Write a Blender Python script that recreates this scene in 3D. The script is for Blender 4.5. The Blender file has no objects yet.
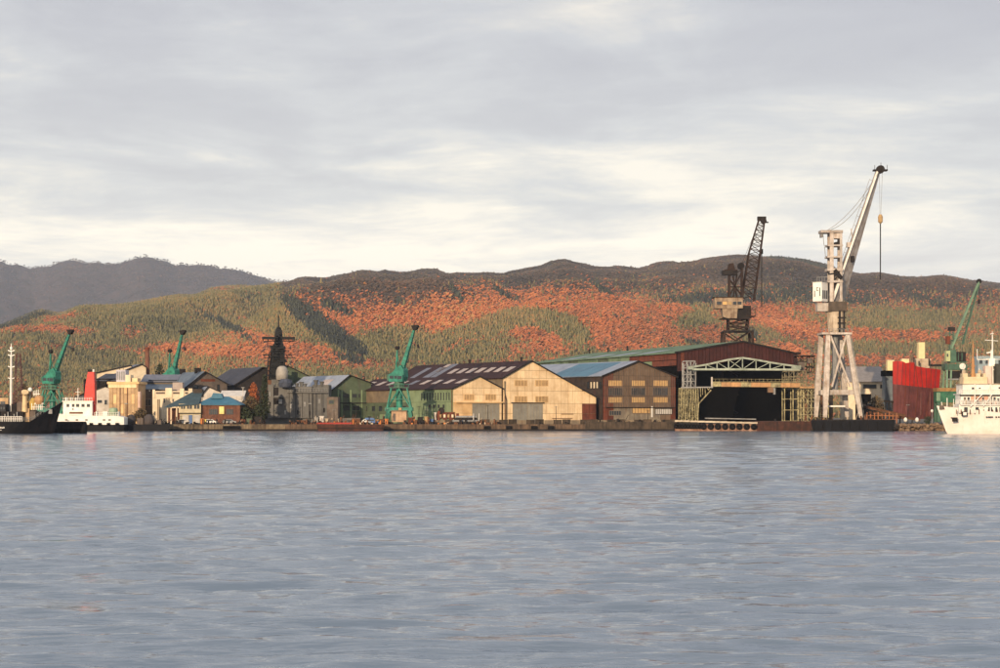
import bpy, math, random
import numpy as np
from mathutils import Vector, Matrix
random.seed(7)
sc = bpy.context.scene
COL = sc.collection
HAZE = 0.000036
F = 2000.0; HY = 414.3; CAMH = 5.0          # focal length in photo pixels, horizon row, eye height (m)

# ---------------------------------------------------------------- camera
cd = bpy.data.cameras.new('camera'); cam = bpy.data.objects.new('camera', cd); COL.objects.link(cam)
cd.sensor_width = 36; cd.lens = 72; cd.clip_start = 1; cd.clip_end = 60000
cam.location = (0, 0, CAMH); cam.rotation_euler = (math.radians(90), 0, 0)
cd.shift_y = (HY - 334) / 1000.0
sc.camera = cam

# ---------------------------------------------------------------- sun and sky
SUN_EL, SUN_AZ = math.radians(10.5), math.radians(20)      # azimuth measured left of straight behind the camera
ld = bpy.data.lights.new('sun', 'SUN'); sun = bpy.data.objects.new('sun', ld); COL.objects.link(sun)
ld.energy = 5.0; ld.angle = math.radians(0.5); ld.color = (1.0, 0.77, 0.52)
sdir = Vector((-math.sin(SUN_AZ)*math.cos(SUN_EL), -math.cos(SUN_AZ)*math.cos(SUN_EL), math.sin(SUN_EL)))   # towards the sun
sun.rotation_euler = sdir.to_track_quat('Z', 'Y').to_euler()
sun.location = (-60, -200, 200)

def N(nt, t, **kw):
    n = nt.nodes.new(t)
    for k, v in kw.items():
        if k.startswith('i_'):
            n.inputs[k[2:].replace('_', ' ')].default_value = v
        else:
            setattr(n, k, v)
    return n
def ramp(nt, fac, stops, interp='LINEAR'):
    r = nt.nodes.new('ShaderNodeValToRGB'); r.color_ramp.interpolation = interp
    e = r.color_ramp.elements
    while len(e) > 1: e.remove(e[-1])
    e[0].position = stops[0][0]; e[0].color = (*stops[0][1], 1) if len(stops[0][1]) == 3 else stops[0][1]
    for p, c in stops[1:]:
        x = e.new(p); x.color = (*c, 1)
    nt.links.new(fac, r.inputs[0]); return r.outputs[0]
def math_(nt, op, a, b=None, clamp=False):
    m = nt.nodes.new('ShaderNodeMath'); m.operation = op; m.use_clamp = clamp
    for i, v in enumerate((a, b)):
        if v is None: continue
        if isinstance(v, (int, float)): m.inputs[i].default_value = v
        else: nt.links.new(v, m.inputs[i])
    return m.outputs[0]
def mix_(nt, fac, a, b, mode='MIX'):
    m = nt.nodes.new('ShaderNodeMix'); m.data_type = 'RGBA'; m.blend_type = mode
    for i, v in ((0, fac), (6, a), (7, b)):
        if isinstance(v, (int, float)): m.inputs[i].default_value = v
        elif isinstance(v, tuple): m.inputs[i].default_value = (*v, 1)
        else: nt.links.new(v, m.inputs[i])
    return m.outputs[2]

w = bpy.data.worlds.new('World'); sc.world = w; w.use_nodes = True
nt = w.node_tree; nt.nodes.clear()
out = N(nt, 'ShaderNodeOutputWorld'); bg = N(nt, 'ShaderNodeBackground'); bg.inputs[1].default_value = 0.1
nt.links.new(bg.outputs[0], out.inputs[0])
sky = N(nt, 'ShaderNodeTexSky', sky_type='NISHITA', sun_disc=False, sun_elevation=SUN_EL, sun_rotation=math.pi + SUN_AZ)
tc = N(nt, 'ShaderNodeTexCoord'); sep = N(nt, 'ShaderNodeSeparateXYZ'); nt.links.new(tc.outputs['Generated'], sep.inputs[0])
zc = math_(nt, 'ADD', math_(nt, 'MAXIMUM', sep.outputs[2], 0.0), 0.035)
px_ = math_(nt, 'DIVIDE', sep.outputs[0], zc); py_ = math_(nt, 'DIVIDE', sep.outputs[1], zc)
cmb = N(nt, 'ShaderNodeCombineXYZ'); nt.links.new(px_, cmb.inputs[0]); nt.links.new(py_, cmb.inputs[1])
cmb.inputs[2].default_value = 4.7
mp = N(nt, 'ShaderNodeMapping'); nt.links.new(cmb.outputs[0], mp.inputs[0]); mp.inputs['Scale'].default_value = (1.0, 0.72, 1)
mp.inputs['Rotation'].default_value = (0, 0, math.radians(4))
def cn(scale, detail, rough, dist=0.0, off=0.0):
    n = N(nt, 'ShaderNodeTexNoise', noise_dimensions='3D'); n.inputs['Scale'].default_value = scale
    n.inputs['Detail'].default_value = detail; n.inputs['Roughness'].default_value = rough; n.inputs['Distortion'].default_value = dist
    a = N(nt, 'ShaderNodeVectorMath', operation='ADD'); a.inputs[1].default_value = (off, off*1.7, off)
    nt.links.new(mp.outputs[0], a.inputs[0]); nt.links.new(a.outputs[0], n.inputs['Vector']); return n.outputs[0]
big = cn(0.46, 8, 0.56, 0.5, 2.6)
fine = cn(1.5, 8, 0.62, 0.4, 7.3)
cl = math_(nt, 'ADD', math_(nt, 'MULTIPLY', big, 0.66), math_(nt, 'MULTIPLY', fine, 0.34))
# thin parts of the cloud deck let warm light through, thick parts stay lilac grey
ccol = ramp(nt, cl, [(0.36, (4.4, 4.3, 4.7)), (0.44, (5.2, 5.15, 5.4)), (0.49, (6.4, 6.4, 6.4)), (0.53, (8.4, 8.0, 7.2)), (0.59, (12.5, 11.2, 8.9))])
el = sep.outputs[2]
hz = ramp(nt, el, [(0.0, (11.0, 10.3, 9.1)), (0.088, (10.6, 10.0, 8.9)), (0.105, (7.9, 7.8, 7.4)), (0.145, (6.7, 6.7, 6.7)), (0.2, (5.0, 5.05, 5.5)), (0.35, (6.2, 6.6, 7.6)), (0.7, (6.3, 6.6, 7.5)), (1.0, (6.1, 6.5, 7.5))])
deck = mix_(nt, 0.56, hz, ccol)
deck = mix_(nt, math_(nt, 'MULTIPLY', math_(nt, 'SUBTRACT', el, 0.2, True), 1.2, True), deck, hz)
skycol = mix_(nt, 0.10, deck, sky.outputs[0])
nt.links.new(skycol, bg.inputs[0])
sc.view_settings.view_transform = 'Standard'; sc.view_settings.look = 'None'
sc.view_settings.exposure = 0.24; sc.view_settings.gamma = 1.0
sc.cycles.max_bounces = 5; sc.cycles.diffuse_bounces = 2; sc.cycles.glossy_bounces = 3
sc.cycles.transmission_bounces = 2; sc.cycles.volume_bounces = 0; sc.cycles.transparent_max_bounces = 4
sc.cycles.use_denoising = True

# ---------------------------------------------------------------- noise in python
_perm = np.random.RandomState(11).rand(256, 256)
def vnoise(x, y):
    xi = np.floor(x).astype(int); yi = np.floor(y).astype(int); fx = x - xi; fy = y - yi
    fx = fx*fx*(3-2*fx); fy = fy*fy*(3-2*fy)
    a = _perm[xi % 256, yi % 256]; b = _perm[(xi+1) % 256, yi % 256]; c = _perm[xi % 256, (yi+1) % 256]; d = _perm[(xi+1) % 256, (yi+1) % 256]
    return (a*(1-fx)+b*fx)*(1-fy) + (c*(1-fx)+d*fx)*fy
def fbm(x, y, o=5, g=0.5):
    s = 0; a = 1; t = 0
    for i in range(o):
        s = s + a*vnoise(x*2**i+17.3*i, y*2**i+5.1*i); t += a; a *= g
    return s/t
def ridged(x, y, o=4):
    s = 0; a = 1; t = 0
    for i in range(o):
        s = s + a*(1-np.abs(2*vnoise(x*2**i+9.1*i, y*2**i+3.7*i)-1)); t += a; a *= 0.5
    return s/t

# ---------------------------------------------------------------- materials
MATS = {}
def mat(name, c, c2=None, rough=0.75, metal=0.0, scale=0.6, streak=0.0, streak_col=(0.10, 0.05, 0.03), bump=0.0, spec=0.3, contrast=1.0):
    """surface with uneven paint, and rust or dirt runs down it"""
    if name in MATS: return MATS[name]
    m = bpy.data.materials.new(name); m.use_nodes = True; t = m.node_tree; b = t.nodes['Principled BSDF']
    b.inputs['Roughness'].default_value = rough; b.inputs['Metallic'].default_value = metal
    b.inputs['Specular IOR Level'].default_value = spec
    g = N(t, 'ShaderNodeNewGeometry'); n = N(t, 'ShaderNodeTexNoise'); n.inputs['Scale'].default_value = scale; n.inputs['Detail'].default_value = 6
    n.inputs['Roughness'].default_value = 0.65
    t.links.new(g.outputs['Position'], n.inputs['Vector'])
    c2 = c2 or tuple(v*0.6 for v in c)
    base = ramp(t, n.outputs[0], [(0.5-0.17/contrast, c2), (0.5+0.12/contrast, c)])
    oi = N(t, 'ShaderNodeObjectInfo')
    base = mix_(t, 1.0, base, ramp(t, oi.outputs['Random'], [(0, (0.86, 0.86, 0.87)), (1, (1.06, 1.04, 1.03))]), 'MULTIPLY')
    if streak > 0:
        mpn = N(t, 'ShaderNodeMapping'); mpn.inputs['Scale'].default_value = (1.3, 1.3, 0.12)
        t.links.new(g.outputs['Position'], mpn.inputs[0])
        n2 = N(t, 'ShaderNodeTexNoise'); n2.inputs['Scale'].default_value = 0.9; n2.inputs['Detail'].default_value = 5; n2.inputs['Roughness'].default_value = 0.7
        t.links.new(mpn.outputs[0], n2.inputs['Vector'])
        f = ramp(t, n2.outputs[0], [(0.62-0.22*streak, (0, 0, 0)), (0.80-0.2*streak, (1, 1, 1))])
        base = mix_(t, math_(t, 'MULTIPLY', f, min(1.0, 0.5+streak*0.5)), base, streak_col)
    t.links.new(base, b.inputs['Base Color'])
    if bump > 0:
        bp = N(t, 'ShaderNodeBump'); bp.inputs['Strength'].default_value = bump; bp.inputs['Distance'].default_value = 0.1
        t.links.new(n.outputs[0], bp.inputs['Height']); t.links.new(bp.outputs[0], b.inputs['Normal'])
    MATS[name] = m; return m
def glass(name='window_glass', c=(0.03, 0.035, 0.04)):
    if name in MATS: return MATS[name]
    m = bpy.data.materials.new(name); m.use_nodes = True; b = m.node_tree.nodes['Principled BSDF']
    b.inputs['Base Color'].default_value = (*c, 1); b.inputs['Roughness'].default_value = 0.15; b.inputs['Specular IOR Level'].default_value = 0.6
    MATS[name] = m; return m

# ---------------------------------------------------------------- building blocks
class MB:
    """collects boxes, bars, tubes and polygons; build() links them as ONE mesh object"""
    def __init__(s): s.v = []; s.f = []
    def add(s, vs, fs):
        k = len(s.v); s.v += [tuple(v) for v in vs]; s.f += [tuple(i+k for i in f) for f in fs]; return s
    def box(s, x0, x1, y0, y1, z0, z1):
        if x0 > x1: x0, x1 = x1, x0
        if y0 > y1: y0, y1 = y1, y0
        if z0 > z1: z0, z1 = z1, z0
        return s.add([(x0,y0,z0),(x1,y0,z0),(x1,y1,z0),(x0,y1,z0),(x0,y0,z1),(x1,y0,z1),(x1,y1,z1),(x0,y1,z1)],
                     [(0,3,2,1),(4,5,6,7),(0,1,5,4),(1,2,6,5),(2,3,7,6),(3,0,4,7)])
    def hexa(s, b, t):      # bottom four points, top four points (counter-clockwise from above)
        return s.add(list(b)+list(t), [(0,3,2,1),(4,5,6,7),(0,1,5,4),(1,2,6,5),(2,3,7,6),(3,0,4,7)])
    def bar(s, p, q, w=0.3, h=None, w2=None):
        h = h or w; p = Vector(p); q = Vector(q); d = (q-p)
        if d.length < 1e-6: return s
        d.normalize(); up = Vector((0,0,1)) if abs(d.z) < 0.9 else Vector((0,1,0))
        a = d.cross(up).normalized(); b = a.cross(d).normalized(); k2 = (w2/w) if w2 else 1.0
        vs = []
        for c, k in ((p, 1), (q, k2)):
            for sa, sb in ((-1,-1),(1,-1),(1,1),(-1,1)): vs.append(c + a*sa*w*k/2 + b*sb*h*k/2)
        return s.add(vs, [(0,1,2,3),(7,6,5,4),(0,4,5,1),(1,5,6,2),(2,6,7,3),(3,7,4,0)])
    def tube(s, p, q, r0, r1=None, n=8):
        r1 = r0 if r1 is None else r1; p = Vector(p); q = Vector(q); d = (q-p).normalized()
        up = Vector((0,0,1)) if abs(d.z) < 0.9 else Vector((0,1,0)); a = d.cross(up).normalized(); b = d.cross(a).normalized()
        vs = []
        for c, r in ((p, r0), (q, r1)):
            for i in range(n):
                t = 2*math.pi*i/n; vs.append(c + a*math.cos(t)*r + b*math.sin(t)*r)
        fs = [(i, (i+1) % n, n+(i+1) % n, n+i) for i in range(n)] + [tuple(range(n))[::-1], tuple(range(n, 2*n))]
        return s.add(vs, fs)
    def lathe(s, c, prof, n=14):    # prof: (radius, z)
        c = Vector(c); vs = []
        for r, z in prof:
            for i in range(n):
                t = 2*math.pi*i/n; vs.append((c.x+math.cos(t)*r, c.y+math.sin(t)*r, c.z+z))
        fs = []
        for j in range(len(prof)-1):
            for i in range(n): fs.append((j*n+i, j*n+(i+1) % n, (j+1)*n+(i+1) % n, (j+1)*n+i))
        fs.append(tuple(range(n))[::-1]); fs.append(tuple(range((len(prof)-1)*n, len(prof)*n)))
        return s.add(vs, fs)
    def prism(s, pts, y0, y1):      # outline in x,z (counter-clockwise seen from -y) drawn out along y
        n = len(pts); vs = [(x, y0, z) for x, z in pts] + [(x, y1, z) for x, z in pts]
        fs = [tuple(range(n)), tuple(range(n, 2*n))[::-1]] + [(i, n+i, n+(i+1) % n, (i+1) % n) for i in range(n)]
        return s.add(vs, fs)
    def prismx(s, pts, x0, x1):     # outline in y,z drawn out along x
        n = len(pts); vs = [(x0, y, z) for y, z in pts] + [(x1, y, z) for y, z in pts]
        fs = [tuple(range(n))[::-1], tuple(range(n, 2*n))] + [(i, (i+1) % n, n+(i+1) % n, n+i) for i in range(n)]
        return s.add(vs, fs)
    def slab(s, q, t):              # quad or polygon given by its top points, thickness t downwards
        n = len(q); vs = [tuple(p) for p in q] + [(p[0], p[1], p[2]-t) for p in q]
        fs = [tuple(range(n)), tuple(range(n, 2*n))[::-1]] + [(i, n+i, n+(i+1) % n, (i+1) % n) for i in range(n)]
        return s.add(vs, fs)
    def build(s, name, m, parent=None, world=False, smooth=False, kind=None, label=None):
        vs = s.v
        if world and parent is not None:
            im = root_matrix(parent).inverted(); vs = [tuple(im @ Vector(v)) for v in vs]
        me = bpy.data.meshes.new(name); me.from_pydata([tuple(v) for v in vs], [], s.f); me.update()
        if smooth: me.polygons.foreach_set('use_smooth', [True]*len(me.polygons))
        else: fix_normals(me)
        me.materials.append(m)
        o = bpy.data.objects.new(name, me); COL.objects.link(o)
        if parent is not None: o.parent = parent
        if kind: o['kind'] = kind
        if label: o['label'] = label
        return o
def fix_normals(me):
    import bmesh
    b = bmesh.new(); b.from_mesh(me); bmesh.ops.recalc_face_normals(b, faces=b.faces); b.to_mesh(me); b.free()
def root_matrix(o):
    m = Matrix.Identity(4)
    while o is not None:
        m = Matrix.Translation(o.location) @ o.rotation_euler.to_matrix().to_4x4() @ m; o = o.parent
    return m
def tag(o, label, cat, group=None, kind=None):
    o['label'] = label; o['category'] = cat
    if group: o['group'] = group
    if kind: o['kind'] = kind
    return o
def thing(name, label, cat, loc=(0,0,0), rz=0.0, group=None):
    o = bpy.data.objects.new(name, None); COL.objects.link(o); o.location = loc; o.rotation_euler = (0, 0, rz); o.empty_display_size = 1
    return tag(o, label, cat, group)
def copy_tree(o, parent=None):
    c = o.copy(); COL.objects.link(c)
    if parent is not None: c.parent = parent
    for ch in [x for x in bpy.data.objects if x.parent == o]: copy_tree(ch, c)
    return c
def again(o, name, parent, loc=None, rot=None):       # another piece sharing the mesh of the first
    c = bpy.data.objects.new(name, o.data); COL.objects.link(c); c.parent = parent
    if loc is not None: c.location = loc
    if rot is not None: c.rotation_euler = rot
    return c
def WX(px, Y): return (px-500)*Y/F
def WZ(py, Y): return CAMH-(py-HY)*Y/F
def P(px, py, Y): return Vector((WX(px, Y), Y, WZ(py, Y)))
def struct(o, kind='structure'): o['kind'] = kind; return o
def pbox(mb, px0, px1, py0, py1, Y, depth):           # box in world space whose front face spans these picture columns and rows at distance Y
    return mb.box(WX(px0, Y), WX(px1, Y), Y, Y+depth, WZ(py1, Y), WZ(py0, Y))
# ================================================================ LAND, WATER, HILLS
QY = 600.0; QZ = 2.0        # quay edge distance and height
# ---- water: one sheet, real low waves near the camera, fine ripples in the normals
def water():
    us = np.linspace(-0.42, 0.42, 400)
    ys = [12.0]
    while ys[-1] < 760:
        ys.append(ys[-1]*(1.0035 if ys[-1] < 600 else 1.02) + 0.02)
    ys = np.array(ys); U, Y = np.meshgrid(us, ys); X = U*Y*1.0
    rs = np.random.RandomState(5); Z = np.zeros_like(X)
    for lam, amp, n in ((9.0, 0.030, 10), (4.5, 0.032, 14), (2.2, 0.029, 22), (1.1, 0.018, 28)):
        for i in range(n):
            l = lam*rs.uniform(0.75, 1.35); th = math.radians(90 + rs.normal(0, 20)); k = 2*math.pi/l
            ph = k*(X*math.cos(th)+Y*math.sin(th)) + rs.uniform(0, 6.28)
            fade = np.clip(l/(np.maximum(Y, 30)*0.0125), 0, 1)**2
            Z += amp/math.sqrt(n)*1.4*np.sin(ph)*fade
    patch = 0.65 + 0.8*fbm(X/40+3, Y/60, 3)
    Z = Z*patch
    me = bpy.data.meshes.new('water'); ny, nx = X.shape
    co = np.stack([X, Y, Z], -1).reshape(-1, 3)
    idx = np.arange(ny*nx).reshape(ny, nx); q = np.stack([idx[:-1,:-1], idx[:-1,1:], idx[1:,1:], idx[1:,:-1]], -1).reshape(-1, 4)
    set_mesh(me, co, q); me.materials.append(m_water())
    o = bpy.data.objects.new('water', me); COL.objects.link(o); struct(o)
    # the calm remainder of the harbour out of view
    o2 = MB()
    o2.add([(-9000,-4000,-0.35),(9000,-4000,-0.35),(9000,760,-0.35),(-9000,760,-0.35)], [(0,1,2,3)])
    struct(o2.build('harbour_water', MATS['water'], None, smooth=True))
def set_mesh(me, co, q, smooth=True):
    n = len(co); k = q.shape[1]
    me.vertices.add(n); me.vertices.foreach_set('co', co.astype(np.float32).ravel())
    me.loops.add(q.size); me.loops.foreach_set('vertex_index', q.astype(np.int32).ravel())
    me.polygons.add(len(q)); me.polygons.foreach_set('loop_start', np.arange(0, q.size, k, dtype=np.int32))
    me.polygons.foreach_set('use_smooth', np.full(len(q), smooth)); me.update(calc_edges=True); me.validate()
def m_water():
    m = bpy.data.materials.new('water'); m.use_nodes = True; t = m.node_tree; b = t.nodes['Principled BSDF']
    b.inputs['Base Color'].default_value = (0.115, 0.155, 0.207, 1); b.inputs['Roughness'].default_value = 0.09; b.inputs['IOR'].default_value = 1.36
    g = N(t, 'ShaderNodeNewGeometry')
    h = None
    for sx, sy, sc_, amp in ((0.16, 0.9, 0.55, 0.9), (0.20, 1.0, 1.7, 0.50), (0.3, 1.0, 4.5, 0.20), (0.05, 0.35, 0.22, 1.0)):
        mpn = N(t, 'ShaderNodeMapping'); mpn.inputs['Scale'].default_value = (sx, sy, 1); mpn.inputs['Rotation'].default_value = (0, 0, sx*0.35)
        t.links.new(g.outputs['Position'], mpn.inputs[0])
        n = N(t, 'ShaderNodeTexNoise'); n.inputs['Scale'].default_value = sc_; n.inputs['Detail'].default_value = 3; n.inputs['Distortion'].default_value = 0.4
        t.links.new(mpn.outputs[0], n.inputs['Vector'])
        v = math_(t, 'MULTIPLY', n.outputs[0], amp); h = v if h is None else math_(t, 'ADD', h, v)
    bp = N(t, 'ShaderNodeBump'); bp.inputs['Strength'].default_value = 1.0; bp.inputs['Distance'].default_value = 0.17
    t.links.new(h, bp.inputs['Height']); t.links.new(bp.outputs[0], b.inputs['Normal'])
    MATS['water'] = m; return m
water()

# ---- land sheet and quay
g_ = mat('packed_earth', (0.13, 0.11, 0.09), (0.07, 0.06, 0.05), rough=0.95, scale=0.08)
lm = MB(); lm.add([(-14000, 608, QZ), (14000, 608, QZ), (14000, 26000, QZ), (-14000, 26000, QZ)], [(0,1,2,3)])
struct(lm.build('ground', g_))

# ---- hills
FRONT = [(-400,330),(-150,334),(0,324),(40,309),(60,313),(80,304),(120,303.5),(140,300),(176,293.5),(196,294),(208,288),(240,286),(272,282),(300,276),(328,278),(348,271),(362,268),(400,272),(424,269),(448,270),(464,273),(496,272),(524,267),(548,262),(564,258),(576,260),(592,266),(616,264),(640,266),(680,260),(712,257),(740,253),(760,254),(800,257),(830,264),(860,272),(880,271),(905,275),(925,274),(940,272),(960,276),(1000,284),(1080,290),(1200,296),(1500,300)]
FAR = [(-500,262),(-200,268),(-60,258),(0,261),(14,265),(32,270),(72,261),(96,264),(116,266),(136,260),(156,259.5),(176,267),(200,266),(224,270),(248,275),(268,282),(330,292),(420,300),(600,308),(1500,330)]
fx_, fy_ = np.array(FRONT).T; gx_, gy_ = np.array(FAR).T
def hill_mesh(name, xs, ys, zf, m):
    X, Y = np.meshgrid(xs, ys); Z = zf(X, Y); ny, nx = X.shape
    co = np.stack([X, Y, Z], -1).reshape(-1, 3); idx = np.arange(ny*nx).reshape(ny, nx)
    q = np.stack([idx[:-1,:-1], idx[:-1,1:], idx[1:,1:], idx[1:,:-1]], -1).reshape(-1, 4)
    me = bpy.data.meshes.new(name); set_mesh(me, co, q); me.materials.append(m)
    o = bpy.data.objects.new(name, me); COL.objects.link(o); struct(o); return o, (X, Y, Z)
YF0, YF1 = 1450.0, 5000.0
TREE_H = 9.0
def front_raw(X, Y):
    P0 = X/Y*F+500
    crest_y = YF1 + 350*(fbm(X/900+4, X*0+2, 3)-0.5)
    H = (HY - np.interp(P0, fx_, fy_))/F*crest_y + CAMH - TREE_H*0.8
    t = np.clip((Y-YF0)/(crest_y-YF0), 0, 2)
    g = np.where(t < 1, 0.25*t**1.6 + 0.75*(3*t*t-2*t**3)**1.35, np.maximum(0.0, 1-(t-1)*2.2))
    wx = X + 260*(fbm(X/700, Y/700+8, 3)-0.5) + 0.20*(Y-3000)
    spur = ridged(wx/620+1.3, Y/1700+0.4, 4)-0.55
    hill = fbm(wx/420+3, Y/620+1, 4)-0.5
    env = np.clip(4*t*(1.02-t), 0, 1)
    env2 = np.clip(t*3, 0, 1)*np.clip((1.03-t)*4, 0, 1)
    z = H*g + env2*(330*spur*(0.25+0.75*env) + 170*hill*env)
    return np.maximum(z, 1.0), P0
def make_front():
    xs = np.arange(-2600, 2601, 18.0); ys = np.arange(1400, 6000, 20.0)
    X, Y = np.meshgrid(xs, ys); Z, P0 = front_raw(X, Y)
    # keep every spur below the ridge line that rises behind it
    ang = (Z+TREE_H*0.8-CAMH)/Y; lim = (HY-np.interp(P0, fx_, fy_) + 8*(fbm(X/42+3, Y*0+1, 4)-0.5))/F
    over = ang/np.maximum(lim, 1e-3)
    near = Y < YF1*0.9
    k = np.where(near & (over > 0.93), 0.93 + 0.05*(1-np.exp(-(over-0.93)/0.05)), over)/np.maximum(over, 1e-6)
    k = np.where(over > 1.0, np.minimum(k, 1/over), k)
    Z = (ang*k)*Y + CAMH - TREE_H*0.8
    Z = np.maximum(Z, 0.8)
    return xs, ys, X, Y, Z
hx, hy, HXg, HYg, HZg = make_front()
def hz_at(x, y):
    i = np.clip((x-hx[0])/(hx[1]-hx[0]), 0, len(hx)-1.001); j = np.clip((y-hy[0])/(hy[1]-hy[0]), 0, len(hy)-1.001)
    i0 = i.astype(int); j0 = j.astype(int); a = i-i0; b = j-j0
    return (HZg[j0,i0]*(1-a)+HZg[j0,i0+1]*a)*(1-b) + (HZg[j0+1,i0]*(1-a)+HZg[j0+1,i0+1]*a)*b
forest_floor = mat('forest_floor', (0.11, 0.075, 0.05), (0.05, 0.045, 0.03), rough=1.0, scale=0.012, spec=0.0)
me = bpy.data.meshes.new('hills'); ny, nx = HXg.shape; idx = np.arange(ny*nx).reshape(ny, nx)
set_mesh(me, np.stack([HXg, HYg, HZg], -1).reshape(-1, 3), np.stack([idx[:-1,:-1], idx[:-1,1:], idx[1:,1:], idx[1:,:-1]], -1).reshape(-1, 4))
me.materials.append(forest_floor); o = bpy.data.objects.new('hills', me); COL.objects.link(o); struct(o)

def far_z(X, Y):
    P0 = X/Y*F+500; H = (HY - np.interp(P0, gx_, gy_))/F*11000 + CAMH
    t = np.clip((Y-7200)/(11000-7200), 0, 2); g = np.where(t < 1, 0.35*t + 0.65*(3*t*t-2*t**3), np.maximum(0, 1-(t-1)*2.5))
    env = np.clip(t*3, 0, 1)*np.clip((1.0-t)*5, 0, 1)
    return np.maximum(H*g + env*(170*(ridged((X+0.3*Y)/1300+5, Y/2600, 4)-0.55) + 60*(fbm(X/500, Y/500, 4)-0.5)) + 46*(fbm(X/110, Y/110, 3)-0.5)*np.clip(t*4, 0, 1) + 34*(fbm(X/48, Y/60+3, 2)-0.5)*np.clip(t*4, 0, 1), 1.0)
far_m = mat('distant_woods', (0.09, 0.065, 0.055), (0.045, 0.045, 0.04), rough=1.0, scale=0.02, spec=0.0)
o_far, _ = hill_mesh('mountains', np.arange(-4600, 4601, 20.0), np.arange(7000, 12400, 60.0), far_z, far_m)

# ---- woods: forest types in patches, with slope and cloud shade put into some
PATCH = [  # centre column, row, half width, half height, weight (positive evergreen, negative autumn leaves), tilt
 (60,352,150,16,0.9,0),(180,318,130,20,0.9,-0.06),(250,300,70,14,0.7,0),(150,303,60,8,0.6,0),(60,318,80,8,0.35,0),(300,330,60,16,0.75,0.2),
 (55,333,55,4.5,-1.4,0.05),(58,319,22,3.5,-1.1,-.1),(133,333,13,8,-1.2,-0.2),(100,350,160,4.5,-1.1,0.03),(240,353,90,5,-0.9,0.05),(170,378,200,8,0.7,0),(245,322,9,6,-0.8,0),
 (318,316,34,15,-1.3,0.45),(345,303,30,12,-0.9,0.3),(300,352,60,7,-1.1,0.25),(420,315,60,14,-1.4,0.1),(520,305,90,12,-1.2,0),(470,322,60,12,-1.0,-0.15),
 (395,338,45,12,1.4,-0.3),(470,336,60,7,1.6,-0.22),(545,326,45,8,1.3,0.25),(360,352,30,9,0.7,0),(460,356,50,10,0.9,-0.1),(500,330,50,8,1.3,-0.1),(560,330,30,14,1.3,0.5),(440,345,40,7,0.7,-0.2),(575,348,25,8,0.9,0.2),
 (535,338,28,6,-1.3,0.2),(460,349,22,4,-0.9,-0.25),(560,352,40,5,-0.6,-0.1),(620,325,60,18,-1.6,0),(650,342,80,8,-1.2,-0.1),(690,325,22,10,1.4,-0.3),(735,333,25,7,0.6,0.1),
 (790,320,60,18,-1.1,0),(760,338,24,8,1.1,0.1),(790,350,40,6,-1.1,0.2),(870,322,90,11,0.9,0),(890,335,80,6,-1.3,0.03),(900,346,110,7,0.9,0),(900,358,90,5,-0.9,0),(860,305,80,12,0.25,0),(970,330,40,30,0.35,0),
 (800,370,400,12,0.3,0),(860,298,60,9,-0.5,0.1)]
def classify(x, y, z):
    px = x/y*F+500 + 14*(fbm(x/90, y/260, 3)-0.5); py = HY-(z-CAMH)/y*F + 15*(fbm(x/150+9, y/260, 4)-0.5)
    s = np.zeros_like(px)
    for cx, cy, a, b, wt, tl in PATCH:
        dx = (px-cx)/a; dy = (py-cy-(px-cx)*tl)/b; s += wt*np.exp(-(dx*dx)**1.5*0.8-(dy*dy)**1.5*0.8)
    s += 1.4*(fbm(x/160+2, y/420, 4)-0.5)
    bare_shade = np.clip((305-8*np.exp(-((px-640)/200)**2) + np.where(px < 280, -26, 0) + 14*(fbm(x/180, y/300+5, 3)-0.5) - py)/20, -2, 2)  # upper slopes turn dark brown in place of cloud shadow
    return s, bare_shade, px, py
SHADE = [(300,312,20,8,1.2,.55),(322,330,28,11,1.3,.62),(345,348,20,7,1.2,.5),(333,307,16,5,1.1,.4),(222,326,26,4.5,1.0,.6),(458,297,10,7,.9,.8),(600,290,14,5,.8,.5),(505,300,16,4,.7,.6),(395,300,8,6,.7,.5),(730,300,60,9,.8,-.05),(860,300,70,8,.6,.1),(748,338,8,4,1.0,.3),(690,345,12,3,.8,.4),(930,300,40,8,.7,.3),(345,362,14,3,1.1,.3),(20,322,40,5,.8,-.3)]  # patches where slope shade is put in as dark cedars
def wood_mat(name, stops, patchy=0.004):
    m = bpy.data.materials.new(name); m.use_nodes = True; t = m.node_tree; b = t.nodes['Principled BSDF']
    b.inputs['Roughness'].default_value = 1.0; b.inputs['Specular IOR Level'].default_value = 0.0
    oi = N(t, 'ShaderNodeObjectInfo'); n = N(t, 'ShaderNodeTexNoise'); n.inputs['Scale'].default_value = patchy; n.inputs['Detail'].default_value = 3
    t.links.new(oi.outputs['Location'], n.inputs['Vector'])
    f = math_(t, 'ADD', math_(t, 'MULTIPLY', oi.outputs['Random'], 0.65), math_(t, 'MULTIPLY', n.outputs[0], 1.1))
    f = math_(t, 'SUBTRACT', f, 0.38)
    t.links.new(ramp(t, f, stops), b.inputs['Base Color']); MATS[name] = m; return m
M_con = wood_mat('evergreen_needles', [(0, (0.065, 0.065, 0.036)), (0.35, (0.13, 0.122, 0.062)), (0.65, (0.20, 0.17, 0.08)), (1, (0.30, 0.18, 0.08))])
M_aut = wood_mat('autumn_leaves', [(0, (0.12, 0.075, 0.05)), (0.3, (0.27, 0.115, 0.06)), (0.6, (0.44, 0.150, 0.070)), (0.9, (0.52, 0.205, 0.085)), (1, (0.48, 0.27, 0.11))])
M_cedar_shade = wood_mat('cedar_shade_needles', [(0, (0.022, 0.026, 0.024)), (0.5, (0.045, 0.05, 0.042)), (1, (0.08, 0.085, 0.06))])
M_bare_shade = wood_mat('bare_shade_branches', [(0, (0.045, 0.043, 0.040)), (0.4, (0.085, 0.074, 0.064)), (0.7, (0.125, 0.094, 0.074)), (1, (0.19, 0.115, 0.08))])
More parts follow.
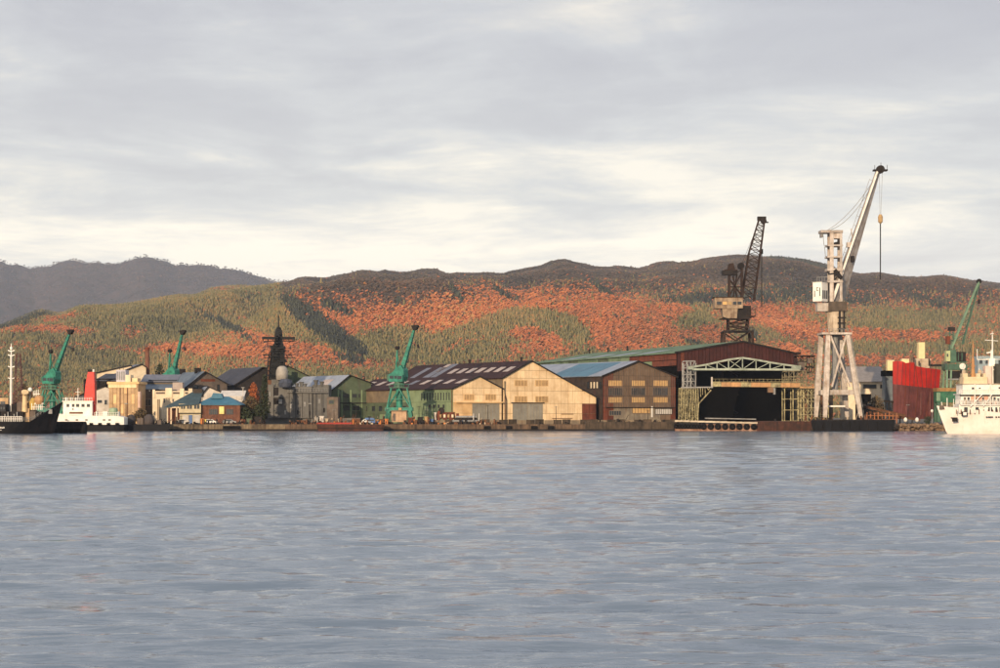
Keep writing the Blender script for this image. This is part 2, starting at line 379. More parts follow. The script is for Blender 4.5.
def proto(name, kind, m):
    rs = random.Random(hash(kind) % 1000 if False else {'con': 1, 'dec': 2, 'bare_shade': 3}[kind]); mb = MB()
    if kind == 'con':
        mb.tube((0,0,-0.6), (0,0,0.8), 0.12, 0.05, 4)
        for k in range(4):
            z0 = 0.10+k*0.21; r = 0.30*(1-k*0.21); n = 7; vs = [(0,0,z0+0.36)]
            for i in range(n):
                a = 2*math.pi*i/n + k; rr = r*rs.uniform(0.65, 1.15); vs.append((rr*math.cos(a), rr*math.sin(a), z0+rs.uniform(-0.05, 0.04)))
            mb.add(vs, [(0, 1+i, 1+(i+1) % n) for i in range(n)])
    else:
        mb.tube((0,0,-0.6), (0,0,0.55), 0.05, 0.03, 4)
        for k in range(9 if kind == 'dec' else 8):     # small tufts round the crown's volume
            a = rs.uniform(0, 6.28); e = rs.uniform(-0.4, 1.0); R = 0.24 if k else 0
            c = Vector((R*math.cos(a)*math.cos(e), R*math.sin(a)*math.cos(e), 0.62+0.26*math.sin(e)))
            r = rs.uniform(0.12, 0.21) if kind == 'dec' else rs.uniform(0.09, 0.16)
            vs = [c+Vector((0,0,r*rs.uniform(.8, 1.3)))] + [c+Vector((r*rs.uniform(.7, 1.3)*math.cos(2*math.pi*i/5), r*rs.uniform(.7, 1.3)*math.sin(2*math.pi*i/5), rs.uniform(-.4, .4)*r)) for i in range(5)] + [c-Vector((0,0,r))]
            mb.add(vs, [(0, 1+i, 1+(i+1) % 5) for i in range(5)] + [(6, 1+(i+1) % 5, 1+i) for i in range(5)])
    me = bpy.data.meshes.new(name); me.from_pydata([tuple(v) for v in mb.v], [], mb.f); me.materials.append(m)
    return bpy.data.objects.new(name, me)      # not linked: only its copies stand in the wood
def scatter(name, pts, scale, pr, label, cat):
    me = bpy.data.meshes.new(name); me.vertices.add(len(pts)); me.vertices.foreach_set('co', pts.astype(np.float32).ravel())
    at = me.attributes.new('size', 'FLOAT_VECTOR', 'POINT'); at.data.foreach_set('vector', scale.astype(np.float32).ravel())
    ar = me.attributes.new('turn', 'FLOAT', 'POINT'); ar.data.foreach_set('value', (np.random.RandomState(3).rand(len(pts))*6.28).astype(np.float32))
    o = bpy.data.objects.new(name, me); COL.objects.link(o); o['kind'] = 'stuff'; o['label'] = label; o['category'] = cat
    ng = bpy.data.node_groups.new(name, 'GeometryNodeTree'); ng.interface.new_socket('Geometry', in_out='INPUT', socket_type='NodeSocketGeometry'); ng.interface.new_socket('Geometry', in_out='OUTPUT', socket_type='NodeSocketGeometry')
    gi = ng.nodes.new('NodeGroupInput'); go = ng.nodes.new('NodeGroupOutput'); ip = ng.nodes.new('GeometryNodeInstanceOnPoints')
    ob = ng.nodes.new('GeometryNodeObjectInfo'); ob.inputs[0].default_value = pr; ob.inputs['As Instance'].default_value = True
    s_ = ng.nodes.new('GeometryNodeInputNamedAttribute'); s_.data_type = 'FLOAT_VECTOR'; s_.inputs[0].default_value = 'size'
    r_ = ng.nodes.new('GeometryNodeInputNamedAttribute'); r_.data_type = 'FLOAT'; r_.inputs[0].default_value = 'turn'
    cx = ng.nodes.new('ShaderNodeCombineXYZ'); ng.links.new(r_.outputs[0], cx.inputs[2])
    ng.links.new(gi.outputs[0], ip.inputs['Points']); ng.links.new(ob.outputs['Geometry'], ip.inputs['Instance'])
    ng.links.new(s_.outputs[0], ip.inputs['Scale']); ng.links.new(cx.outputs[0], ip.inputs['Rotation']); ng.links.new(ip.outputs[0], go.inputs[0])
    md = o.modifiers.new('scatter', 'NODES'); md.node_group = ng; return o
def plant_woods():
    rs = np.random.RandomState(21); n = 900000
    y = 1500+rs.rand(n)*3850; x = (rs.rand(n)*2-1)*0.31*y
    z = hz_at(x, y)
    # leave out what the nearer spurs hide completely
    ui = ((x/y+0.32)/0.64*900).astype(int); order = np.argsort(y); vis = np.zeros(n, bool); hor = np.full(901, -1.0)
    ang = (z+14-CAMH)/y; a2 = (z-CAMH)/y
    oo = order; u_s = ui[oo]; an = ang[oo]; b2 = a2[oo]
    for blk in np.array_split(np.arange(n), 700):
        u = u_s[blk]; vis[oo[blk]] = an[blk] > hor[u]-0.0006
        np.maximum.at(hor, u, b2[blk])
    vis &= z > 2.0
    x, y, z = x[vis], y[vis], z[vis]
    s, bare_shade, px, py = classify(x, y, z); r = rs.rand(len(x))
    isbare_shade = r < np.clip(bare_shade*0.8+0.30, 0, 0.985)
    iscon = ~isbare_shade & ((s + 1.1*(rs.rand(len(x))-0.5)) > 0.04)
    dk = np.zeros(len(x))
    for cx, cy, a, b_, wt, tl in SHADE:
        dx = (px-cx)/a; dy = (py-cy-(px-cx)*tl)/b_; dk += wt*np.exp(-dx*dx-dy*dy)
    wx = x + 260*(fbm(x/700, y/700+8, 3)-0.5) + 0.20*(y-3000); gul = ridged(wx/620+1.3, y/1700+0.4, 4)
    dk += np.clip((0.50-gul)*5, 0, .8)*np.clip((335-py)/30, 0, 1) + 0.5*(fbm(x/120+7, y/300, 3)-0.5)  # gullies darkened by tree colour to stand in for relief shading
    isshade = (rs.rand(len(x)) < np.clip(dk*1.6-0.35, 0, 0.96)); isbare_shade &= ~isshade; iscon &= ~isshade
    k2 = rs.rand(len(x)); fl = ~isbare_shade & ~isshade & (k2 < .03); iscon ^= fl; more = ~isbare_shade & ~isshade & ~iscon & (k2 > .95); isbare_shade |= more
    isdec = ~isbare_shade & ~iscon & ~isshade
    print('trees', len(x), isbare_shade.sum(), iscon.sum(), isdec.sum())
    def sz(k, a, b, wd):
        h = (a+(b-a)*rs.rand(k))*np.exp(rs.normal(0, .12, k))*np.where(rs.rand(k) < .01, 1.3, 1.0); return np.stack([h*wd*rs.uniform(.85, 1.2, k), h*wd*rs.uniform(.85, 1.2, k), h], -1)
    for nm, msk, pr, a, b, wd, lb in (
        ('cedar_shade_wood', isshade, proto('cedar_shade_tree', 'con', M_cedar_shade), 4.5, 7.5, 1.0, 'dark slate green cedar woods with painted shade in the gullies of the hills'),
        ('evergreen_wood', iscon, proto('evergreen_tree', 'con', M_con), 4.2, 6.8, 1.0, 'olive green evergreen woods covering patches of the lower hill slopes'),
        ('autumn_wood', isdec, proto('autumn_tree', 'dec', M_aut), 3.0, 4.8, 1.1, 'orange and rust red autumn woods spread across the hill slopes'),
        ('bare_shade_wood', isbare_shade, proto('bare_shade_tree', 'bare_shade', M_bare_shade), 3.2, 5.2, 1.25, 'brown woods toned for cloud shade along the upper slopes and ridge of the hills')):
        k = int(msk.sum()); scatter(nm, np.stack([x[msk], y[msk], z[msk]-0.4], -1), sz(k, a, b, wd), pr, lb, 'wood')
def paint_slopes():
    # the low canopy and undergrowth between the crowns takes its forest type's colour, with painted gully and cloud shade
    X, Y, Z = HXg.ravel(), HYg.ravel(), HZg.ravel(); s, bare_shade, px, py = classify(X, Y, Z)
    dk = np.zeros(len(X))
    for cx, cy, a, b_, wt, tl in SHADE:
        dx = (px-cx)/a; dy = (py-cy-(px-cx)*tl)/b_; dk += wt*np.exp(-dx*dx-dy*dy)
    pb = np.clip(bare_shade*0.8+0.30, 0, 1)[:, None]; pc = np.clip((s-0.04)/1.1+0.5, 0, 1)[:, None]; pd = np.clip(dk*1.6-0.35, 0, 1)[:, None]
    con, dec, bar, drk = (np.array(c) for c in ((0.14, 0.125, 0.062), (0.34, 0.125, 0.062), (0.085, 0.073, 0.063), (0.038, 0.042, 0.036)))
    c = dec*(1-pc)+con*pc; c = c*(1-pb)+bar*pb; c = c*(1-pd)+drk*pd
    c = c*(0.75+0.5*fbm(X/45, Y/60, 3))[:, None]
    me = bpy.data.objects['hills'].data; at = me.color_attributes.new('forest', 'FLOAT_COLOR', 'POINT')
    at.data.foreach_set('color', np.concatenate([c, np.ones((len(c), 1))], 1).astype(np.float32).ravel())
    m = bpy.data.materials.new('canopy'); m.use_nodes = True; t = m.node_tree; b = t.nodes['Principled BSDF']; b.inputs['Roughness'].default_value = 1.0; b.inputs['Specular IOR Level'].default_value = 0.0
    a = t.nodes.new('ShaderNodeVertexColor'); a.layer_name = 'forest'
    g = N(t, 'ShaderNodeNewGeometry'); n = N(t, 'ShaderNodeTexNoise'); n.inputs['Scale'].default_value = 0.16; n.inputs['Detail'].default_value = 3; t.links.new(g.outputs['Position'], n.inputs['Vector'])
    t.links.new(mix_(t, 1.0, a.outputs[0], ramp(t, n.outputs[0], [(0.35, (0.55, 0.55, 0.55)), (0.65, (1.3, 1.3, 1.3))]), 'MULTIPLY'), b.inputs['Base Color'])
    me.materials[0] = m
plant_woods(); paint_slopes()
def plant_far():
    rs = np.random.RandomState(31); n = 26000; y = 8600+rs.rand(n)**.6*2700; x = (rs.rand(n)*2-1)*.30*y
    m_ = x < 600; x, y = x[m_], y[m_]; z = far_z(x, y); k = len(x); h = rs.uniform(7, 13, k)
    scatter('distant_wood', np.stack([x, y, z-1], -1), np.stack([h*1.3, h*1.3, h], -1), proto('distant_tree', 'bare_shade', M_bare_shade), 'grey brown woods covering the far mountains at the left', 'wood')
plant_far()
# ================================================================ MATERIALS OF THE YARD
conc = mat('quay_concrete', (0.24, 0.18, 0.11), (0.05, 0.04, 0.028), rough=0.9, scale=0.35, streak=0.8, streak_col=(0.05, 0.03, 0.02), bump=0.3)
conc_d = mat('dark_concrete', (0.085, 0.06, 0.04), (0.02, 0.016, 0.012), rough=0.9, scale=0.3, streak=0.7, streak_col=(0.02, 0.015, 0.01), bump=0.3)
cream_edge = mat('cream_kerb_paint', (0.62, 0.52, 0.38), (0.35, 0.27, 0.18), rough=0.8, scale=0.5)
beige = mat('beige_cladding', (0.80, 0.60, 0.36), (0.64, 0.45, 0.25), rough=0.7, scale=0.35, streak=0.42, streak_col=(0.40, 0.24, 0.11))
beige2 = mat('ochre_cladding', (0.74, 0.50, 0.25), (0.56, 0.35, 0.16), rough=0.7, scale=0.3, streak=0.2, streak_col=(0.34, 0.18, 0.08))
beige_core = mat('beige_joint', (0.22, 0.15, 0.08), rough=0.9)
tan_board = mat('tan_window_board', (0.42, 0.28, 0.13), (0.30, 0.19, 0.09), rough=0.8, scale=0.8)
tan_lit = mat('yellow_window_board', (0.62, 0.40, 0.17), (0.50, 0.30, 0.12), rough=0.8, scale=0.8)
greyd = mat('grey_steel_door', (0.27, 0.25, 0.20), (0.20, 0.18, 0.14), rough=0.6, scale=0.5, streak=0.3)
greenw = mat('pale_green_cladding', (0.20, 0.26, 0.145), (0.14, 0.185, 0.10), rough=0.75, scale=0.35, streak=0.35, streak_col=(0.14, 0.15, 0.08))
greenw2 = mat('dull_green_cladding', (0.095, 0.125, 0.075), (0.055, 0.075, 0.045), rough=0.75, scale=0.35, streak=0.5, streak_col=(0.08, 0.07, 0.05))
green_core = mat('green_joint', (0.08, 0.10, 0.06), rough=0.9)
brownband = mat('brown_cladding', (0.21, 0.16, 0.10), (0.13, 0.10, 0.07), rough=0.8, scale=0.4, streak=0.3)
roof_br = mat('brown_roof_sheet', (0.045, 0.020, 0.020), (0.022, 0.011, 0.013), rough=0.85, spec=0.15, scale=0.25)
roof_gy = mat('grey_roof_sheet', (0.16, 0.165, 0.20), (0.09, 0.095, 0.12), rough=0.55, scale=0.25, streak=0.3, streak_col=(0.08, 0.06, 0.05))
roof_lt = mat('pale_roof_sheet', (0.25, 0.28, 0.33), (0.16, 0.18, 0.22), rough=0.5, scale=0.25, streak=0.25, streak_col=(0.2, 0.13, 0.1))
roof_bl = mat('blue_roof_sheet', (0.05, 0.15, 0.22), (0.035, 0.10, 0.16), rough=0.5, scale=0.25)
roof_gn = mat('green_roof_sheet', (0.18, 0.24, 0.16), (0.08, 0.13, 0.08), rough=0.95, spec=0.08, scale=0.3, streak=0.3, streak_col=(0.12, 0.12, 0.08))
skylight = mat('cloudy_skylight', (0.42, 0.35, 0.30), (0.30, 0.22, 0.19), rough=0.5, scale=0.6)
brownc = mat('brown_ribbed_sheet', (0.20, 0.135, 0.085), (0.13, 0.085, 0.055), rough=0.8, scale=0.3, streak=0.35, streak_col=(0.10, 0.04, 0.02))
rustc = mat('rusted_sheet', (0.17, 0.045, 0.022), (0.08, 0.025, 0.015), rough=0.85, scale=0.4, streak=0.4, streak_col=(0.05, 0.02, 0.015))
maroon = mat('maroon_sheet', (0.055, 0.014, 0.011), (0.03, 0.009, 0.008), rough=0.8, scale=0.4, streak=0.35, streak_col=(0.03, 0.01, 0.01))
greyl = mat('grey_lower_sheet', (0.25, 0.21, 0.15), (0.16, 0.13, 0.10), rough=0.8, scale=0.5, streak=0.5)
black_shade = mat('black_and_shade_steel', (0.006, 0.0055, 0.005), (0.003, 0.003, 0.003), rough=1.0, spec=0.0)  # near black; the slip shed's inner shade is put into this colour
black = mat('black_hull_paint', (0.006, 0.006, 0.008), (0.003, 0.003, 0.004), rough=0.6, spec=0.12, scale=0.5, streak=0.2, streak_col=(0.04, 0.02, 0.015))
rubber = mat('black_rubber', (0.012, 0.011, 0.011), rough=0.9, spec=0.1)
white = mat('white_paint', (0.80, 0.77, 0.70), (0.66, 0.62, 0.55), rough=0.5, scale=0.5, streak=0.16, streak_col=(0.45, 0.28, 0.16))
whiteh = mat('white_hull_paint', (0.80, 0.72, 0.64), (0.70, 0.60, 0.51), rough=0.5, scale=0.25, streak=0.22, streak_col=(0.5, 0.3, 0.17))
cranew = mat('weathered_white_steel', (0.52, 0.465, 0.41), (0.27, 0.225, 0.185), rough=0.65, scale=0.5, streak=0.5, streak_col=(0.25, 0.15, 0.09))
craneg = mat('green_crane_paint', (0.030, 0.22, 0.155), (0.010, 0.09, 0.065), rough=0.55, scale=0.6, streak=0.25, streak_col=(0.03, 0.06, 0.05))
craneg2 = mat('dark_green_crane_paint', (0.06, 0.13, 0.085), (0.03, 0.07, 0.05), rough=0.6, scale=0.6, streak=0.3)
lattm = mat('dark_brown_lattice_steel', (0.05, 0.032, 0.025), (0.018, 0.013, 0.012), spec=0.1, rough=0.9, scale=0.8)
cabm = mat('stained_cream_steel', (0.50, 0.41, 0.30), (0.34, 0.26, 0.18), rough=0.7, scale=0.5, streak=0.4)
darkst = mat('dark_steel', (0.026, 0.022, 0.020), (0.012, 0.010, 0.010), rough=0.8, spec=0.15)
greyst = mat('grey_steel', (0.26, 0.26, 0.25), (0.16, 0.16, 0.16), rough=0.6, streak=0.3)
trussm = mat('pale_green_truss_paint', (0.33, 0.37, 0.31), (0.16, 0.19, 0.15), rough=0.6, scale=0.5, streak=0.2)
scaff = mat('yellowed_scaffold_steel', (0.42, 0.37, 0.20), (0.10, 0.08, 0.045), rough=0.75, scale=0.9, streak=0.3)
ybeam = mat('ochre_beam_paint', (0.50, 0.28, 0.12), (0.32, 0.18, 0.09), rough=0.7, scale=0.4, streak=0.4)
redh = mat('red_hull_paint', (0.42, 0.015, 0.008), (0.27, 0.011, 0.008), rough=0.7, scale=0.4, streak=0.4, streak_col=(0.30, 0.01, 0.01))
marh = mat('maroon_primer', (0.13, 0.035, 0.032), (0.07, 0.022, 0.022), rough=0.8, scale=0.3, streak=0.35, streak_col=(0.24, 0.10, 0.09))
funred = mat('bright_red_paint', (0.66, 0.022, 0.010), (0.48, 0.016, 0.008), rough=0.5, scale=0.8)
navy = mat('warship_grey_paint', (0.12, 0.115, 0.105), (0.075, 0.073, 0.068), rough=0.65, scale=0.3, streak=0.35, streak_col=(0.05, 0.045, 0.04))
navyd = mat('warship_mast_black', (0.012, 0.013, 0.014), rough=0.8)
stone = mat('sandstone_wall', (0.52, 0.36, 0.20), (0.34, 0.22, 0.12), rough=0.85, scale=0.5, streak=0.4, streak_col=(0.22, 0.13, 0.07))
creamw = mat('cream_render', (0.74, 0.62, 0.44), (0.60, 0.48, 0.33), rough=0.8, scale=0.4, streak=0.18, streak_col=(0.4, 0.27, 0.16))
brickm = mat('brown_brick', (0.17, 0.075, 0.045), (0.09, 0.04, 0.03), rough=0.9, scale=0.9)
woodd = mat('dark_weathered_wall', (0.16, 0.125, 0.10), (0.08, 0.065, 0.055), rough=0.9, scale=0.5, streak=0.4)
whitew = mat('whitewashed_wall', (0.62, 0.58, 0.52), (0.42, 0.38, 0.33), rough=0.8, scale=0.4, streak=0.3)
orange = mat('orange_paint', (0.60, 0.20, 0.04), (0.40, 0.12, 0.03), rough=0.6)
bluep = mat('blue_paint', (0.06, 0.14, 0.32), (0.04, 0.09, 0.22), rough=0.5)
yellow = mat('yellow_paint', (0.70, 0.55, 0.12), (0.5, 0.38, 0.1), rough=0.6)
rustp = mat('rusty_steel_stock', (0.16, 0.07, 0.035), (0.07, 0.035, 0.02), rough=0.9, scale=1.2)
GL = glass()

# ================================================================ QUAY
qm = MB(); qm.box(-520, WX(285, QY), QY, QY+30, -3, QZ)
struct(qm.build('quay_wall', conc))
qm = MB(); qm.box(WX(285, QY), WX(585, QY), QY, QY+30, -3, QZ); struct(qm.build('quay_wall', mat('brown_concrete', (0.14, 0.09, 0.055), (0.05, 0.035, 0.025), rough=0.9, scale=0.3, streak=0.8, streak_col=(0.03, 0.02, 0.015), bump=0.3)))
qm = MB(); qm.box(WX(585, QY), WX(674, QY), QY, QY+30, -3, QZ+0.7); struct(qm.build('quay_wall', conc_d))
qm = MB(); qm.box(WX(674, QY), WX(756, QY), QY+1.2, QY+30, -3, QZ+0.1); struct(qm.build('slip_quay', conc_d))
qm = MB(); qm.box(WX(756, QY), WX(812, QY), QY+0.5, QY+30, -3, QZ+0.9); struct(qm.build('quay_wall', mat('dark_rusted_piling', (0.075, 0.028, 0.018), (0.025, 0.014, 0.010), rough=0.9, scale=0.6, streak=0.7, streak_col=(0.02, 0.012, 0.01))))
qm = MB(); qm.box(WX(812, QY), 900, QY, QY+30, -3, QZ); struct(qm.build('quay_wall', conc_d))
# low parapet wall in front of the sheds
pw = thing('parapet_wall', 'long low dark brown wall along the quay below the beige and brown sheds', 'wall', (WX(430, 604), 604, QZ))
k = 0
for px in range(436, 672, 9):
    b = MB(); x0 = WX(px, 604); b.box(x0+0.05, x0+2.68, 604, 604.5, QZ, QZ+1.25+0.12*((k*7) % 3)); b.build('wall_panel', conc_d if k % 3 else brownband, pw, world=True); k += 1
# white capping of the slip with tyres hung below
kb = MB()
for i in range(11):
    p0 = 675+i*7.5; kb.box(WX(p0, 600)+0.03, WX(p0+7.4, 600), 599.6, 601.6, 2.75-0.06*i, 3.25-0.06*i)
ke = kb.build('cream_kerb', cream_edge); tag(ke, 'cream painted kerb stepping along the slip quay above a row of tyres', 'kerb')
fw = MB(); fw.box(WX(675, 600), WX(757, 600), 600.1, 601.3, -1, 2.1)
tag(fw.build('fender_wall', mat('pale_stained_concrete', (0.42, 0.26, 0.18), (0.16, 0.07, 0.04), rough=0.9, scale=0.5, streak=0.7)), 'pale rust stained wall behind the hanging tyres of the slip', 'wall')
def tyre_mesh(R=0.95, r=0.42, n=14, m_=6):
    mb = MB(); vs = []
    for i in range(n):
        a = 2*math.pi*i/n
        for j in range(m_):
            b = 2*math.pi*j/m_; rr = R-r+r*math.cos(b); vs.append((rr*math.cos(a), 0.36*math.sin(b), rr*math.sin(a)))
    mb.add(vs, [(i*m_+j, ((i+1) % n)*m_+j, ((i+1) % n)*m_+(j+1) % m_, i*m_+(j+1) % m_) for i in range(n) for j in range(m_)]); return mb
ty0 = None
tp = [676.5+2.9*i for i in range(9)] + [703.5+7.2*i for i in range(8)]
for i, px in enumerate(tp):
    sc_ = 0.85 if i < 9 else 1.05
    if ty0 is None: ty0 = tyre_mesh().build('tyre_fender', rubber, smooth=True); o = ty0
    else: o = ty0.copy(); COL.objects.link(o)
    o.location = (WX(px, 599.6), 599.65, 1.45-0.012*i); o.scale = (sc_, 1, sc_)
    tag(o, 'small black tyre in the tight run under the left part of the cream kerb' if i < 9 else 'large black tyre in the wide spaced row under the right part of the cream kerb', 'tyre', 'tight run of small tyres' if i < 9 else 'spaced row of large tyres')

# ================================================================ SHEDS
class Shed:
    def __init__(s, name, label, cat, px, Y, deg, base=QZ, group=None):
        s.a = math.radians(deg); s.X0 = WX(px, Y); s.Y0 = Y; s.base = base
        s.t = thing(name, label, cat, (s.X0, Y, base), s.a, group)
    def fx(s, px):      # picture column -> distance along the front
        u = (px-500)/F; return (u*s.Y0-s.X0)/(math.cos(s.a)-u*math.sin(s.a))
    def fy(s, px):      # picture column -> distance back along the left side
        u = (px-500)/F; return (u*s.Y0-s.X0)/(-math.sin(s.a)-u*math.cos(s.a))
    def yw(s, lx, ly): return s.Y0 + lx*math.sin(s.a) + ly*math.cos(s.a)
    def z(s, py, lx=0, ly=0): return WZ(py, s.yw(lx, ly)) - s.base
    def opening(s, px0, px1, py0, py1, m, name='window', framem=None, depth=0.18, bars=0):
        """a framed panel on the front; the pane is its child"""
        x0, x1 = s.fx(px0), s.fx(px1); xm = (x0+x1)/2; z1, z0 = s.z(py0, xm), max(0.02, s.z(py1, xm)); d = depth; fw = 0.16
        f = MB(); f.box(x0, x1, -d, -0.07, z1-fw, z1).box(x0, x1, -d, -0.07, z0, z0+fw).box(x0, x0+fw, -d+.003, -0.07, z0+fw, z1-fw).box(x1-fw, x1, -d+.003, -0.07, z0+fw, z1-fw)
        for k in range(bars): xx = x0+(k+1)*(x1-x0)/(bars+1); f.box(xx-0.06, xx+0.06, -d+.006, -0.07, z0+fw, z1-fw)
        fo = f.build(name, framem or beige_core, s.t)
        p = MB(); p.box(x0+fw, x1-fw, -0.12, -0.065, z0+fw, z1-fw); p.build('pane' if m is GL else 'board', m, fo); return fo
    def side_opening(s, px0, px1, z0, z1, m, framem, depth=0.15):
        y0, y1 = s.fy(px1), s.fy(px0)
        f = MB(); fw = 0.12
        f.box(-depth, -0.07, y0, y1, z1-fw, z1).box(-depth, -0.07, y0, y1, z0, z0+fw).box(-depth+.003, -0.07, y0, y0+fw, z0+fw, z1-fw).box(-depth+.003, -0.07, y1-fw, y1, z0+fw, z1-fw)
        fo = f.build('window', framem, s.t); p = MB(); p.box(-0.11, -0.065, y0+fw, y1-fw, z0+fw, z1-fw); p.build('pane', m, fo)
def clip_poly(poly, x0, x1, z0, z1):
    def cut(pts, ins, inter):
        r = []
        for i in range(len(pts)):
            a, b = pts[i-1], pts[i]
            if ins(b):
                if not ins(a): r.append(inter(a, b))
                r.append(b)
            elif ins(a): r.append(inter(a, b))
        return r
    def lx(v): return lambda a, b: (v, a[1]+(b[1]-a[1])*(v-a[0])/(b[0]-a[0]))
    def lz(v): return lambda a, b: (a[0]+(b[0]-a[0])*(v-a[1])/(b[1]-a[1]), v)
    for ins, it in ((lambda p: p[0] >= x0-1e-9, lx(x0)), (lambda p: p[0] <= x1+1e-9, lx(x1)), (lambda p: p[1] >= z0-1e-9, lz(z0)), (lambda p: p[1] <= z1+1e-9, lz(z1))):
        poly = cut(poly, ins, it)
        if len(poly) < 3: return []
    return poly
def area(p): return abs(sum(p[i-1][0]*p[i][1]-p[i][0]*p[i-1][1] for i in range(len(p))))/2
def clad(parent, outline, nx, nz, pick, axis='x', gap=0.09, t=0.06, zs=None, name='wall_panel'):
    """sheets of cladding, each its own piece, with open joints between them"""
    xs = [p[0] for p in outline]; zz = [p[1] for p in outline]; x0, x1, z0, z1 = min(xs), max(xs), min(zz), max(zz)
    zs = zs or [z0+(z1-z0)*i/nz for i in range(nz+1)]
    rs = random.Random(int(x1*10))
    for i in range(nx):
        for j in range(len(zs)-1):
            a, b = x0+(x1-x0)*i/nx+gap/2, x0+(x1-x0)*(i+1)/nx-gap/2
            pl = clip_poly(outline, a, b, zs[j]+gap/2, zs[j+1]-gap/2)
            if len(pl) < 3 or area(pl) < 0.4: continue
            tt = t+rs.uniform(0, 0.03); mb = MB()
            if axis == 'x': mb.prism(pl, -tt, 0.02)
            else: mb.prismx(pl, -tt, 0.02)
            mb.build(name, pick(i, j, rs), parent)
def roof_slope(s, xa, za, xb, zb, y0, y1, m, t=0.18, name='roof_slope'):
    b = MB(); b.slab([(xa, y0, za), (xb, y0, zb), (xb, y1, zb), (xa, y1, za)], t); return b.build(name, m, s.t)
def on_slope(s, xa, za, xb, zb, u0, u1, y0, y1, m, name, lift=0.05, parent=None):
    """a flat piece lying on a roof slope, u from eave (0) to ridge (1)"""
    L = lambda u: (xa+(xb-xa)*u, za+(zb-za)*u)
    (p, q), (r, v) = L(u0), L(u1); b = MB(); b.slab([(p, y0, q+lift), (r, y0, v+lift), (r, y1, v+lift), (p, y1, q+lift)], lift+0.06)
    return b.build(name, m, parent or s.t)
def vents(s, x, z, ys, m=None, h=1.0):
    for y in ys:
        b = MB(); b.tube((x, y, z-0.2), (x, y, z+h*0.7), 0.35, 0.3, 8).tube((x, y, z+h*0.7), (x, y, z+h), 0.65, 0.15, 8); b.build('roof_vent', m or darkst, s.t)

# ---- A: green warehouse with beige gable
A = Shed('warehouse', 'pale green warehouse with beige gable and dark brown roof, left of the taller beige shed', 'warehouse', 453, 622, 30)
wA = A.fx(501.5); ax = A.fx(478.6); az = A.z(376.5, ax); eL = A.z(388.5, 0); eR = A.z(388.5, wA); LA = A.fy(352)
out_ = [(0, 0), (wA, 0), (wA, eR), (ax, az), (0, eL)]
b = MB(); b.prism(out_, 0, 0.4); b.build('gable_wall', beige_core, A.t)
b = MB(); b.prism(out_, LA-0.4, LA); b.build('gable_wall', green_core, A.t)
b = MB(); b.box(0, 0.4, 0.41, LA-0.41, 0, eL); b.build('side_wall', green_core, A.t)
b = MB(); b.box(wA-0.4, wA, 0.41, LA-0.41, 0, eR-0.05); b.build('side_wall', green_core, A.t)
zc = A.z(402.6, ax)
clad(A.t, out_, 5, 5, lambda i, j, r: beige2 if (j < 2 and i < 3 and r.random() < .8) else beige, zs=[0, zc/2, zc, (zc+eL)/2+.3, eL+0.2, az])
def pickA(i, j, r):
    if j == 2: return brownband if i > 9 else greenw
    return greenw if i < 7 else greenw2 if r.random() < .65 else greenw  # duller panels on the far part carry the crane's shadow in their colour
clad(A.t, [(0, 0), (LA, 0), (LA, eL), (0, eL)], 17, 3, pickA, axis='y', zs=[0, eL*0.28, eL*0.62, eL-0.15])
for sgn, (xa, za) in ((0, (-0.7, eL-0.25)), (1, (wA+0.5, eR-0.2))):
    roof_slope(A, xa, za+0.25, ax, az+0.25, -0.5, LA+0.5, roof_br)
for k in range(9):
    y0 = 2+k*LA/9; on_slope(A, -0.7, eL, ax, az+0.25, 0.42, 0.74, y0, y0+3.2, skylight if k != 4 else roof_gy, 'skylight')
b = MB()
for p, q in (((-0.7, -0.55, eL-0.15), (ax, -0.55, az+0.1)), ((ax, -0.55, az+0.1), (wA+0.5, -0.55, eR-0.15))): b.bar(p, q, 0.25, 0.4)
b.build('barge_board', darkst, A.t)
A.opening(463.8, 474.2, 394, 400.5, tan_board, framem=beige2, bars=3); A.opening(485, 496, 394, 400.5, tan_board, framem=beige2, bars=3)
b = MB(); b.box(A.fx(455), wA, -0.9, -0.09, zc-0.1, zc+0.25); b.build('canopy_ledge', beige2, A.t)
for p0, p1 in ((472, 485.3), (485.7, 499)):
    x0, x1 = A.fx(p0), A.fx(p1); b = MB(); b.box(x0, x1, -0.2, -0.095, 0.05, zc-0.3)
    d = b.build('door', greyd, A.t); b = MB()
    for k in range(1, 4): xx = x0+k*(x1-x0)/4; b.box(xx-.05, xx+.05, -0.24, -0.19, 0.1, zc-0.35)
    b.build('door_rib', greyst, d)
zt, zb_ = eL*0.90, eL*0.66
for k in range(11):
    c = 449.5-k*2.75; A.side_opening(c-0.75, c+0.75, zb_, zt, GL, greenw)
for c in (444, 439, 434.5, 430): A.side_opening(c-1.2, c+1.2, eL*0.44, eL*0.56, GL, greenw)
for c in (405, 396, 389, 381, 374, 366): A.side_opening(c-2.0, c+1.6, eL*0.36, eL*0.53, GL, greenw2)
for c in (400, 385, 370, 360): A.side_opening(c-2, c+1.6, eL*0.04, eL*0.22, GL, greenw2)
A.side_opening(436, 441, 0.1, 3.2, darkst, greenw)
b = MB(); b.tube((-0.25, 0.3, 0), (-0.25, 0.3, eL), 0.12); b.build('downpipe', rustp, A.t)

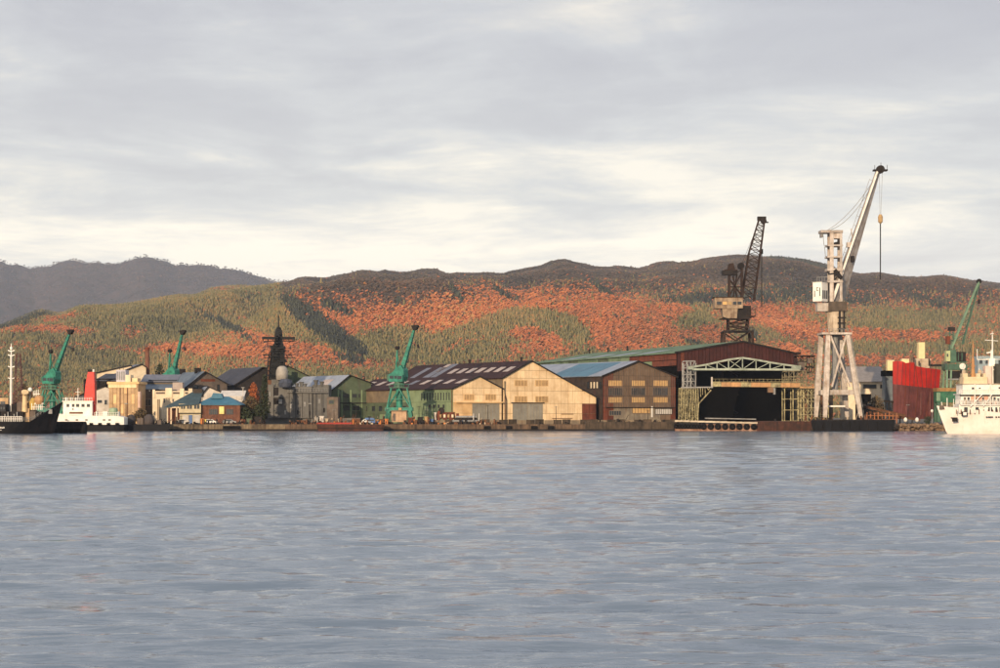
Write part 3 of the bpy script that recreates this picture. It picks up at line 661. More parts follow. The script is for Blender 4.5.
# ---- B: tall beige shed
B = Shed('warehouse', 'tall beige gabled shed with dark brown roof and wide grey sliding doors', 'warehouse', 503, A.yw(wA, 0)+0.8, 30)
wB = B.fx(596); ax = B.fx(531); az = B.z(361.2, ax); eL = B.z(378, 0); eR = B.z(397.5, wB); LB = 78
out_ = [(0, 0), (wB, 0), (wB, eR), (ax, az), (0, eL)]
b = MB(); b.prism(out_, 0, 0.4); b.build('gable_wall', beige_core, B.t)
b = MB(); b.prism(out_, LB-0.4, LB); b.build('gable_wall', beige_core, B.t)
b = MB(); b.box(0, 0.4, 0.41, LB-0.41, 0, eL); b.build('side_wall', brownband, B.t)
b = MB(); b.box(wB-0.4, wB, 0.41, LB-0.41, 0, eR-0.05); b.build('side_wall', brownc, B.t)
zd = B.z(403.5, B.fx(527)); xr = B.fx(579)
clad(B.t, out_, 13, 5, lambda i, j, r: rustc if (i == 12 or (i == 11)) and j < 2 else beige, zs=[0, zd/2, zd, zd+(eL-zd)*.5, eL, eL+(az-eL)*.45, az])
roof_slope(B, -0.7, eL, ax, az+0.25, -0.5, LB+.5, roof_br); roof_slope(B, wB+0.6, eR-0.1, ax, az+0.25, -0.5, LB+.5, roof_br)
def bsl(u0, u1, y0, y1, m, nm): on_slope(B, -0.7, eL, ax, az+0.25, u0, u1, y0, y1, m, nm)
for k in range(7): bsl(0.38, 0.66, 3+k*6.2, 6.4+k*6.2, skylight, 'skylight')
bsl(0.02, 0.99, 47.5, 51.5, roof_gy, 'roof_sheet'); bsl(0.02, 0.8, 52.2, 57, roof_gy, 'roof_sheet'); bsl(0.5, 0.99, 52.2, 55, skylight, 'roof_sheet'); bsl(0.15, 0.8, 63, 66.5, roof_gy, 'roof_sheet')
b = MB()
for p, q in (((-0.7, -0.55, eL-0.15), (ax, -0.55, az+0.1)), ((ax, -0.55, az+0.1), (wB+0.6, -0.55, eR-0.25))): b.bar(p, q, 0.25, 0.4)
b.build('barge_board', darkst, B.t)
for p0, p1 in ((514.3, 527.2), (535, 548)):
    B.opening(p0, p1, 380, 386.3, tan_board, framem=beige2, bars=3); B.opening(p0, p1, 396, 402.6, tan_board, framem=beige2, bars=3)
for p0, p1 in ((512.4, 527.2), (527.6, 542.4)):
    x0, x1 = B.fx(p0), B.fx(p1); b = MB(); b.box(x0, x1, -0.2, -0.095, 0.05, zd-0.1); d = b.build('door', greyd, B.t)
    b = MB()
    for k in range(1, 5): xx = x0+k*(x1-x0)/5; b.box(xx-.05, xx+.05, -0.24, -0.19, 0.1, zd-0.2)
    b.build('door_rib', greyst, d)
b = MB(); b.box(B.fx(511), B.fx(544), -0.35, -0.095, zd, zd+0.35); b.build('door_rail', darkst, B.t)
b = MB(); b.box(B.fx(552), B.fx(572), -0.3, -0.095, 1.6, 1.8).box(B.fx(561), B.fx(573), -0.3, -0.095, 3.0, 3.15); b.build('pipe_run', rustp, B.t)
b = MB(); xx = B.fx(506); b.tube((xx-.6, -0.3, eL-1), (xx-.6, -0.3, eL-5), 0.14).tube((xx-.6, -0.3, eL-5), (xx, -0.3, eL-7), 0.14).tube((xx, -0.3, eL-7), (xx, -0.3, 0.2), 0.14); b.build('drain_pipe', darkst, B.t)
b = MB(); xx = B.fx(504.4); b.tube((xx, -0.3, eL*.62), (xx, -0.3, 0.2), 0.12); b.build('drain_pipe', rustp, B.t)
vents(B, ax, az+0.3, (6, 40), h=1.2)

# ---- C: brown shed with the blue roof
C_ = Shed('warehouse', 'brown ribbed shed with blue and grey roof and six yellow boarded windows', 'warehouse', 603, B.yw(wB, 0)+0.8, 30)
s = C_; wC = s.fx(675.5); ax = s.fx(637.5); az = s.z(361.5, ax); eL = s.z(375.5, 0); eR = s.z(376.5, wC); LC = 66
out_ = [(0, 0), (wC, 0), (wC, eR), (ax, az), (0, eL)]
b = MB(); b.prism(out_, 0, 0.4); b.build('gable_wall', darkst, s.t)
b = MB(); b.prism(out_, LC-0.4, LC); b.build('gable_wall', brownc, s.t)
b = MB(); b.box(0, 0.4, 0.41, LC-0.41, 0, eL); b.build('side_wall', mat('shade_brown_board_wall', (0.05, 0.036, 0.028), (0.025, 0.018, 0.015), streak=.3, streak_col=(0.10, 0.03, 0.02)), s.t)  # wall colour darkened for the shadow of the tall beige shed
b = MB(); b.box(wC-0.4, wC, 0.41, LC-0.41, 0, eR-0.05); b.build('side_wall', rustc, s.t)
zl = s.z(407.5, ax)
def pickC(i, j, r):
    if i in (0, 1, 13): return rustc
    if j == 0: return greyl if i < 11 else brownc
    if j == 3 and i in (2, 3, 4, 7, 8, 9): return greyl if False else brownc
    return brownc
clad(s.t, out_, 14, 5, pickC, zs=[0, zl, zl+(eL-zl)*.36, zl+(eL-zl)*.68, eL, az], gap=0.1)
b = MB()
for k in range(1, 44):
    xx = k*wC/44; zt = min(eL+(az-eL)*xx/ax if xx < ax else eR+(az-eR)*(wC-xx)/(wC-ax), 99)-0.3
    b.box(xx-0.06, xx+0.06, -0.2, -0.08, zl+0.1, zt)
b.build('wall_rib', woodd, s.t, kind='stuff')
zmid = s.z(375.5, ax)
roof_slope(s, -0.8, eL-.1, ax, az+0.25, -0.6, LC+.5, roof_lt); roof_slope(s, wC+0.6, eR-0.1, ax, az+0.25, -0.6, LC+.5, roof_gy)
for y0, y1, m in ((8, 19, roof_bl), (19.2, 30, roof_bl), (30.2, 34, roof_bl)):
    on_slope(s, -0.8, eL-.1, ax, az+0.25, 0.02 if y0 > 8 else 0.0, 0.93, y0, y1, m, 'roof_sheet')
b = MB()
for p, q in (((-0.8, -0.65, eL-0.25), (ax, -0.65, az+0.1)), ((ax, -0.65, az+0.1), (wC+0.6, -0.65, eR-0.25))): b.bar(p, q, 0.25, 0.45)
b.build('barge_board', darkst, s.t)
for p0, p1 in ((608, 622.4), (630.7, 645), (653, 667.7)):
    s.opening(p0, p1, 380, 386.4, tan_lit, framem=brownc); s.opening(p0, p1, 396.8, 403, tan_lit, framem=brownc)
    s.opening(p0, p1, 387.6, 395.6, GL, framem=woodd, bars=6)
s.opening(609, 621, 410.5, 415.5, GL, framem=greyl, bars=4); s.opening(632, 650, 407.5, 413.5, tan_lit, framem=brownc, bars=5)
s.opening(655, 672, 408.5, 414.5, whitew, framem=darkst, bars=7)
b = MB(); b.box(s.fx(606), s.fx(674), -0.5, -0.1, zl-0.15, zl+0.1); b.build('pipe_run', darkst, s.t)
b = MB(); b.box(s.fx(651), s.fx(652.2), -0.35, -0.1, zl-3.2, zl+0.4); b.build('light_strip', white, s.t)
for c in (600.5, 597.5, 594.5, 591.5, 588.5): s.side_opening(c-1, c+0.9, eL-4.2, eL-1.9, creamw if c in (597.5, 591.5, 594.5) else GL, darkst)

# ---- D: great slip shed
D = Shed('slip_shed', 'huge slipway shed with maroon gable, green sided roof and black open mouth', 'shed', 677, C_.yw(wC, 0)+8, 18)
s = D; wD = s.fx(797); ax = s.fx(742); az = s.z(341.8, ax); eL = s.z(352, 0); eR = s.z(353.5, wD); LD = 150
zo = s.z(372, wD/2)      # top of the opening
top = [(0, zo), (s.fx(692), s.z(368.5, 0)), (ax, s.z(358.5, ax)), (s.fx(796), s.z(367.5, wD)), (wD, zo), (wD, eR), (ax, az), (0, eL)]
b = MB(); b.prism(top, 0, 0.5); b.build('gable_wall', black_shade, s.t)
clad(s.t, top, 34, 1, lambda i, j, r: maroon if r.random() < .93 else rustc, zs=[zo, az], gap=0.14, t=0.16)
b = MB(); b.box(0, 0.6, 0.51, LD, 0, eL-0.1); b.build('side_wall', black_shade, s.t)
b = MB(); b.box(wD-0.6, wD, 0.51, LD, 0, eR-0.1); b.build('side_wall', black_shade, s.t)
b = MB(); b.prism([(0.61, 0), (wD-0.61, 0), (wD-0.61, eR-.2), (ax, az-.2), (0.61, eL-.2)], 60, 60.5); b.build('inner_wall', black_shade, s.t)  # darkness of the slip mouth comes from the wall and floor colour
b = MB(); b.box(0.61, wD-0.61, 2, 59.9, 0.05, 0.35); b.build('slip_floor', black_shade, s.t)
roof_slope(s, -1.0, eL-.1, ax, az+0.3, -0.6, LD, roof_gn, t=0.3); roof_slope(s, wD+0.8, eR-0.1, ax, az+0.3, -0.6, LD, roof_gy, t=0.3)
clad(s.t, [(0.5, eL-4.6), (LD-1, eL-4.6), (LD-1, eL-0.2), (0.5, eL-0.2)], 14, 2, lambda i, j, r: ((roof_gn if (i % 3) else greenw2) if i > 3 else rustc) if j else (greenw if r.random() < .4 else brownband if r.random() < .6 else rustc), axis='y', zs=[eL-4.6, eL-2.6, eL-0.3], gap=0.2, t=0.15)
b = MB(); b.box(-9, -0.2, 4, LD-30, eL-8.3, eL-7.9); b.build('lean_to_roof', brownband, s.t)
clad(s.t, [(4, eL-12), (LD-32, eL-12), (LD-32, eL-8.4), (4, eL-8.4)], 10, 1, lambda i, j, r: greyl if r.random() < .5 else rustc, axis='y', t=8.9)
for k in range(4): on_slope(s, -1.0, eL-.1, ax, az+0.3, 0.1, 0.45, 30+k*26, 40+k*26, roof_lt, 'skylight')
b = MB()
for p, q in (((-1.0, -0.65, eL-0.2), (ax, -0.65, az+0.15)), ((ax, -0.65, az+0.15), (wD+0.8, -0.65, eR-0.2))): b.bar(p, q, 0.3, 0.55)
b.build('barge_board', darkst, s.t)
vents(D, ax-14, az-0.8, (70, 90, 110), h=1.6)
# hull standing in the dark inside
hb_ = thing('ship_hull', 'dim dark hull section standing inside the black mouth of the slip shed', 'ship hull', tuple(root_matrix(D.t) @ Vector((wD*.5, 26, 0.4))), D.a)
b = MB(); b.hexa([(-10, 0, 1.5), (10, 0, 1.5), (10, 22, 1.5), (-10, 22, 1.5)], [(-13, 0, 13), (13, 0, 13), (13, 22, 13), (-13, 22, 13)]); b.build('hull_side', black_shade, hb_)
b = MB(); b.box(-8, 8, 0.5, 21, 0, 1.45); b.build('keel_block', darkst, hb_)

# ---- door truss gantry in front of the mouth
YT = 634
tr = thing('roof_truss', 'pale green steel truss spanning the mouth of the slip shed', 'truss', (WX(745, YT), YT, QZ))
c0, c1 = P(692, 369.3, YT), P(800, 369.6, YT); up = [P(692, 367.0, YT), P(706, 364.7, YT), P(717, 362.2, YT), P(728.5, 359.6, YT), P(742.5, 357.8, YT), P(756, 359.8, YT), P(770, 362.4, YT), P(784, 364.6, YT), P(799, 366.6, YT)]
b = MB(); b.bar(c0, c1, 0.5, 0.62); b.build('bottom_chord', trussm, tr, world=True)
b = MB()
for p, q in zip(up, up[1:]): b.bar(p, q, 0.5, 0.55)
b.build('top_chord', trussm, tr, world=True)
for p in up[1:-1]: MB().bar(p, Vector((p.x, YT, c0.z)), 0.34).build('post', trussm, tr, world=True)
for i in range(1, 8):
    p = up[i]; q = up[i+1] if i < 4 else up[i-1]; MB().bar(Vector((p.x, YT, p.z)), Vector((q.x, YT, c0.z)), 0.2).build('brace', trussm, tr, world=True)
b = MB(); pbox(b, 792, 801, 365.5, 369.2, YT-0.5, 2); b.build('end_box', trussm, tr, world=True)
b = MB(); pbox(b, 688, 694, 366.2, 369.4, YT-0.5, 2); b.build('end_box', trussm, tr, world=True)

def tower(name, label, posts, py0, py1, Y, depth, m, w=0.28, levels=4, cat='scaffold tower', group=None, xbrace=True):
    """posts at picture columns, two rows deep, joined by ledgers and diagonals"""
    t = thing(name, label, cat, (WX(posts[0], Y), Y, QZ), 0, group)
    zt, zb = WZ(py0, Y), max(QZ, WZ(py1, Y)) if py1 > 415 else WZ(py1, Y); rs = random.Random(int(posts[0]*7))
    for p in posts:
        for yy in (Y, Y+depth):
            MB().bar((WX(p, Y), yy, zb), (WX(p, Y)+rs.uniform(-.15, .15), yy, zt-rs.uniform(0, .8)), w).build('post', m, t, world=True)
    b = MB(); br = MB()
    for k in range(levels+1):
        z = zb+(zt-zb)*k/levels
        for yy in (Y-0.05, Y+depth+0.05): b.bar((WX(posts[0], Y), yy, z), (WX(posts[-1], Y), yy, z), w*.7)
        for p in posts: b.bar((WX(p, Y), Y, z-.3), (WX(p, Y), Y+depth, z-.3), w*.6)
        if k < levels:
            z2 = zb+(zt-zb)*(k+1)/levels
            for j, (p, q) in enumerate(zip(posts, posts[1:])):
                if rs.random() < 0.75:
                    a_, c_ = (z, z2) if (j+k) % 2 else (z2, z); br.bar((WX(p, Y), Y+.1, a_), (WX(q, Y), Y+.1, c_), w*.5)
                if rs.random() < 0.4: br.bar((WX(p, Y), Y+depth, z2), (WX(q, Y), Y+depth, z), w*.5)
    b.build('ledger', m, t, world=True)
    if xbrace: br.build('brace', m, t, world=True)
    return t
tower('steel_tower', 'grey steel tower carrying the left end of the pale green truss', [683.5, 687.5, 691, 695.5], 361, 388, 636, 4, greyst, 0.34, 4)
t = tower('scaffold_tower', 'yellowed scaffolding left of the black slip mouth', [681, 685, 688, 692, 695.5, 698], 388, 421, 628, 8, scaff, 0.24, 6)
rs = random.Random(3)
for k in range(13):    # hanging gangways and poles stepping up to the right
    px = 682+k*2.3; pyb = 419 if px < 698 else 405-(px-698)*1.25
    MB().bar(P(px, 388, 627), P(px+rs.uniform(-2.5, 2.0), pyb-rs.uniform(0, 6), 627), 0.2).build('pole', scaff, t, world=True)
b = MB(); b.bar(P(697.5, 420, 626), P(698.5, 404, 626), 0.35).bar(P(698.5, 404, 626), P(711, 390, 626), 0.35); b.build('edge_beam', scaff, t, world=True)
b = MB(); b.bar(P(681, 387.5, 627), P(713, 387.2, 627), 0.4); b.build('deck_beam', greyst, t, world=True)
gb = thing('gantry_beam', 'long rust stained ochre beam crossing the mouth of the slip shed', 'beam', (WX(711, 630), 630, QZ))
for i in range(9):
    p0 = 711.5+i*9.9; b = MB(); pbox(b, p0, p0+9.75, 382.2+0.1*i, 386.6+0.1*i, 630, 1.4); b.build('beam_panel', ybeam if i % 3 else scaff, gb, world=True)
b = MB(); b.bar(P(711.8, 377, 630), P(711.8, 388, 630), 0.5); b.build('end_post', cranew, gb, world=True)
b = MB(); pbox(b, 768, 774, 387.5, 392.5, 629.5, 2); b.build('trolley', mat('brown_trolley', (0.20, 0.12, 0.07)), gb, world=True)
b = MB(); pbox(b, 773.5, 775.5, 388, 394.5, 629, 1); b.build('hook_block', greyst, gb, world=True)
b = MB(); pbox(b, 711.5, 800, 381.6, 382.1, 629.8, .1)
for i in range(23): b.bar(P(711.5+i*4, 382, 629.8), P(711.5+i*4, 378.8, 629.8), 0.08)
b.bar(P(711.5, 379, 629.8), P(800, 379.4, 629.8), 0.08); b.build('handrail', scaff, gb, world=True)
tower('scaffold_tower', 'slim pale steel posts standing in the right part of the slip mouth', [784.5, 793, 798.5], 388, 421, 632, 5, scaff, 0.3, 3, xbrace=False)
tower('scaffold_tower', 'dense yellowed scaffolding right of the slip mouth behind the white crane', [801, 803.5, 807.5, 811.5, 815.5, 819.5, 824, 828.5], 388, 421, 626, 7, scaff, 0.27, 5)
tower('steel_tower', 'dark steel frame under the right end of the pale green truss', [785, 789, 793.5, 798, 803, 806.5], 371, 388, 634, 6, mat('olive_frame_steel', (0.20, 0.17, 0.10), (0.10, 0.08, 0.05)), 0.26, 3)
t = tower('steel_tower', 'dark platform tower beside the right corner of the maroon gable', [797, 803, 809, 814], 356, 372, 640, 5, darkst, 0.26, 3)
b = MB(); pbox(b, 796, 815.5, 355.2, 356.4, 638, 6).box(WX(797, 639), WX(801, 639), 639, 641, WZ(354, 639), WZ(352, 639)); b.build('platform', lattm, t, world=True)
b = MB(); pbox(b, 799, 805, 362, 371, 637, 3); pbox(b, 808, 813, 358, 363, 637, 3); b.build('machine_box', woodd, t, world=True)
t = thing('walkway', 'rusty elevated walkway running from the slip mouth towards the white crane', 'walkway', (WX(800, 624), 624, QZ))
b = MB(); pbox(b, 800, 829.5, 386.4, 388.2, 624, 2); b.build('deck', ybeam, t, world=True)
b = MB(); b.bar(P(800, 383.5, 624), P(829.5, 383.5, 624), 0.12)
for i in range(9): b.bar(P(800+i*3.6, 383.5, 624), P(800+i*3.6, 386.5, 624), 0.12)
b.build('handrail', scaff, t, world=True)
# pale strip of the slip sill, pipes and a winch on the slip apron
b = MB(); b.bar(P(705, 418.2, 616), P(756, 419.2, 616), 0.5, 0.3); tag(b.build('sill_beam', greyst), 'thin grey beam lying across the foot of the black slip mouth', 'beam')
# ================================================================ CRANES
def lattice(mb, c0, c1, n, w, wd=0.6):      # c0, c1: four chord points at each end
    for a, b in zip(c0, c1): mb.bar(a, b, w)
    L = lambda i, t: Vector(c0[i])*(1-t)+Vector(c1[i])*t
    for k in range(n):
        t0, t1 = k/n, (k+1)/n
        for i in range(4):
            j = (i+1) % 4
            mb.bar(L(i, t0), L(j, t1), w*wd) if k % 2 else mb.bar(L(j, t0), L(i, t1), w*wd)
            mb.bar(L(i, t1), L(j, t1), w*wd*.8)
def sq(c, wx, wy):
    c = Vector(c); return [c+Vector((-wx/2, -wy/2, 0)), c+Vector((wx/2, -wy/2, 0)), c+Vector((wx/2, wy/2, 0)), c+Vector((-wx/2, wy/2, 0))]
def sq2(c, d, w, h):     # section square to the direction d
    c = Vector(c); d = Vector(d).normalized(); a = Vector((0, 1, 0)); b = d.cross(a).normalized()
    return [c-a*w/2-b*h/2, c+a*w/2-b*h/2, c+a*w/2+b*h/2, c-a*w/2+b*h/2]

def green_crane(label, px, Y, dx, S=1.0, base=QZ, mast_dx=-0.7):
    """portal jib crane: four splayed legs, braced tower, machine house, back mast and a solid tapering jib"""
    t = thing('portal_crane', label, 'crane', (WX(px, Y), Y, base), 0, 'green jib cranes'); g = craneg
    def q(v): return tuple(c*S for c in v)
    for sx in (-1, 1):
        for sy in (-1, 1):
            b = MB(); b.bar(q((sx*4.1, sy*3.6, 0)), q((sx*3.2, sy*3.2, 4.1)), 0.75*S, 1.0*S, 1.2*S); b.build('leg', g, t)
            b = MB(); b.box(*[v*S for v in (sx*4.1-1.0, sx*4.1+1.0, sy*3.6-.4, sy*3.6+.4, 0.02, 0.7)]); b.build('bogie', darkst, t)
    b = MB(); b.box(*[v*S for v in (-4.2, 4.2, -3.6, -2.8, 4.0, 5.1)]); b.build('portal_beam', g, t)
    b = MB(); b.box(*[v*S for v in (-4.2, 4.2, 2.8, 3.6, 4.0, 5.1)]); b.build('portal_beam', g, t)
    b = MB(); b.box(*[v*S for v in (-4.2, -3.4, -2.79, 2.79, 4.05, 5.05)]).box(*[v*S for v in (3.4, 4.2, -2.79, 2.79, 4.05, 5.05)]); b.build('cross_beam', g, t)
    for sx in (-1, 1):
        for sy in (-1, 1): b = MB(); b.bar(q((sx*3.6, sy*3.1, 5.1)), q((sx*2.4, sy*2.2, 11)), 0.38*S); b.build('tower_post', g, t)
    b = MB()
    for sy in (-1, 1):
        b.bar(q((-3.4, sy*3.05, 5.2)), q((0, sy*2.25, 10.9)), 0.3*S).bar(q((3.4, sy*3.05, 5.2)), q((0, sy*2.25, 10.9)), 0.3*S).bar(q((-3.1, sy*2.8, 7.6)), q((3.1, sy*2.8, 7.6)), 0.2*S)
    for sx in (-1, 1): b.bar(q((sx*3.5, -3, 5.2)), q((sx*2.4, 2.2, 10.8)), 0.22*S).bar(q((sx*3.5, 3, 5.2)), q((sx*2.4, -2.2, 10.8)), 0.22*S)
    b.build('tower_brace', g, t)
    b = MB(); b.tube(q((0, 0, 4.6)), q((0, 0, 11)), 1.0*S, 1.0*S, 10); b.build('centre_column', g, t)
    b = MB(); b.box(*[v*S for v in (-2.9, 2.9, -2.6, 2.6, 11, 11.25)]); pl = b.build('platform', craneg2, t)
    b = MB()
    for yy in (-2.6, 2.6): b.bar(q((-2.9, yy, 12.2)), q((2.9, yy, 12.2)), .09*S)
    for xx in (-2.9, -1.4, 0, 1.4, 2.9): b.bar(q((xx, -2.6, 11.2)), q((xx, -2.6, 12.2)), .09*S)
    b.build('handrail', g, pl)
    b = MB(); b.tube(q((0, 0, 11.25)), q((0, 0, 13.0)), 1.6*S, 1.5*S, 12); b.build('slew_ring', craneg2, t)
    b = MB(); b.prism([(x*S, z*S) for x, z in ((-2.9, 13.0), (1.7, 13.0), (2.3, 14.4), (2.2, 16.6), (1.2, 18.0), (-.6, 17.0), (-1.6, 15.9), (-2.9, 15.2))], -1.5*S, 1.5*S); mh = b.build('machine_house', g, t)
    b = MB(); b.box(*[v*S for v in (-2.6, -1.3, -1.56, -1.49, 13.9, 14.8)]).box(*[v*S for v in (-.9, .2, -1.56, -1.49, 13.9, 14.8)]); b.build('window', GL, mh)
    b = MB(); b.box(*[v*S for v in (0.5, 2.3, -2.5, -1.52, 12.9, 15.0)]); cb = b.build('operator_cab', g, t)
    b = MB(); b.box(*[v*S for v in (0.7, 2.1, -2.56, -2.5, 13.7, 14.7)]); b.build('window', GL, cb)
    b = MB(); b.box(*[v*S for v in (-3.7, -2.9, -1.2, 1.2, 13.3, 15.2)]); b.build('counterweight', craneg2, t)
    b = MB(); b.bar(q((-1.0, 0, 16.8)), q((mast_dx, 0, 23.0)), 0.55*S, None, .3*S).bar(q((-.2, .7, 17)), q((mast_dx, 0, 21.5)), .2*S); m_ = b.build('back_mast', g, t)
    b = MB(); b.tube(q((mast_dx, -.5, 23.3)), q((mast_dx, .5, 23.3)), .62*S, .62*S, 10); b.build('sheave', darkst, m_)
    r0 = Vector(q((1.0, 0, 16.6))); r1 = Vector(q((1.0+dx*1.12, 0, 29.3)))
    b = MB(); b.bar(r0-(r1-r0)*.02, r1, 1.35*S, 1.35*S, .62*S); jb = b.build('jib', g, t)
    d = (r1-r0).normalized(); nrm = Vector((-d.z, 0, d.x))
    b = MB()
    for k in range(1, 9):
        c = r0.lerp(r1, k/9); wv = (1.35-(1.35-.62)*k/9)*S; b.bar(c-Vector((0, wv/2+.06, 0))-nrm*wv*.5, c-Vector((0, wv/2+.06, 0))+nrm*wv*.5, .16*S)
    b.build('jib_stiffener', craneg2, jb)
    b = MB(); b.prism([(r1.x-1.0*S, r1.z+.75*S), (r1.x-.3*S, r1.z-.7*S), (r1.x+.5*S, r1.z-.6*S), (r1.x+1.3*S, r1.z+.5*S), (r1.x+1.1*S, r1.z+.95*S)], -.6*S, .6*S); b.build('jib_head', darkst, jb)
    b = MB(); b.bar(q((mast_dx, 0, 23.5)), r1+Vector((-.5, 0, .5)), .07*S).bar(r1+Vector((1.1*S, 0, .3)), (r1.x+1.1*S, 0, r1.z-5*S), .07*S); b.build('cable', darkst, t)
    b = MB(); b.box(r1.x+.85*S, r1.x+1.35*S, -.25*S, .25*S, r1.z-6*S, r1.z-5*S); b.build('hook_block', darkst, t)
    for ch in [o for o in bpy.data.objects if o.parent == t]:
        if ch.name.split('.')[0] in ('machine_house', 'operator_cab', 'counterweight', 'back_mast', 'jib', 'cable', 'hook_block', 'slew_ring'): ch.rotation_euler = (0, 0, math.radians(-24))
    return t
green_crane('green jib crane standing on the quay in front of the brown roofed green warehouse', 399.3, 612, 3.8)
green_crane('green jib crane standing behind the black bow, left of the red funnel', 52.5, 640, 5.2, S=1.0, base=QZ-0.2)
green_crane('green jib crane rising behind the grey roofs, right of the tall brick chimney', 171.5, 668, 3.0, S=0.98, base=QZ-0.8+2.2)

def white_crane():
    Y = 615; S = Y/F; X0 = WX(835, Y)
    t = thing('shipyard_crane', 'tallest crane, weathered white, with a box jib and open four legged portal', 'crane', (X0, Y, QZ))
    L = lambda px, py, y=0.0: Vector((WX(px, Y)-X0, y, WZ(py, Y)-QZ)); w = cranew
    DY = 5.5
    for y, pa, pb in ((-DY, (826.2, 335), (822.0, 417.6)), (-DY, (845.6, 335), (857.6, 417.6)), (DY, (822.8, 335), (818.6, 417.0)), (DY, (841.5, 335), (850.0, 417.0))):
        a = L(*pa, y*.6); c = L(*pb, y); m_ = a.lerp(c, .66)
        b = MB(); b.bar(a, m_, 1.3, 1.3, 1.75).bar(m_, c, 1.75, 1.6, 1.1); lg = b.build('leg', w, t)
        b = MB(); b.box(c.x-1.5, c.x+1.5, y-.5, y+.5, 0.02, 1.2); b.build('bogie', darkst, lg)
        if pa[0] > 845: b = MB(); b.bar(a+Vector((.5, -1.12, 0)), c+Vector((.5, -1.12, 0)), .12).bar(a+Vector((.9, -1.12, 0)), c+Vector((.9, -1.12, 0)), .1); b.build('ladder', greyst, lg)
    for y in (-DY*.72, DY*.72): MB().bar(L(818.5, 392.5, y), L(852, 392.5, y), 1.0, 1.5).build('portal_beam', w, t)
    for px in (821, 851): MB().bar(L(px, 392.5, -DY*.72), L(px, 392.5, DY*.72), 0.8, 1.2).build('cross_beam', w, t)
    for y in (-DY*.62, DY*.62):
        b = MB(); b.bar(L(829, 336.5, y*.9), L(848.5, 387, y), 0.55).bar(L(844, 336.5, y*.9), L(830, 387, y), 0.55); b.build('cross_brace', w, t)
    b = MB(); b.tube(L(835, 334), L(835, 391), 0.9, 0.9, 10); b.build('centre_column', greyst, t)
    b = MB(); b.box(L(827, 0).x, L(844, 0).x, -2, 2, L(0, 407).z, L(0, 405.5).z); b.build('walkway', white, t)
    b = MB(); b.box(L(819.5, 0).x, L(849.5, 0).x, -4.6, 4.6, L(0, 335).z, L(0, 333).z); pl = b.build('platform', w, t)
    b = MB()
    for i in range(9): xx = L(819.7+i*3.7, 0).x; b.bar((xx, -4.6, L(0, 333).z), (xx, -4.6, L(0, 329.5).z), .12)
    b.bar(L(819.7, 329.6, -4.6), L(849.3, 329.6, -4.6), .12); b.build('handrail', greyst, pl)
    b = MB(); z = [L(0, p).z for p in (332.8, 326, 312)]; xc = L(836, 0).x
    b.lathe((xc, 0, 0), [(2.3, z[0]), (2.5, z[1]), (2.9, z[2])], 12); b.build('slew_column', cabm, t)
    b = MB()
    for px in (838, 842.5): b.bar(L(px, 333, -2.8), L(px, 311, -2.9), .5)
    for py in (318, 323.5, 329): b.bar(L(836, py, -2.85), L(844.5, py, -2.85), .35)
    b.build('ladder_cage', darkst, t)
    # revolving part: tower, machinery, cab, jib
    b = MB(); b.box(L(827.5, 0).x, L(845.5, 0).x, -2.9, 2.9, L(0, 312).z, L(0, 302).z); b.build('machine_house', mat('dark_crane_steel', (0.10, 0.075, 0.055), (0.05, 0.04, 0.03), rough=0.85), t)  # darker steel than the rest of the crane
    for px0, px1 in ((828.6, 832.4), (838.6, 841)):
        for y in (-2.4, 2.0): b = MB(); b.box(L(px0, 0).x, L(px1, 0).x, y, y+.5, L(0, 301.9).z, L(0, 233.5).z); b.build('tower_post', w, t)
    for py0, py1, a, c in ((230.8, 233.4, 819.6, 841.6), (245.2, 246.8, 826.5, 841.5), (256.6, 258.2, 826, 841.5), (269, 271.5, 826, 841.5), (281, 283, 826, 841.5)):
        b = MB(); b.box(L(a, 0).x, L(c, 0).x, -2.6, 2.6, L(0, py1).z, L(0, py0).z); b.build('tower_deck', w, t)
    b = MB(); b.box(L(820.2, 0).x, L(822.4, 0).x, -1.2, 1.2, L(0, 237.5).z, L(0, 233.5).z); b.build('sheave_box', greyst, t)
    b = MB(); b.box(L(831, 0).x, L(841.2, 0).x, -1.9, 1.9, L(0, 239).z, L(0, 233.5).z); b.build('tower_house', w, t)
    b = MB(); b.prism([(L(832.5, 0).x, L(0, 245).z), (L(841, 0).x, L(0, 245).z), (L(841, 0).x, L(0, 240.8).z), (L(833, 0).x, L(0, 243).z)], -1.7, 1.7); b.build('sheave_guard', darkst, t)
    b = MB(); b.box(L(832.4, 0).x, L(838.7, 0).x, 1.95, 2.2, L(0, 301.9).z, L(0, 271.7).z); b.build('tower_plate', w, t)
    b = MB(); b.bar(L(826.5, 275, -2.7), L(837, 273, -2.7), .35).bar(L(833, 270.5, -2.7), L(840, 279, -2.7), 1.1); b.build('winch', darkst, t)
    b = MB(); b.bar(L(823, 246, -2), L(823, 234), .15).bar(L(824.5, 257, -2), L(824.5, 246.5), .15).bar(L(823, 246, -2), L(828.5, 246, -2), .2).bar(L(824, 257, -2), L(828, 257, -2), .2); b.build('ladder', greyst, t)
    # cab, turned so that its lettered face looks left
    a = MB(); th = math.radians(-38); c0 = L(819.2, 302, -1.0); cb = MB()
    cabr = bpy.data.objects.new('operator_cab', None)
    bm = MB(); bm.box(-1.55, 1.55, -1.9, 1.9, 0, 5.9); cab_o = bm.build('operator_cab', white, t); cab_o.location = (c0.x, c0.y-1.2, c0.z); cab_o.rotation_euler = (0, 0, th)
    # text-like black marks and the pane rows
    b = MB(); 
    for px_, z0, z1 in ((-.95, 1.4, 3.3), (.85, 1.6, 4.2)): b.box(px_-.12, px_+.16, -1.93, -1.905, z0, z1)
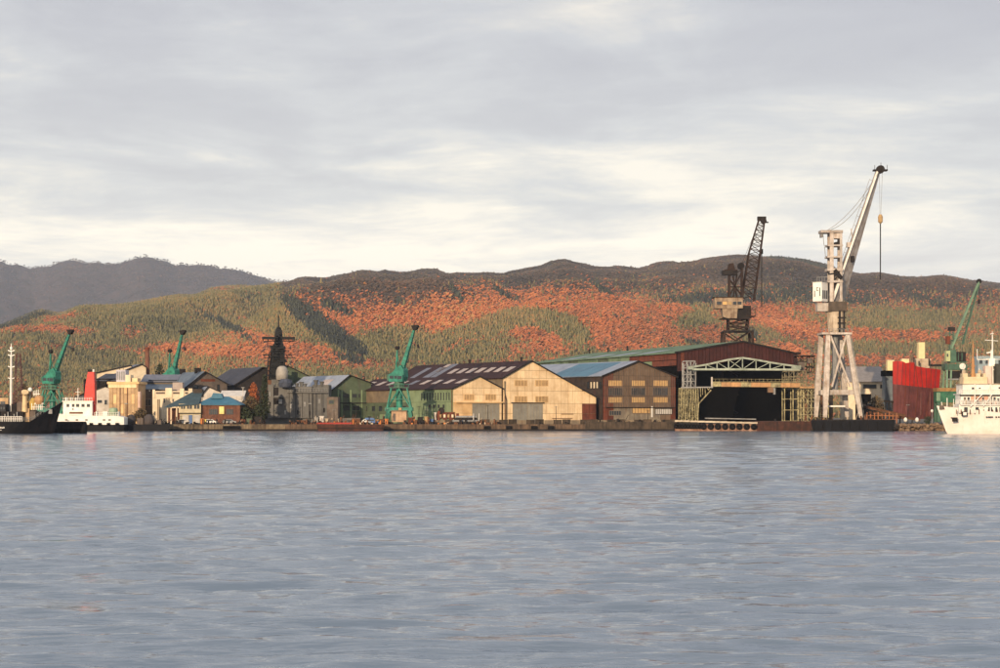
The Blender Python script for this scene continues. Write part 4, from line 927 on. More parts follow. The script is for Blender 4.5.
    b.box(-.25, .35, -1.93, -1.905, 4.1, 4.3).box(-.25, -.08, -1.93, -1.905, 3.2, 4.09).box(-.07, .35, -1.93, -1.905, 3.2, 3.38)
    b.build('black_mark', darkst, cab_o)
    b = MB(); 
    for k in range(3): b.box(1.56, 1.60, -1.5+k*1.15, -.75+k*1.15, .8, 3.4)
    b.build('window', GL, cab_o)
    b = MB(); b.box(-1.75, 1.75, -2.1, 2.1, 5.9, 6.1); b.build('cab_roof', greyst, cab_o)
    b = MB()
    for px in (816, 818.5, 821, 823.5): b.bar(L(px, 282.5, -2), L(px, 277.5, -2), .12)
    b.bar(L(815.5, 277.8, -2), L(826, 277.2, -2), .14); b.build('handrail', greyst, t)
    b = MB(); b.box(L(816.3, 0).x, L(827.3, 0).x, -2.2, 1.6, L(0, 311.5).z, L(0, 303.4).z); b.build('lower_cabin', w, t)
    # box jib: narrow foot, wide belly, narrow head
    r0, r1 = L(829.8, 311), L(878.7, 171); d = (r1-r0).normalized(); n = Vector((d.z, 0, -d.x))
    def sec(tv, wl, wr, dy):
        c = r0.lerp(r1, tv); dp = (wl+wr)*1.25; return [c-n*wl+Vector((0, -dy, 0)), c-n*(wl-.45)+Vector((0, -dy, 0)), c+n*wr+Vector((0, dp-dy, 0)), c-n*wl+Vector((0, dp-dy, 0))]
    ss = [sec(-.01, .7, .9, .7), sec(.14, .75, 4.2, 1.1), sec(.27, .8, 3.2, 1.2), sec(1.0, .75, .75, .6)]
    for i in range(3):
        b = MB(); A_, B_ = ss[i], ss[i+1]; b.hexa(A_, B_); b.build('jib_section', w, t)
    b = MB(); 
    for y in (-1.15,):
        b.bar(r0-n*.4+Vector((0, y, 0)), r0.lerp(r1, .27)-n*.45+Vector((0, y-.05, 0)), .8, .5).bar(r0.lerp(r1, .27)-n*.45+Vector((0, y-.05, 0)), r1-n*.4+Vector((0, -.7, 0)), .55, .3)
    b.build('jib_flange', white, t)
    b = MB()
    for k in range(14): c = r0.lerp(r1, .08+k*.065)-n*.9; b.bar(c, c-n*.9, .1)
    b.bar(r0.lerp(r1, .08)-n*1.8, r0.lerp(r1, .93)-n*1.8, .12); b.build('jib_walkway', greyst, t)
    b = MB(); c = r0.lerp(r1, .46)-n*1.1; b.box(c.x-.7, c.x+.6, -.9, .9, c.z-.6, c.z+.9); c = r0.lerp(r1, .52)-n*1.0; b.bar(c, c+Vector((-.3, 0, 2.6)), .3); b.build('jib_platform', w, t)
    b = MB(); c = r0.lerp(r1, .38)+n*1.2; b.box(c.x-.5, c.x+.5, -1.3, 0, c.z-1, c.z+.9); b.build('cable_clamp', darkst, t)
    b = MB(); c = L(880.3, 169.5); b.tube((c.x, -.9, c.z), (c.x, .9, c.z), 1.25, 1.25, 12); b.box(c.x-2.2, c.x+2.1, -1.1, 1.1, c.z-.5, c.z-.05).bar((c.x-1.9, -1, c.z), (c.x-1.9, -1, c.z+1.2), .12).bar((c.x, -1, c.z), (c.x, -1, c.z+2.0), .12).bar((c.x+1.9, -1, c.z), (c.x+1.9, -1, c.z+1.3), .12); b.build('jib_head', darkst, t)
    for k, yy, sag in ((0, -.8, 2.2), (1, .8, 3.6)):
        b = MB(); p, q = L(826.5, 230.8, yy), L(877.8, 173+k*2, yy); pr = None
        for i in range(13):
            u = i/12; v = p.lerp(q, u)+Vector((0, 0, -sag*4*u*(1-u)))
            if pr is not None: b.bar(pr, v, .16)
            pr = v
        b.build('luffing_cable', greyst, t)
    b = MB(); b.bar(L(879.3, 171), L(880.0, 215), .09).bar(L(882.4, 171), L(880.8, 215), .09); b.build('hoist_cable', greyst, t)
    b = MB(); c = L(880.4, 218.7); b.lathe((c.x, 0, c.z), [(.25, -1.5), (.7, -1.0), (.75, .6), (.4, 1.3)], 8); b.build('hook_block', tan_board, t)
    b = MB(); b.bar(L(880.4, 223), L(880.4, 279.5), .3, .3); b.build('load_line', darkst, t)
    return t
white_crane()

def lattice_crane():
    mat('brown_stained_cab', (0.36, 0.27, 0.18), (0.16, 0.11, 0.07), rough=0.8, scale=0.7, streak=0.6)
    Y = 735; X0 = WX(738, Y)
    t = thing('shipyard_crane', 'dark rusty lattice jib crane with a stained cream cab rising behind the maroon gable', 'crane', (X0, Y, QZ))
    L = lambda px, py, y=0.0: Vector((WX(px, Y)-X0, y, WZ(py, Y)-QZ))
    c = L(737, 0).x
    for sx in (-1, 1):
        for sy in (-1, 1): MB().bar((c+sx*7.0, sy*6, 0), (c+sx*5.0, sy*4.6, L(0, 331).z), 0.9).build('leg', lattm, t)
    b = MB()
    for k in range(5):
        z0, z1 = L(0, 331).z*k/5, L(0, 331).z*(k+1)/5
        for sy in (-1, 1): b.bar((c-6.8+k*.4, sy*5.5, z0), (c+6.4-k*.35, sy*5.2, z1), .35).bar((c+6.8-k*.4, sy*5.5, z0), (c-6.4+k*.35, sy*5.2, z1), .35)
    b.build('leg_brace', lattm, t)
    b = MB(); b.box(L(722.5, 0).x, L(752, 0).x, -5.5, 5.5, L(0, 332.2).z, L(0, 331).z); pl = b.build('platform', darkst, t)
    b = MB()
    for k in range(9): xx = L(722.5+k*3.6, 0).x; b.bar((xx, -5.5, L(0, 331).z), (xx, -5.5, L(0, 328).z), .14)
    b.bar(L(722.5, 328, -5.5), L(752, 328, -5.5), .14); b.build('handrail', lattm, pl)
    b = MB(); lattice(b, sq(L(737, 331), 6.8, 6.8), sq(L(738, 319), 7.2, 7.2), 3, .5, .7); b.build('turret_lattice', lattm, t)
    b = MB(); b.box(L(720, 0).x, L(748, 0).x, -3.4, 3.4, L(0, 319.6).z, L(0, 318.7).z); b.build('turntable', darkst, t)
    b = MB(); b.prism([(L(722, 0).x, L(0, 317.5).z), (L(726, 0).x, L(0, 318.7).z), (L(735.5, 0).x, L(0, 318.7).z), (L(736.5, 0).x, L(0, 309).z), (L(721, 0).x, L(0, 309).z)], -4.2, 1.5); b.build('machine_house', MATS['brown_stained_cab'], t)
    b = MB(); x0, x1, z0, z1 = L(713.5, 0).x, L(741.5, 0).x, L(0, 308.9).z, L(0, 298.3).z; b.box(x0, x1, -4.6, 2.5, z0, z1); cb = b.build('operator_cab', MATS['brown_stained_cab'], t)
    b = MB(); b.box(x0-.3, x1+.3, -4.9, 2.8, z1, z1+.25); b.build('cab_roof', lattm, cb)
    for a, e, m in ((715.5, 720, GL), (721.5, 725.5, tan_lit), (726.5, 730, tan_board), (731.5, 735, GL), (736, 740, GL)):
        b = MB(); b.box(L(a, 0).x, L(e, 0).x, -4.68, -4.61, L(0, 305.3).z, L(0, 302.3).z); b.build('window', m, cb)
    b = MB(); b.box(L(736.6, 0).x, L(750, 0).x, -3, 3, L(0, 318.6).z, L(0, 306).z); b.build('winch_house', darkst, t)
    b = MB(); b.box(L(745, 0).x, L(754.5, 0).x, -3.2, 3.2, L(0, 317).z, L(0, 316).z)
    for px in (746, 750, 754): b.bar(L(px, 316, -3.2), L(px, 309.5, -3.2), .18)
    b.bar(L(745, 310, -3.2), L(754.5, 310, -3.2), .18).bar(L(745, 313, -3.2), L(754.5, 313, -3.2), .12); b.build('side_gallery', lattm, t)
    b = MB(); b.bar(L(729, 298, -1.5), L(729.3, 275, -1.0), .75).bar(L(729, 298, 1.5), L(729.3, 275, 1.0), .75).bar(L(742, 298, -1.5), L(741.8, 268, -.8), .7).bar(L(742, 298, 1.5), L(741.8, 268, .8), .7); b.build('frame_post', lattm, t)
    b = MB()
    for p, q in (((729.2, 279), (742, 296)), ((729, 297), (741.9, 272)), ((733, 298), (737, 275)), ((737, 298), (733, 276)), ((729.2, 287), (741.9, 287)), ((730, 276), (741.8, 270))):
        for y in (-1.2, 1.2): b.bar(L(*p, y), L(*q, y), .3)
    b.build('frame_brace', lattm, t)
    b = MB(); b.box(L(722, 0).x, L(737, 0).x, -2, 2, L(0, 275.3).z, L(0, 270.8).z); b.build('counterweight', darkst, t)
    b = MB(); b.box(L(724, 0).x, L(737, 0).x, -2.1, 2.1, L(0, 270.7).z, L(0, 270).z).prism([(L(727, 0).x, L(0, 269.9).z), (L(735, 0).x, L(0, 269.9).z), (L(733, 0).x, L(0, 263.2).z), (L(728.5, 0).x, L(0, 264).z)], -1.2, 1.2); b.build('sheave_house', lattm, t)
    c2 = L(740.8, 266); MB().tube((c2.x, -1, c2.z), (c2.x, 1, c2.z), 1.25, 1.25, 12).build('sheave', darkst, t)
    # lattice jib
    f0, f1 = L(747.5, 299), L(751.6, 258); d = L(761.5, 221)-f0
    A0 = sq2(L(747.8, 300), d, 4.0, 4.4); A1 = sq2(L(754.2, 255), d, 3.6, 4.2); A2 = sq2(L(761.6, 220.5), d, 1.9, 2.2)
    b = MB(); lattice(b, A0, A1, 7, .40, .6); b.build('jib_section', lattm, t)
    b = MB(); lattice(b, A1, A2, 7, .36, .6); b.build('jib_section', lattm, t)
    b = MB(); c3 = L(761.8, 218.6); b.box(c3.x-1.6, c3.x+1.5, -1, 1, c3.z-.7, c3.z+.7).tube((c3.x+.7, -1.1, c3.z-1), (c3.x+.7, 1.1, c3.z-1), 1.0, 1.0, 10).box(c3.x+1, c3.x+2.4, -.5, .5, c3.z-1.6, c3.z-1.2); b.build('jib_head', darkst, t)
    b = MB(); b.bar(L(741, 266), L(760.3, 219), .12).bar(L(741, 269), L(757.5, 233), .12); b.build('luffing_cable', lattm, t)
    b = MB(); b.bar(L(761.9, 221), L(761.7, 250), .10); b.build('hoist_cable', darkst, t)
    b = MB(); b.bar(L(761.7, 249), L(761.7, 307), .30); b.build('load_line', darkst, t)
    b = MB(); c4 = L(761.7, 251.5); b.box(c4.x-.45, c4.x+.45, -.4, .4, c4.z-.9, c4.z+.9); b.build('hook_block', darkst, t)
lattice_crane()

def right_crane():
    Y = 640; X0 = WX(950, Y)
    t = thing('portal_crane', 'dull green crane with a two legged open jib between red hull and white ship', 'crane', (X0, Y, QZ))
    L = lambda px, py, y=0.0: Vector((WX(px, Y)-X0, y, WZ(py, Y)-QZ)); g = craneg2; gl = mat('sunlit_sage_crane_paint', (0.17, 0.27, 0.17), (0.10, 0.17, 0.12), rough=.6)  # paler copy of the crane green with sunlight put into its colour
    b = MB()
    for y in (-.9, .9): b.bar(L(950.8, 349, y), L(978.6, 282, y*.4), .62, .5, .5)
    b.build('jib_chord', gl, t)
    b = MB()
    for y in (-.8, .8): b.bar(L(962.5, 344, y), L(979.2, 283, y*.4), .36)
    b.build('back_chord', g, t)
    b = MB()
    for k in range(7):
        u = .12+k*.12; p = L(950.8, 349).lerp(L(978.6, 282), u); q = L(962.5, 344).lerp(L(979.2, 283), u+.06); q2 = L(962.5, 344).lerp(L(979.2, 283), u-.05)
        b.bar(p, q, .16).bar(p, q2, .16)
    b.build('jib_lacing', g, t)
    b = MB(); c = L(979, 281.3); b.tube((c.x, -.5, c.z), (c.x, .5, c.z), .8, .8, 10); b.build('jib_head', darkst, t)
    b = MB(); b.bar(L(979, 281), L(979, 300), .1); b.build('hoist_cable', darkst, t)
    b = MB(); c = L(979, 301.5); b.box(c.x-.35, c.x+.35, -.35, .35, c.z-.7, c.z+.7); b.build('hook_block', darkst, t)
    b = MB()
    for px0, px1 in ((949, 950), (954.5, 953)): b.bar(L(px0, 352), L(px1, 330), .3)
    for py in (336, 342): b.bar(L(949, py), L(954.5, py-3), .2).bar(L(954.5, py), L(949, py-3), .2)
    b.build('back_mast', g, t)
    b = MB(); c = L(951.3, 329); b.box(c.x-1, c.x+1.1, -.7, .7, c.z-.6, c.z+.6); b.build('sheave', darkst, t)
    b = MB(); c = L(949, 340); b.box(c.x-.9, c.x+.2, -.9, .9, c.z-1.3, c.z+1.2); b.build('red_counterweight', rustc, t)
    b = MB(); b.box(L(944.3, 0).x, L(948.5, 0).x, -2.6, -.2, L(0, 361.5).z, L(0, 351).z); cb = b.build('operator_cab', mat('pale_green_cab_paint', (0.42, 0.46, 0.24), (0.30, 0.34, 0.18)), t)
    b = MB(); b.box(L(944.9, 0).x, L(946.4, 0).x, -2.68, -2.6, L(0, 357).z, L(0, 354).z); b.build('window', GL, cb)
    b = MB(); b.box(L(948.6, 0).x, L(955, 0).x, -2, 2, L(0, 363).z, L(0, 350).z); b.build('machine_house', g, t)
    b = MB(); b.box(L(955.1, 0).x, L(964.5, 0).x, -1.8, 1.8, L(0, 362.5).z, L(0, 352).z); b.build('winch_house', darkst, t)
    b = MB(); b.bar(L(960.5, 361, -2), L(960.5, 353, -2), .3).bar(L(957, 361, -2), L(957, 353, -2), .2).box(L(955, 0).x, L(965, 0).x, -2.2, -1.85, L(0, 363).z, L(0, 362).z); b.build('frame_post', g, t)
    b = MB(); b.box(L(943.5, 0).x, L(965.5, 0).x, -2.6, 2.6, L(0, 370).z, L(0, 364).z); b.build('platform', g, t)
    b = MB(); b.tube(L(960.5, 366.5, -2.9), L(960.5, 366.5, -2.6), 1.0, 1.0, 12); b.build('lamp_dish', white, t)
    for px0, px1, py1 in ((945.5, 944.8, 388), (949.5, 948.5, 388), (963, 964.5, 388)):
        for y in (-2.2, 2.2): MB().bar(L(px0, 370, y), L(px1, py1, y*1.3), .55).build('tower_post', gl, t)
    b = MB(); b.box(L(948.5, 0).x, L(963, 0).x, -1.5, 1.5, L(0, 378.5).z, L(0, 371).z); b.build('lower_house', darkst, t)
    b = MB(); b.box(L(946, 0).x, L(964.5, 0).x, -2.9, 2.9, L(0, 380).z, L(0, 378.7).z); b.build('lower_deck', greyst, t)
    b = MB(); b.box(L(935, 0).x, L(965, 0).x, -3, 3, L(0, 391.5).z, L(0, 388).z); b.build('portal_deck', mat('yellowed_deck', (0.42, 0.24, 0.08), (0.22, 0.12, 0.05)), t)
    b = MB(); b.box(L(935.5, 0).x, L(966, 0).x, -2.8, 2.8, L(0, 402.5).z, L(0, 391.6).z); b.build('portal_beam', mat('deep_green_beam', (0.04, 0.15, 0.08), (0.02, 0.08, 0.05)), t)
    b = MB(); b.box(L(934.5, 0).x, L(938.3, 0).x, -3.1, -2.85, L(0, 401).z, L(0, 392.5).z); b.build('beam_end_plate', gl, t)
    for px in (937, 963):
        for y in (-2, 2): MB().bar(L(px, 402.5, y), L(px, 422, y*1.3), 1.0).build('leg', g, t)
right_crane()
# ================================================================ SHIPS
def hull(mb, L, B, levels, rake=0.0, full=0.55, stern_full=0.85, n=22, flare=0.25):
    """hull side between heights; levels: (z fraction 0..1, z at station function). bow at +x"""
    rows = []
    for f, zf in levels:
        pts = []
        for i in range(n+1):
            s = i/n; x = s*L + rake*f*max(0, (s-.75)/.25)**2
            bow = max(0, (s-full)/(1-full)); hb = B/2*(1-bow**(1.7+1.4*f))*(1-(1-stern_full)*max(0, (.12-s)/.12))*(1-flare*(1-f)*(0.3+bow*.7))
            pts.append((x, max(hb, 0.02), zf(s)))
        rows.append(pts)
    vs = []; fs = []; m = n+1
    for r in rows:
        for x, y, z in r: vs.append((x, -y, z))
        for x, y, z in r[::-1]: vs.append((x, y, z))
    w = 2*m
    for j in range(len(rows)-1):
        for i in range(w): fs.append((j*w+i, j*w+(i+1) % w, (j+1)*w+(i+1) % w, (j+1)*w+i))
    fs.append(tuple((len(rows)-1)*w+i for i in range(w))); fs.append(tuple(range(w))[::-1])
    return mb.add(vs, fs)
def rail(mb, pts, h=1.0, step=1, w=.06, rails=(1.0, .5)):
    for p in pts: mb.bar(p, (p[0], p[1], p[2]+h), w)
    for r in rails:
        for p, q in zip(pts, pts[1:]): mb.bar((p[0], p[1], p[2]+h*r), (q[0], q[1], q[2]+h*r), w*.9)
    return mb

# ---- black ship, far left, bow to the right
Yb = 512
x0 = WX(-95, Yb); Lb = WX(50.5, Yb)-x0
bs = thing('cargo_ship', 'black hulled ship at the left edge with raked bow, white mast and cluttered deck', 'ship', (x0, Yb, 0))
zdk = lambda s: 3.1 + 5.2*max(0, (s-.87)/.13)**1.15
b = MB(); hull(b, Lb, 8.5, [(0, lambda s: -.8), (.35, lambda s: 0.9), (1, zdk)], rake=3.1, full=.70); b.build('hull', black, bs, smooth=False)
b = MB(); hull(b, Lb, 8.56, [(0, lambda s: -.3), (.1, lambda s: .28)], rake=.2, full=.70); b.build('boot_stripe', maroon, bs)
def BL(px, py, y=0.0): return Vector((WX(px, Yb)-x0, y, WZ(py, Yb)))
b = MB(); b.tube(BL(11, 421), BL(11.2, 356), .42, .26, 8).tube(BL(11.2, 356), BL(11.3, 343.5), .18, .1, 6); m_ = b.build('mast', white, bs)
for py in (351.5, 356, 367.5, 379):
    b = MB(); b.bar(BL(8.0, py-1.2), BL(11.2, py), .22).bar(BL(14.6, py-1.2), BL(11.2, py), .22); b.build('yard', white, m_)
b = MB(); b.box(BL(10.3, 0).x, BL(12.3, 0).x, -.4, .4, BL(0, 349.5).z, BL(0, 347).z); b.build('mast_lamp', white, m_)
lt = MB(); lattice(lt, sq(BL(18.5, 421), 2.6, 2.6), sq(BL(18.5, 354), 1.0, 1.0), 12, .13, .7); lt.build('lattice_mast', mat('maroon_mast_steel', (0.10, 0.035, 0.035), (0.05, 0.02, 0.02)), bs)
for a, e, py, yy in ((-60, 26, 421.5, -3.9),):
    b = MB(); rail(b, [tuple(BL(a+i*1.75, py, yy)) for i in range(int((e-a)/1.75)+1)], 1.25, w=.13, rails=(1.0, .55)); b.build('railing', white, bs)
b = MB()
for i in range(10): b.box(BL(-4+i*3.0, 0).x, BL(-3.1+i*3.0, 0).x, -3.7, -3.3, 3.1, 4.6+.5*(i % 3))
b.build('stanchion', greyst, bs)
b = MB(); b.box(BL(-60, 0).x, BL(26, 0).x, -3, 3, 3.0, BL(0, 411.5).z); b.build('deck_house', darkst, bs)
b = MB(); b.box(BL(-40, 0).x, BL(8, 0).x, -2.6, 2.6, BL(0, 411.5).z, BL(0, 404).z); hsx = b.build('upper_house', mat('black_superstructure', (0.03, 0.03, 0.035)), bs)
for i in range(4): b = MB(); b.box(BL(-2+i*2.6, 0).x, BL(-.6+i*2.6, 0).x, -2.68, -2.6, BL(0, 409.5).z, BL(0, 407).z); b.build('window', GL, hsx)
for a, e, t_, m in ((13, 18, 404, darkst), (18.5, 25.5, 402.5, woodd), (26, 31, 408.5, stone), (31.5, 37, 411, woodd), (38, 43, 413, darkst)):
    b = MB(); b.box(BL(a, 0).x, BL(e, 0).x, -1.8, 1.8, 3.0, BL(0, t_).z); b.prismx([(-.9, BL(0, t_).z), (.9, BL(0, t_).z), (0.5, BL(0, t_-1.5).z), (-.5, BL(0, t_-1.5).z)], BL(a+.6, 0).x, BL(e-.6, 0).x); b.build('deck_machinery', m, bs)
b = MB(); b.tube(BL(26.5, 412, -2), BL(26.5, 395, -2), .7, .55, 9).tube(BL(26.5, 395, -2), BL(27.4, 392, -2.6), .6, .95, 9); b.build('ventilator', mat('cream_ventilator', (0.62, 0.47, 0.26), (0.5, 0.36, 0.2)), bs)
b = MB(); b.tube(BL(41, 404, -2), BL(41, 396.8, -2), .3, .3, 8); c = BL(41, 400, -2); b.lathe((c.x, c.y, c.z), [(.8, -1.1), (1.25, -.2), (1.15, .7), (.4, 1.2)], 10); b.build('yellow_winch', ybeam, bs)
b = MB(); c = BL(35, 402, -1.5); b.lathe((c.x, c.y, c.z), [(.9, -2), (1.1, 0), (.6, 1.0)], 9); b.build('yellow_winch', mat('mustard_paint', (0.5, 0.34, 0.08), (0.35, 0.22, 0.06)), bs)
b = MB(); c = BL(31, 389.7, -1); b.tube((c.x, c.y, 3.2), (c.x, c.y, c.z-.4), .10); b.build('lamp_pole', greyst, bs)
b = MB(); c = BL(31, 389.7, -1); b.lathe((c.x, c.y, c.z), [(.2, -.55), (.55, -.25), (.55, .25), (.2, .55)], 10); b.build('white_radome', white, bs, smooth=True)
b = MB()
for i in range(7): b.bar(BL(34+i*1.7, 410, -2.4), BL(34+i*1.7, 402.5+.6*(i % 2), -2.4), .14)
b.bar(BL(33.5, 404, -2.4), BL(46, 403.5, -2.4), .12).bar(BL(33.5, 407, -2.4), BL(47, 407, -2.4), .1)
for i in range(4): b.bar(BL(34.5+i*1.6, 396, -1), BL(34.5+i*1.6, 391-.5*i, -1), .12)
b.bar(BL(34, 394, -1), BL(41, 394, -1), .15); b.build('pipework', white, bs)
# name on the bow side, painted letters too small to read
b = MB()
for i in range(5): xx = BL(1.4+i*1.5, 0).x; zz = BL(0, 428.3).z; b.box(xx, xx+.26, -4.32, -4.12, zz, zz+.42-.1*(i % 2))
b.box(BL(1.4, 0).x, BL(8.6, 0).x, -4.32, -4.12, BL(0, 427.6).z, BL(0, 427.2).z); b.box(BL(4.2, 0).x, BL(5.6, 0).x, -4.30, -4.12, BL(0, 430.3).z, BL(0, 429.7).z); b.build('hull_lettering', white, bs)
# black fender pontoon under the bow
fp = thing('fender_pontoon', 'black ribbed pontoon lying in the water under the black bow', 'pontoon', (WX(67, 524), 524, 0))
for i in range(6):
    p0 = 50+i*5.4; b = MB(); c0 = P(p0+.15, 434, 520); c1 = P(p0+5.25, 422.4, 520); b.tube((c0.x, 524.5, 1.15), (c1.x, 524.5, 1.15), 1.95, 1.95, 12); b.build('drum', rubber, fp, world=True)
b = MB(); b.box(WX(51, 522), WX(81, 522), 522.8, 526, 2.4, 3.0); b.build('pontoon_deck', darkst, fp, world=True)

# ---- tug with white upperworks and red funnel, bow to the left
Yt = 590; xt = WX(126, Yt); Lt = xt-WX(54, Yt)
tg = thing('tugboat', 'small white tugboat with black lower hull, black windows and bright red funnel', 'tug', (xt, Yt, 0), math.pi)
b = MB(); hull(b, Lt, 7.4, [(0, lambda s: -.6), (.4, lambda s: .5), (.7, lambda s: 1.75)], rake=1.0, full=.5, flare=.15); b.build('lower_hull', black, tg)
b = MB(); hull(b, Lt-.1, 7.5, [(.7, lambda s: 1.76), (.8, lambda s: 1.95)], rake=1.0, full=.5, flare=.1); b.build('rubbing_strake', rubber, tg)
b = MB(); hull(b, Lt-.6, 7.3, [(.8, lambda s: 1.96), (1, lambda s: 4.6-.5*max(0, (.1-s)/.1)+1.0*max(0, (s-.7)/.3)**2)], rake=1.2, full=.5, flare=.05); b.build('bulwark', white, tg)
def TL(px, py, y=0.0): return Vector((xt-WX(px, Yt), -y, WZ(py, Yt)))
def tb(m, nm, a, e, t_, bt, y0, y1, par=None):
    b = MB(); b.box(TL(a, 0).x, TL(e, 0).x, -y0, -y1, TL(0, bt).z, TL(0, t_).z); return b.build(nm, m, par or tg)
cbn = tb(white, 'wheelhouse', 65, 94, 402, 416, -2.6, 2.6)
tb(white, 'wheelhouse_roof', 64.2, 94.6, 400.9, 401.9, -2.9, 2.9, cbn)
for a in (68.5, 73.8, 78, 83.3, 88.6): tb(GL, 'window', a, a+3.1 if a > 75 else a+2.6, 404, 407, -2.68, -2.6, cbn)
tb(GL, 'window', 74, 75.6, 408.5, 409.8, -2.68, -2.6, cbn)
tb(rustp, 'life_rack', 71.5, 84.5, 412, 413.6, -2.9, -2.6, cbn)
for a, e in ((66, 67), (76, 77), (71, 71.5)): tb(white, 'roof_box', a, e, 397.5, 400.9, -1, 1, cbn)
b = MB(); b.hexa([TL(95.5, 414, -1.6), TL(88.2, 400, -1.6), TL(88.2, 400, 1.6), TL(95.5, 414, 1.6)], [TL(94.6, 371.5, -1.1), TL(87.3, 372.5, -1.1), TL(87.3, 372.5, 1.1), TL(94.6, 371.5, 1.1)])
MBf = MB(); MBf.hexa([TL(95.6, 404, -1.6), TL(84.6, 404, -1.6), TL(84.6, 404, 1.6), TL(95.6, 404, 1.6)], [TL(95.4, 386, -1.42), TL(86.4, 386, -1.42), TL(86.4, 386, 1.42), TL(95.4, 386, 1.42)]); fu = MBf.build('funnel', funred, tg)
MBf = MB(); MBf.hexa([TL(95.4, 385.9, -1.4), TL(86.2, 385.9, -1.4), TL(86.2, 385.9, 1.4), TL(95.4, 385.9, 1.4)], [TL(94.6, 372, -1.0), TL(88.6, 372, -1.0), TL(88.6, 372, 1.0), TL(94.6, 372, 1.0)]); MBf.build('funnel_top', funred, fu)
MBf = MB(); MBf.box(TL(95.5, 0).x, TL(93.6, 0).x, -1.2, 1.2, TL(0, 416).z, TL(0, 404.1).z); MBf.build('funnel_foot', funred, fu)
for a in (88.5, 91, 93.6): MBf = MB(); MBf.tube(TL(a, 372), TL(a, 369.3), .28); MBf.build('exhaust_pipe', darkst if a < 93 else white, fu)
tb(darkst, 'mast_casing', 84.0, 85.6, 379, 400.8, -.6, .6)['label'] = 'narrow black mast casing beside the red funnel'
for a, e, m in ((97, 98, white), (104, 109, white), (111.5, 117, craneg2), (118.8, 119.8, white)):
    tb(m, 'deck_locker', a, e, 411.5 if m is white else 409.5, 416.5, -2, .5)
b = MB(); c = TL(114.5, 412.5, -1.8); b.lathe((c.x, c.y, c.z), [(1.2, -1.3), (1.45, 0), (1.2, 1.2), (.6, 1.4)], 10); b.build('tow_winch', mat('pale_green_winch', (0.32, 0.42, 0.28)), tg)
b = MB()
for a in (69, 79.5, 89, 106.5, 112): c = TL(a, 419.8, -3.75); b.box(c.x-.35, c.x+.35, c.y-.0, c.y+.05, c.z-.2, c.z+.15)
b.build('freeing_port', darkst, tg)
# ---- low black work boat moored to its right
wb = thing('work_barge', 'low black flat barge moored below the beige stone building', 'barge', (WX(126, 594), 594, 0))
b = MB(); b.hexa([P(127.5, 431, 592), P(168, 431, 592), P(168, 431, 597), P(127.5, 431, 597)], [P(125, 424.5, 592), P(171, 424.3, 592), P(171, 424.3, 597), P(125, 424.5, 597)]); b.box(WX(128, 592), WX(167, 592), 592.3, 596.7, -.6, .2); b.build('hull', black, wb, world=True)
for px, r in ((131, 4.6), (149, 5.2)):
    c = P(px, 421.5, 594); b = MB(); b.lathe(tuple(c), [(r*.3, -1.1), (r*.3, .5), (r*.24, 1.6), (r*.1, 2.1)], 12); b.build('canvas_dome', mat('dark_canvas', (0.075, 0.06, 0.055), (0.04, 0.035, 0.035)), wb, world=True, smooth=True)
b = MB(); pbox(b, 137, 143, 418, 424.5, 593, 2); pbox(b, 157, 161, 420, 424.5, 593, 2); b.build('deck_box', woodd, wb, world=True)

# ---- grey warship behind the quay
Yw = 655
ws = thing('warship', 'grey warship superstructure with black lattice mast, crossed yards and round radome', 'warship', (WX(298, Yw), Yw, 0))
def wsb(nm, a, e, t_, bt, y0, y1, m=navy, par=None):
    b = MB(); b.box(WX(a, Yw), WX(e, Yw), Yw+y0, Yw+y1, WZ(bt, Yw), WZ(t_, Yw)); return b.build(nm, m, par or ws, world=True)
b = MB(); b.box(WX(205, Yw)*1.0, WX(360, Yw), Yw+1, Yw+15, -1, WZ(418, Yw)); b.build('hull', navy, ws, world=True)
wsb('bridge_tower', 268, 273.5, 384.5, 418, -.5, 12)
wsb('superstructure', 273.6, 312, 386.5, 418, 0, 12)
wsb('hangar', 312.1, 328.5, 384.8, 418, .8, 12)
wsb('deck_edge', 287, 328.8, 391.8, 393, -.8, 0)
wsb('deck_edge', 273.6, 286.9, 396.5, 397.4, -.6, 0)
wsb('upper_house', 271, 289, 379.5, 386.4, 1, 10)
wsb('boat_bay', 274, 278.5, 387.5, 395.5, -.06, 0, darkst); wsb('boat_bay', 274, 283, 398, 404.5, -.06, 0, darkst)
wsb('life_boat', 279, 282.5, 399, 404, -.9, -.1, greyst)
for i in range(6): wsb('plate_seam', 289+i*6.6, 289.4+i*6.6, 393.2, 417.6, -.12, 0, darkst)
b = MB(); c = P(282, 380, Yw-.5); b.lathe(tuple(c), [(1.9, 0), (2.0, 2.0), (1.95, 3.0), (1.5, 4.1), (.8, 4.6)], 14); b.build('radome', mat('weathered_radome', (0.36, 0.33, 0.29), (0.25, 0.23, 0.2), rough=.6), ws, world=True, smooth=True)
b = MB(); c = P(285.5, 383, Yw-2.2); b.lathe(tuple(c), [(2.0, -1.4), (2.3, 0), (1.6, 1.3)], 10); b.build('gun_mount', mat('navy_blue_steel', (0.06, 0.07, 0.10), (0.03, 0.035, 0.05)), ws, world=True)
for a, t_ in ((297, 383), (301.5, 381.5), (305, 383.5), (316, 379.5), (322, 381)):
    b = MB(); c = P(a, 386.5, Yw+1); b.lathe(tuple(c), [(.5, 0), (.6, (386.5-t_)*.2), (.9, (386.5-t_)*.3)], 8); b.build('deck_fitting', navy, ws, world=True)
b = MB(); b.hexa(sq(P(277.0, 380, Yw+4), 5.2, 5), sq(P(277.6, 352, Yw+4), 4.2, 4)); ms = b.build('mast', navyd, ws, world=True)
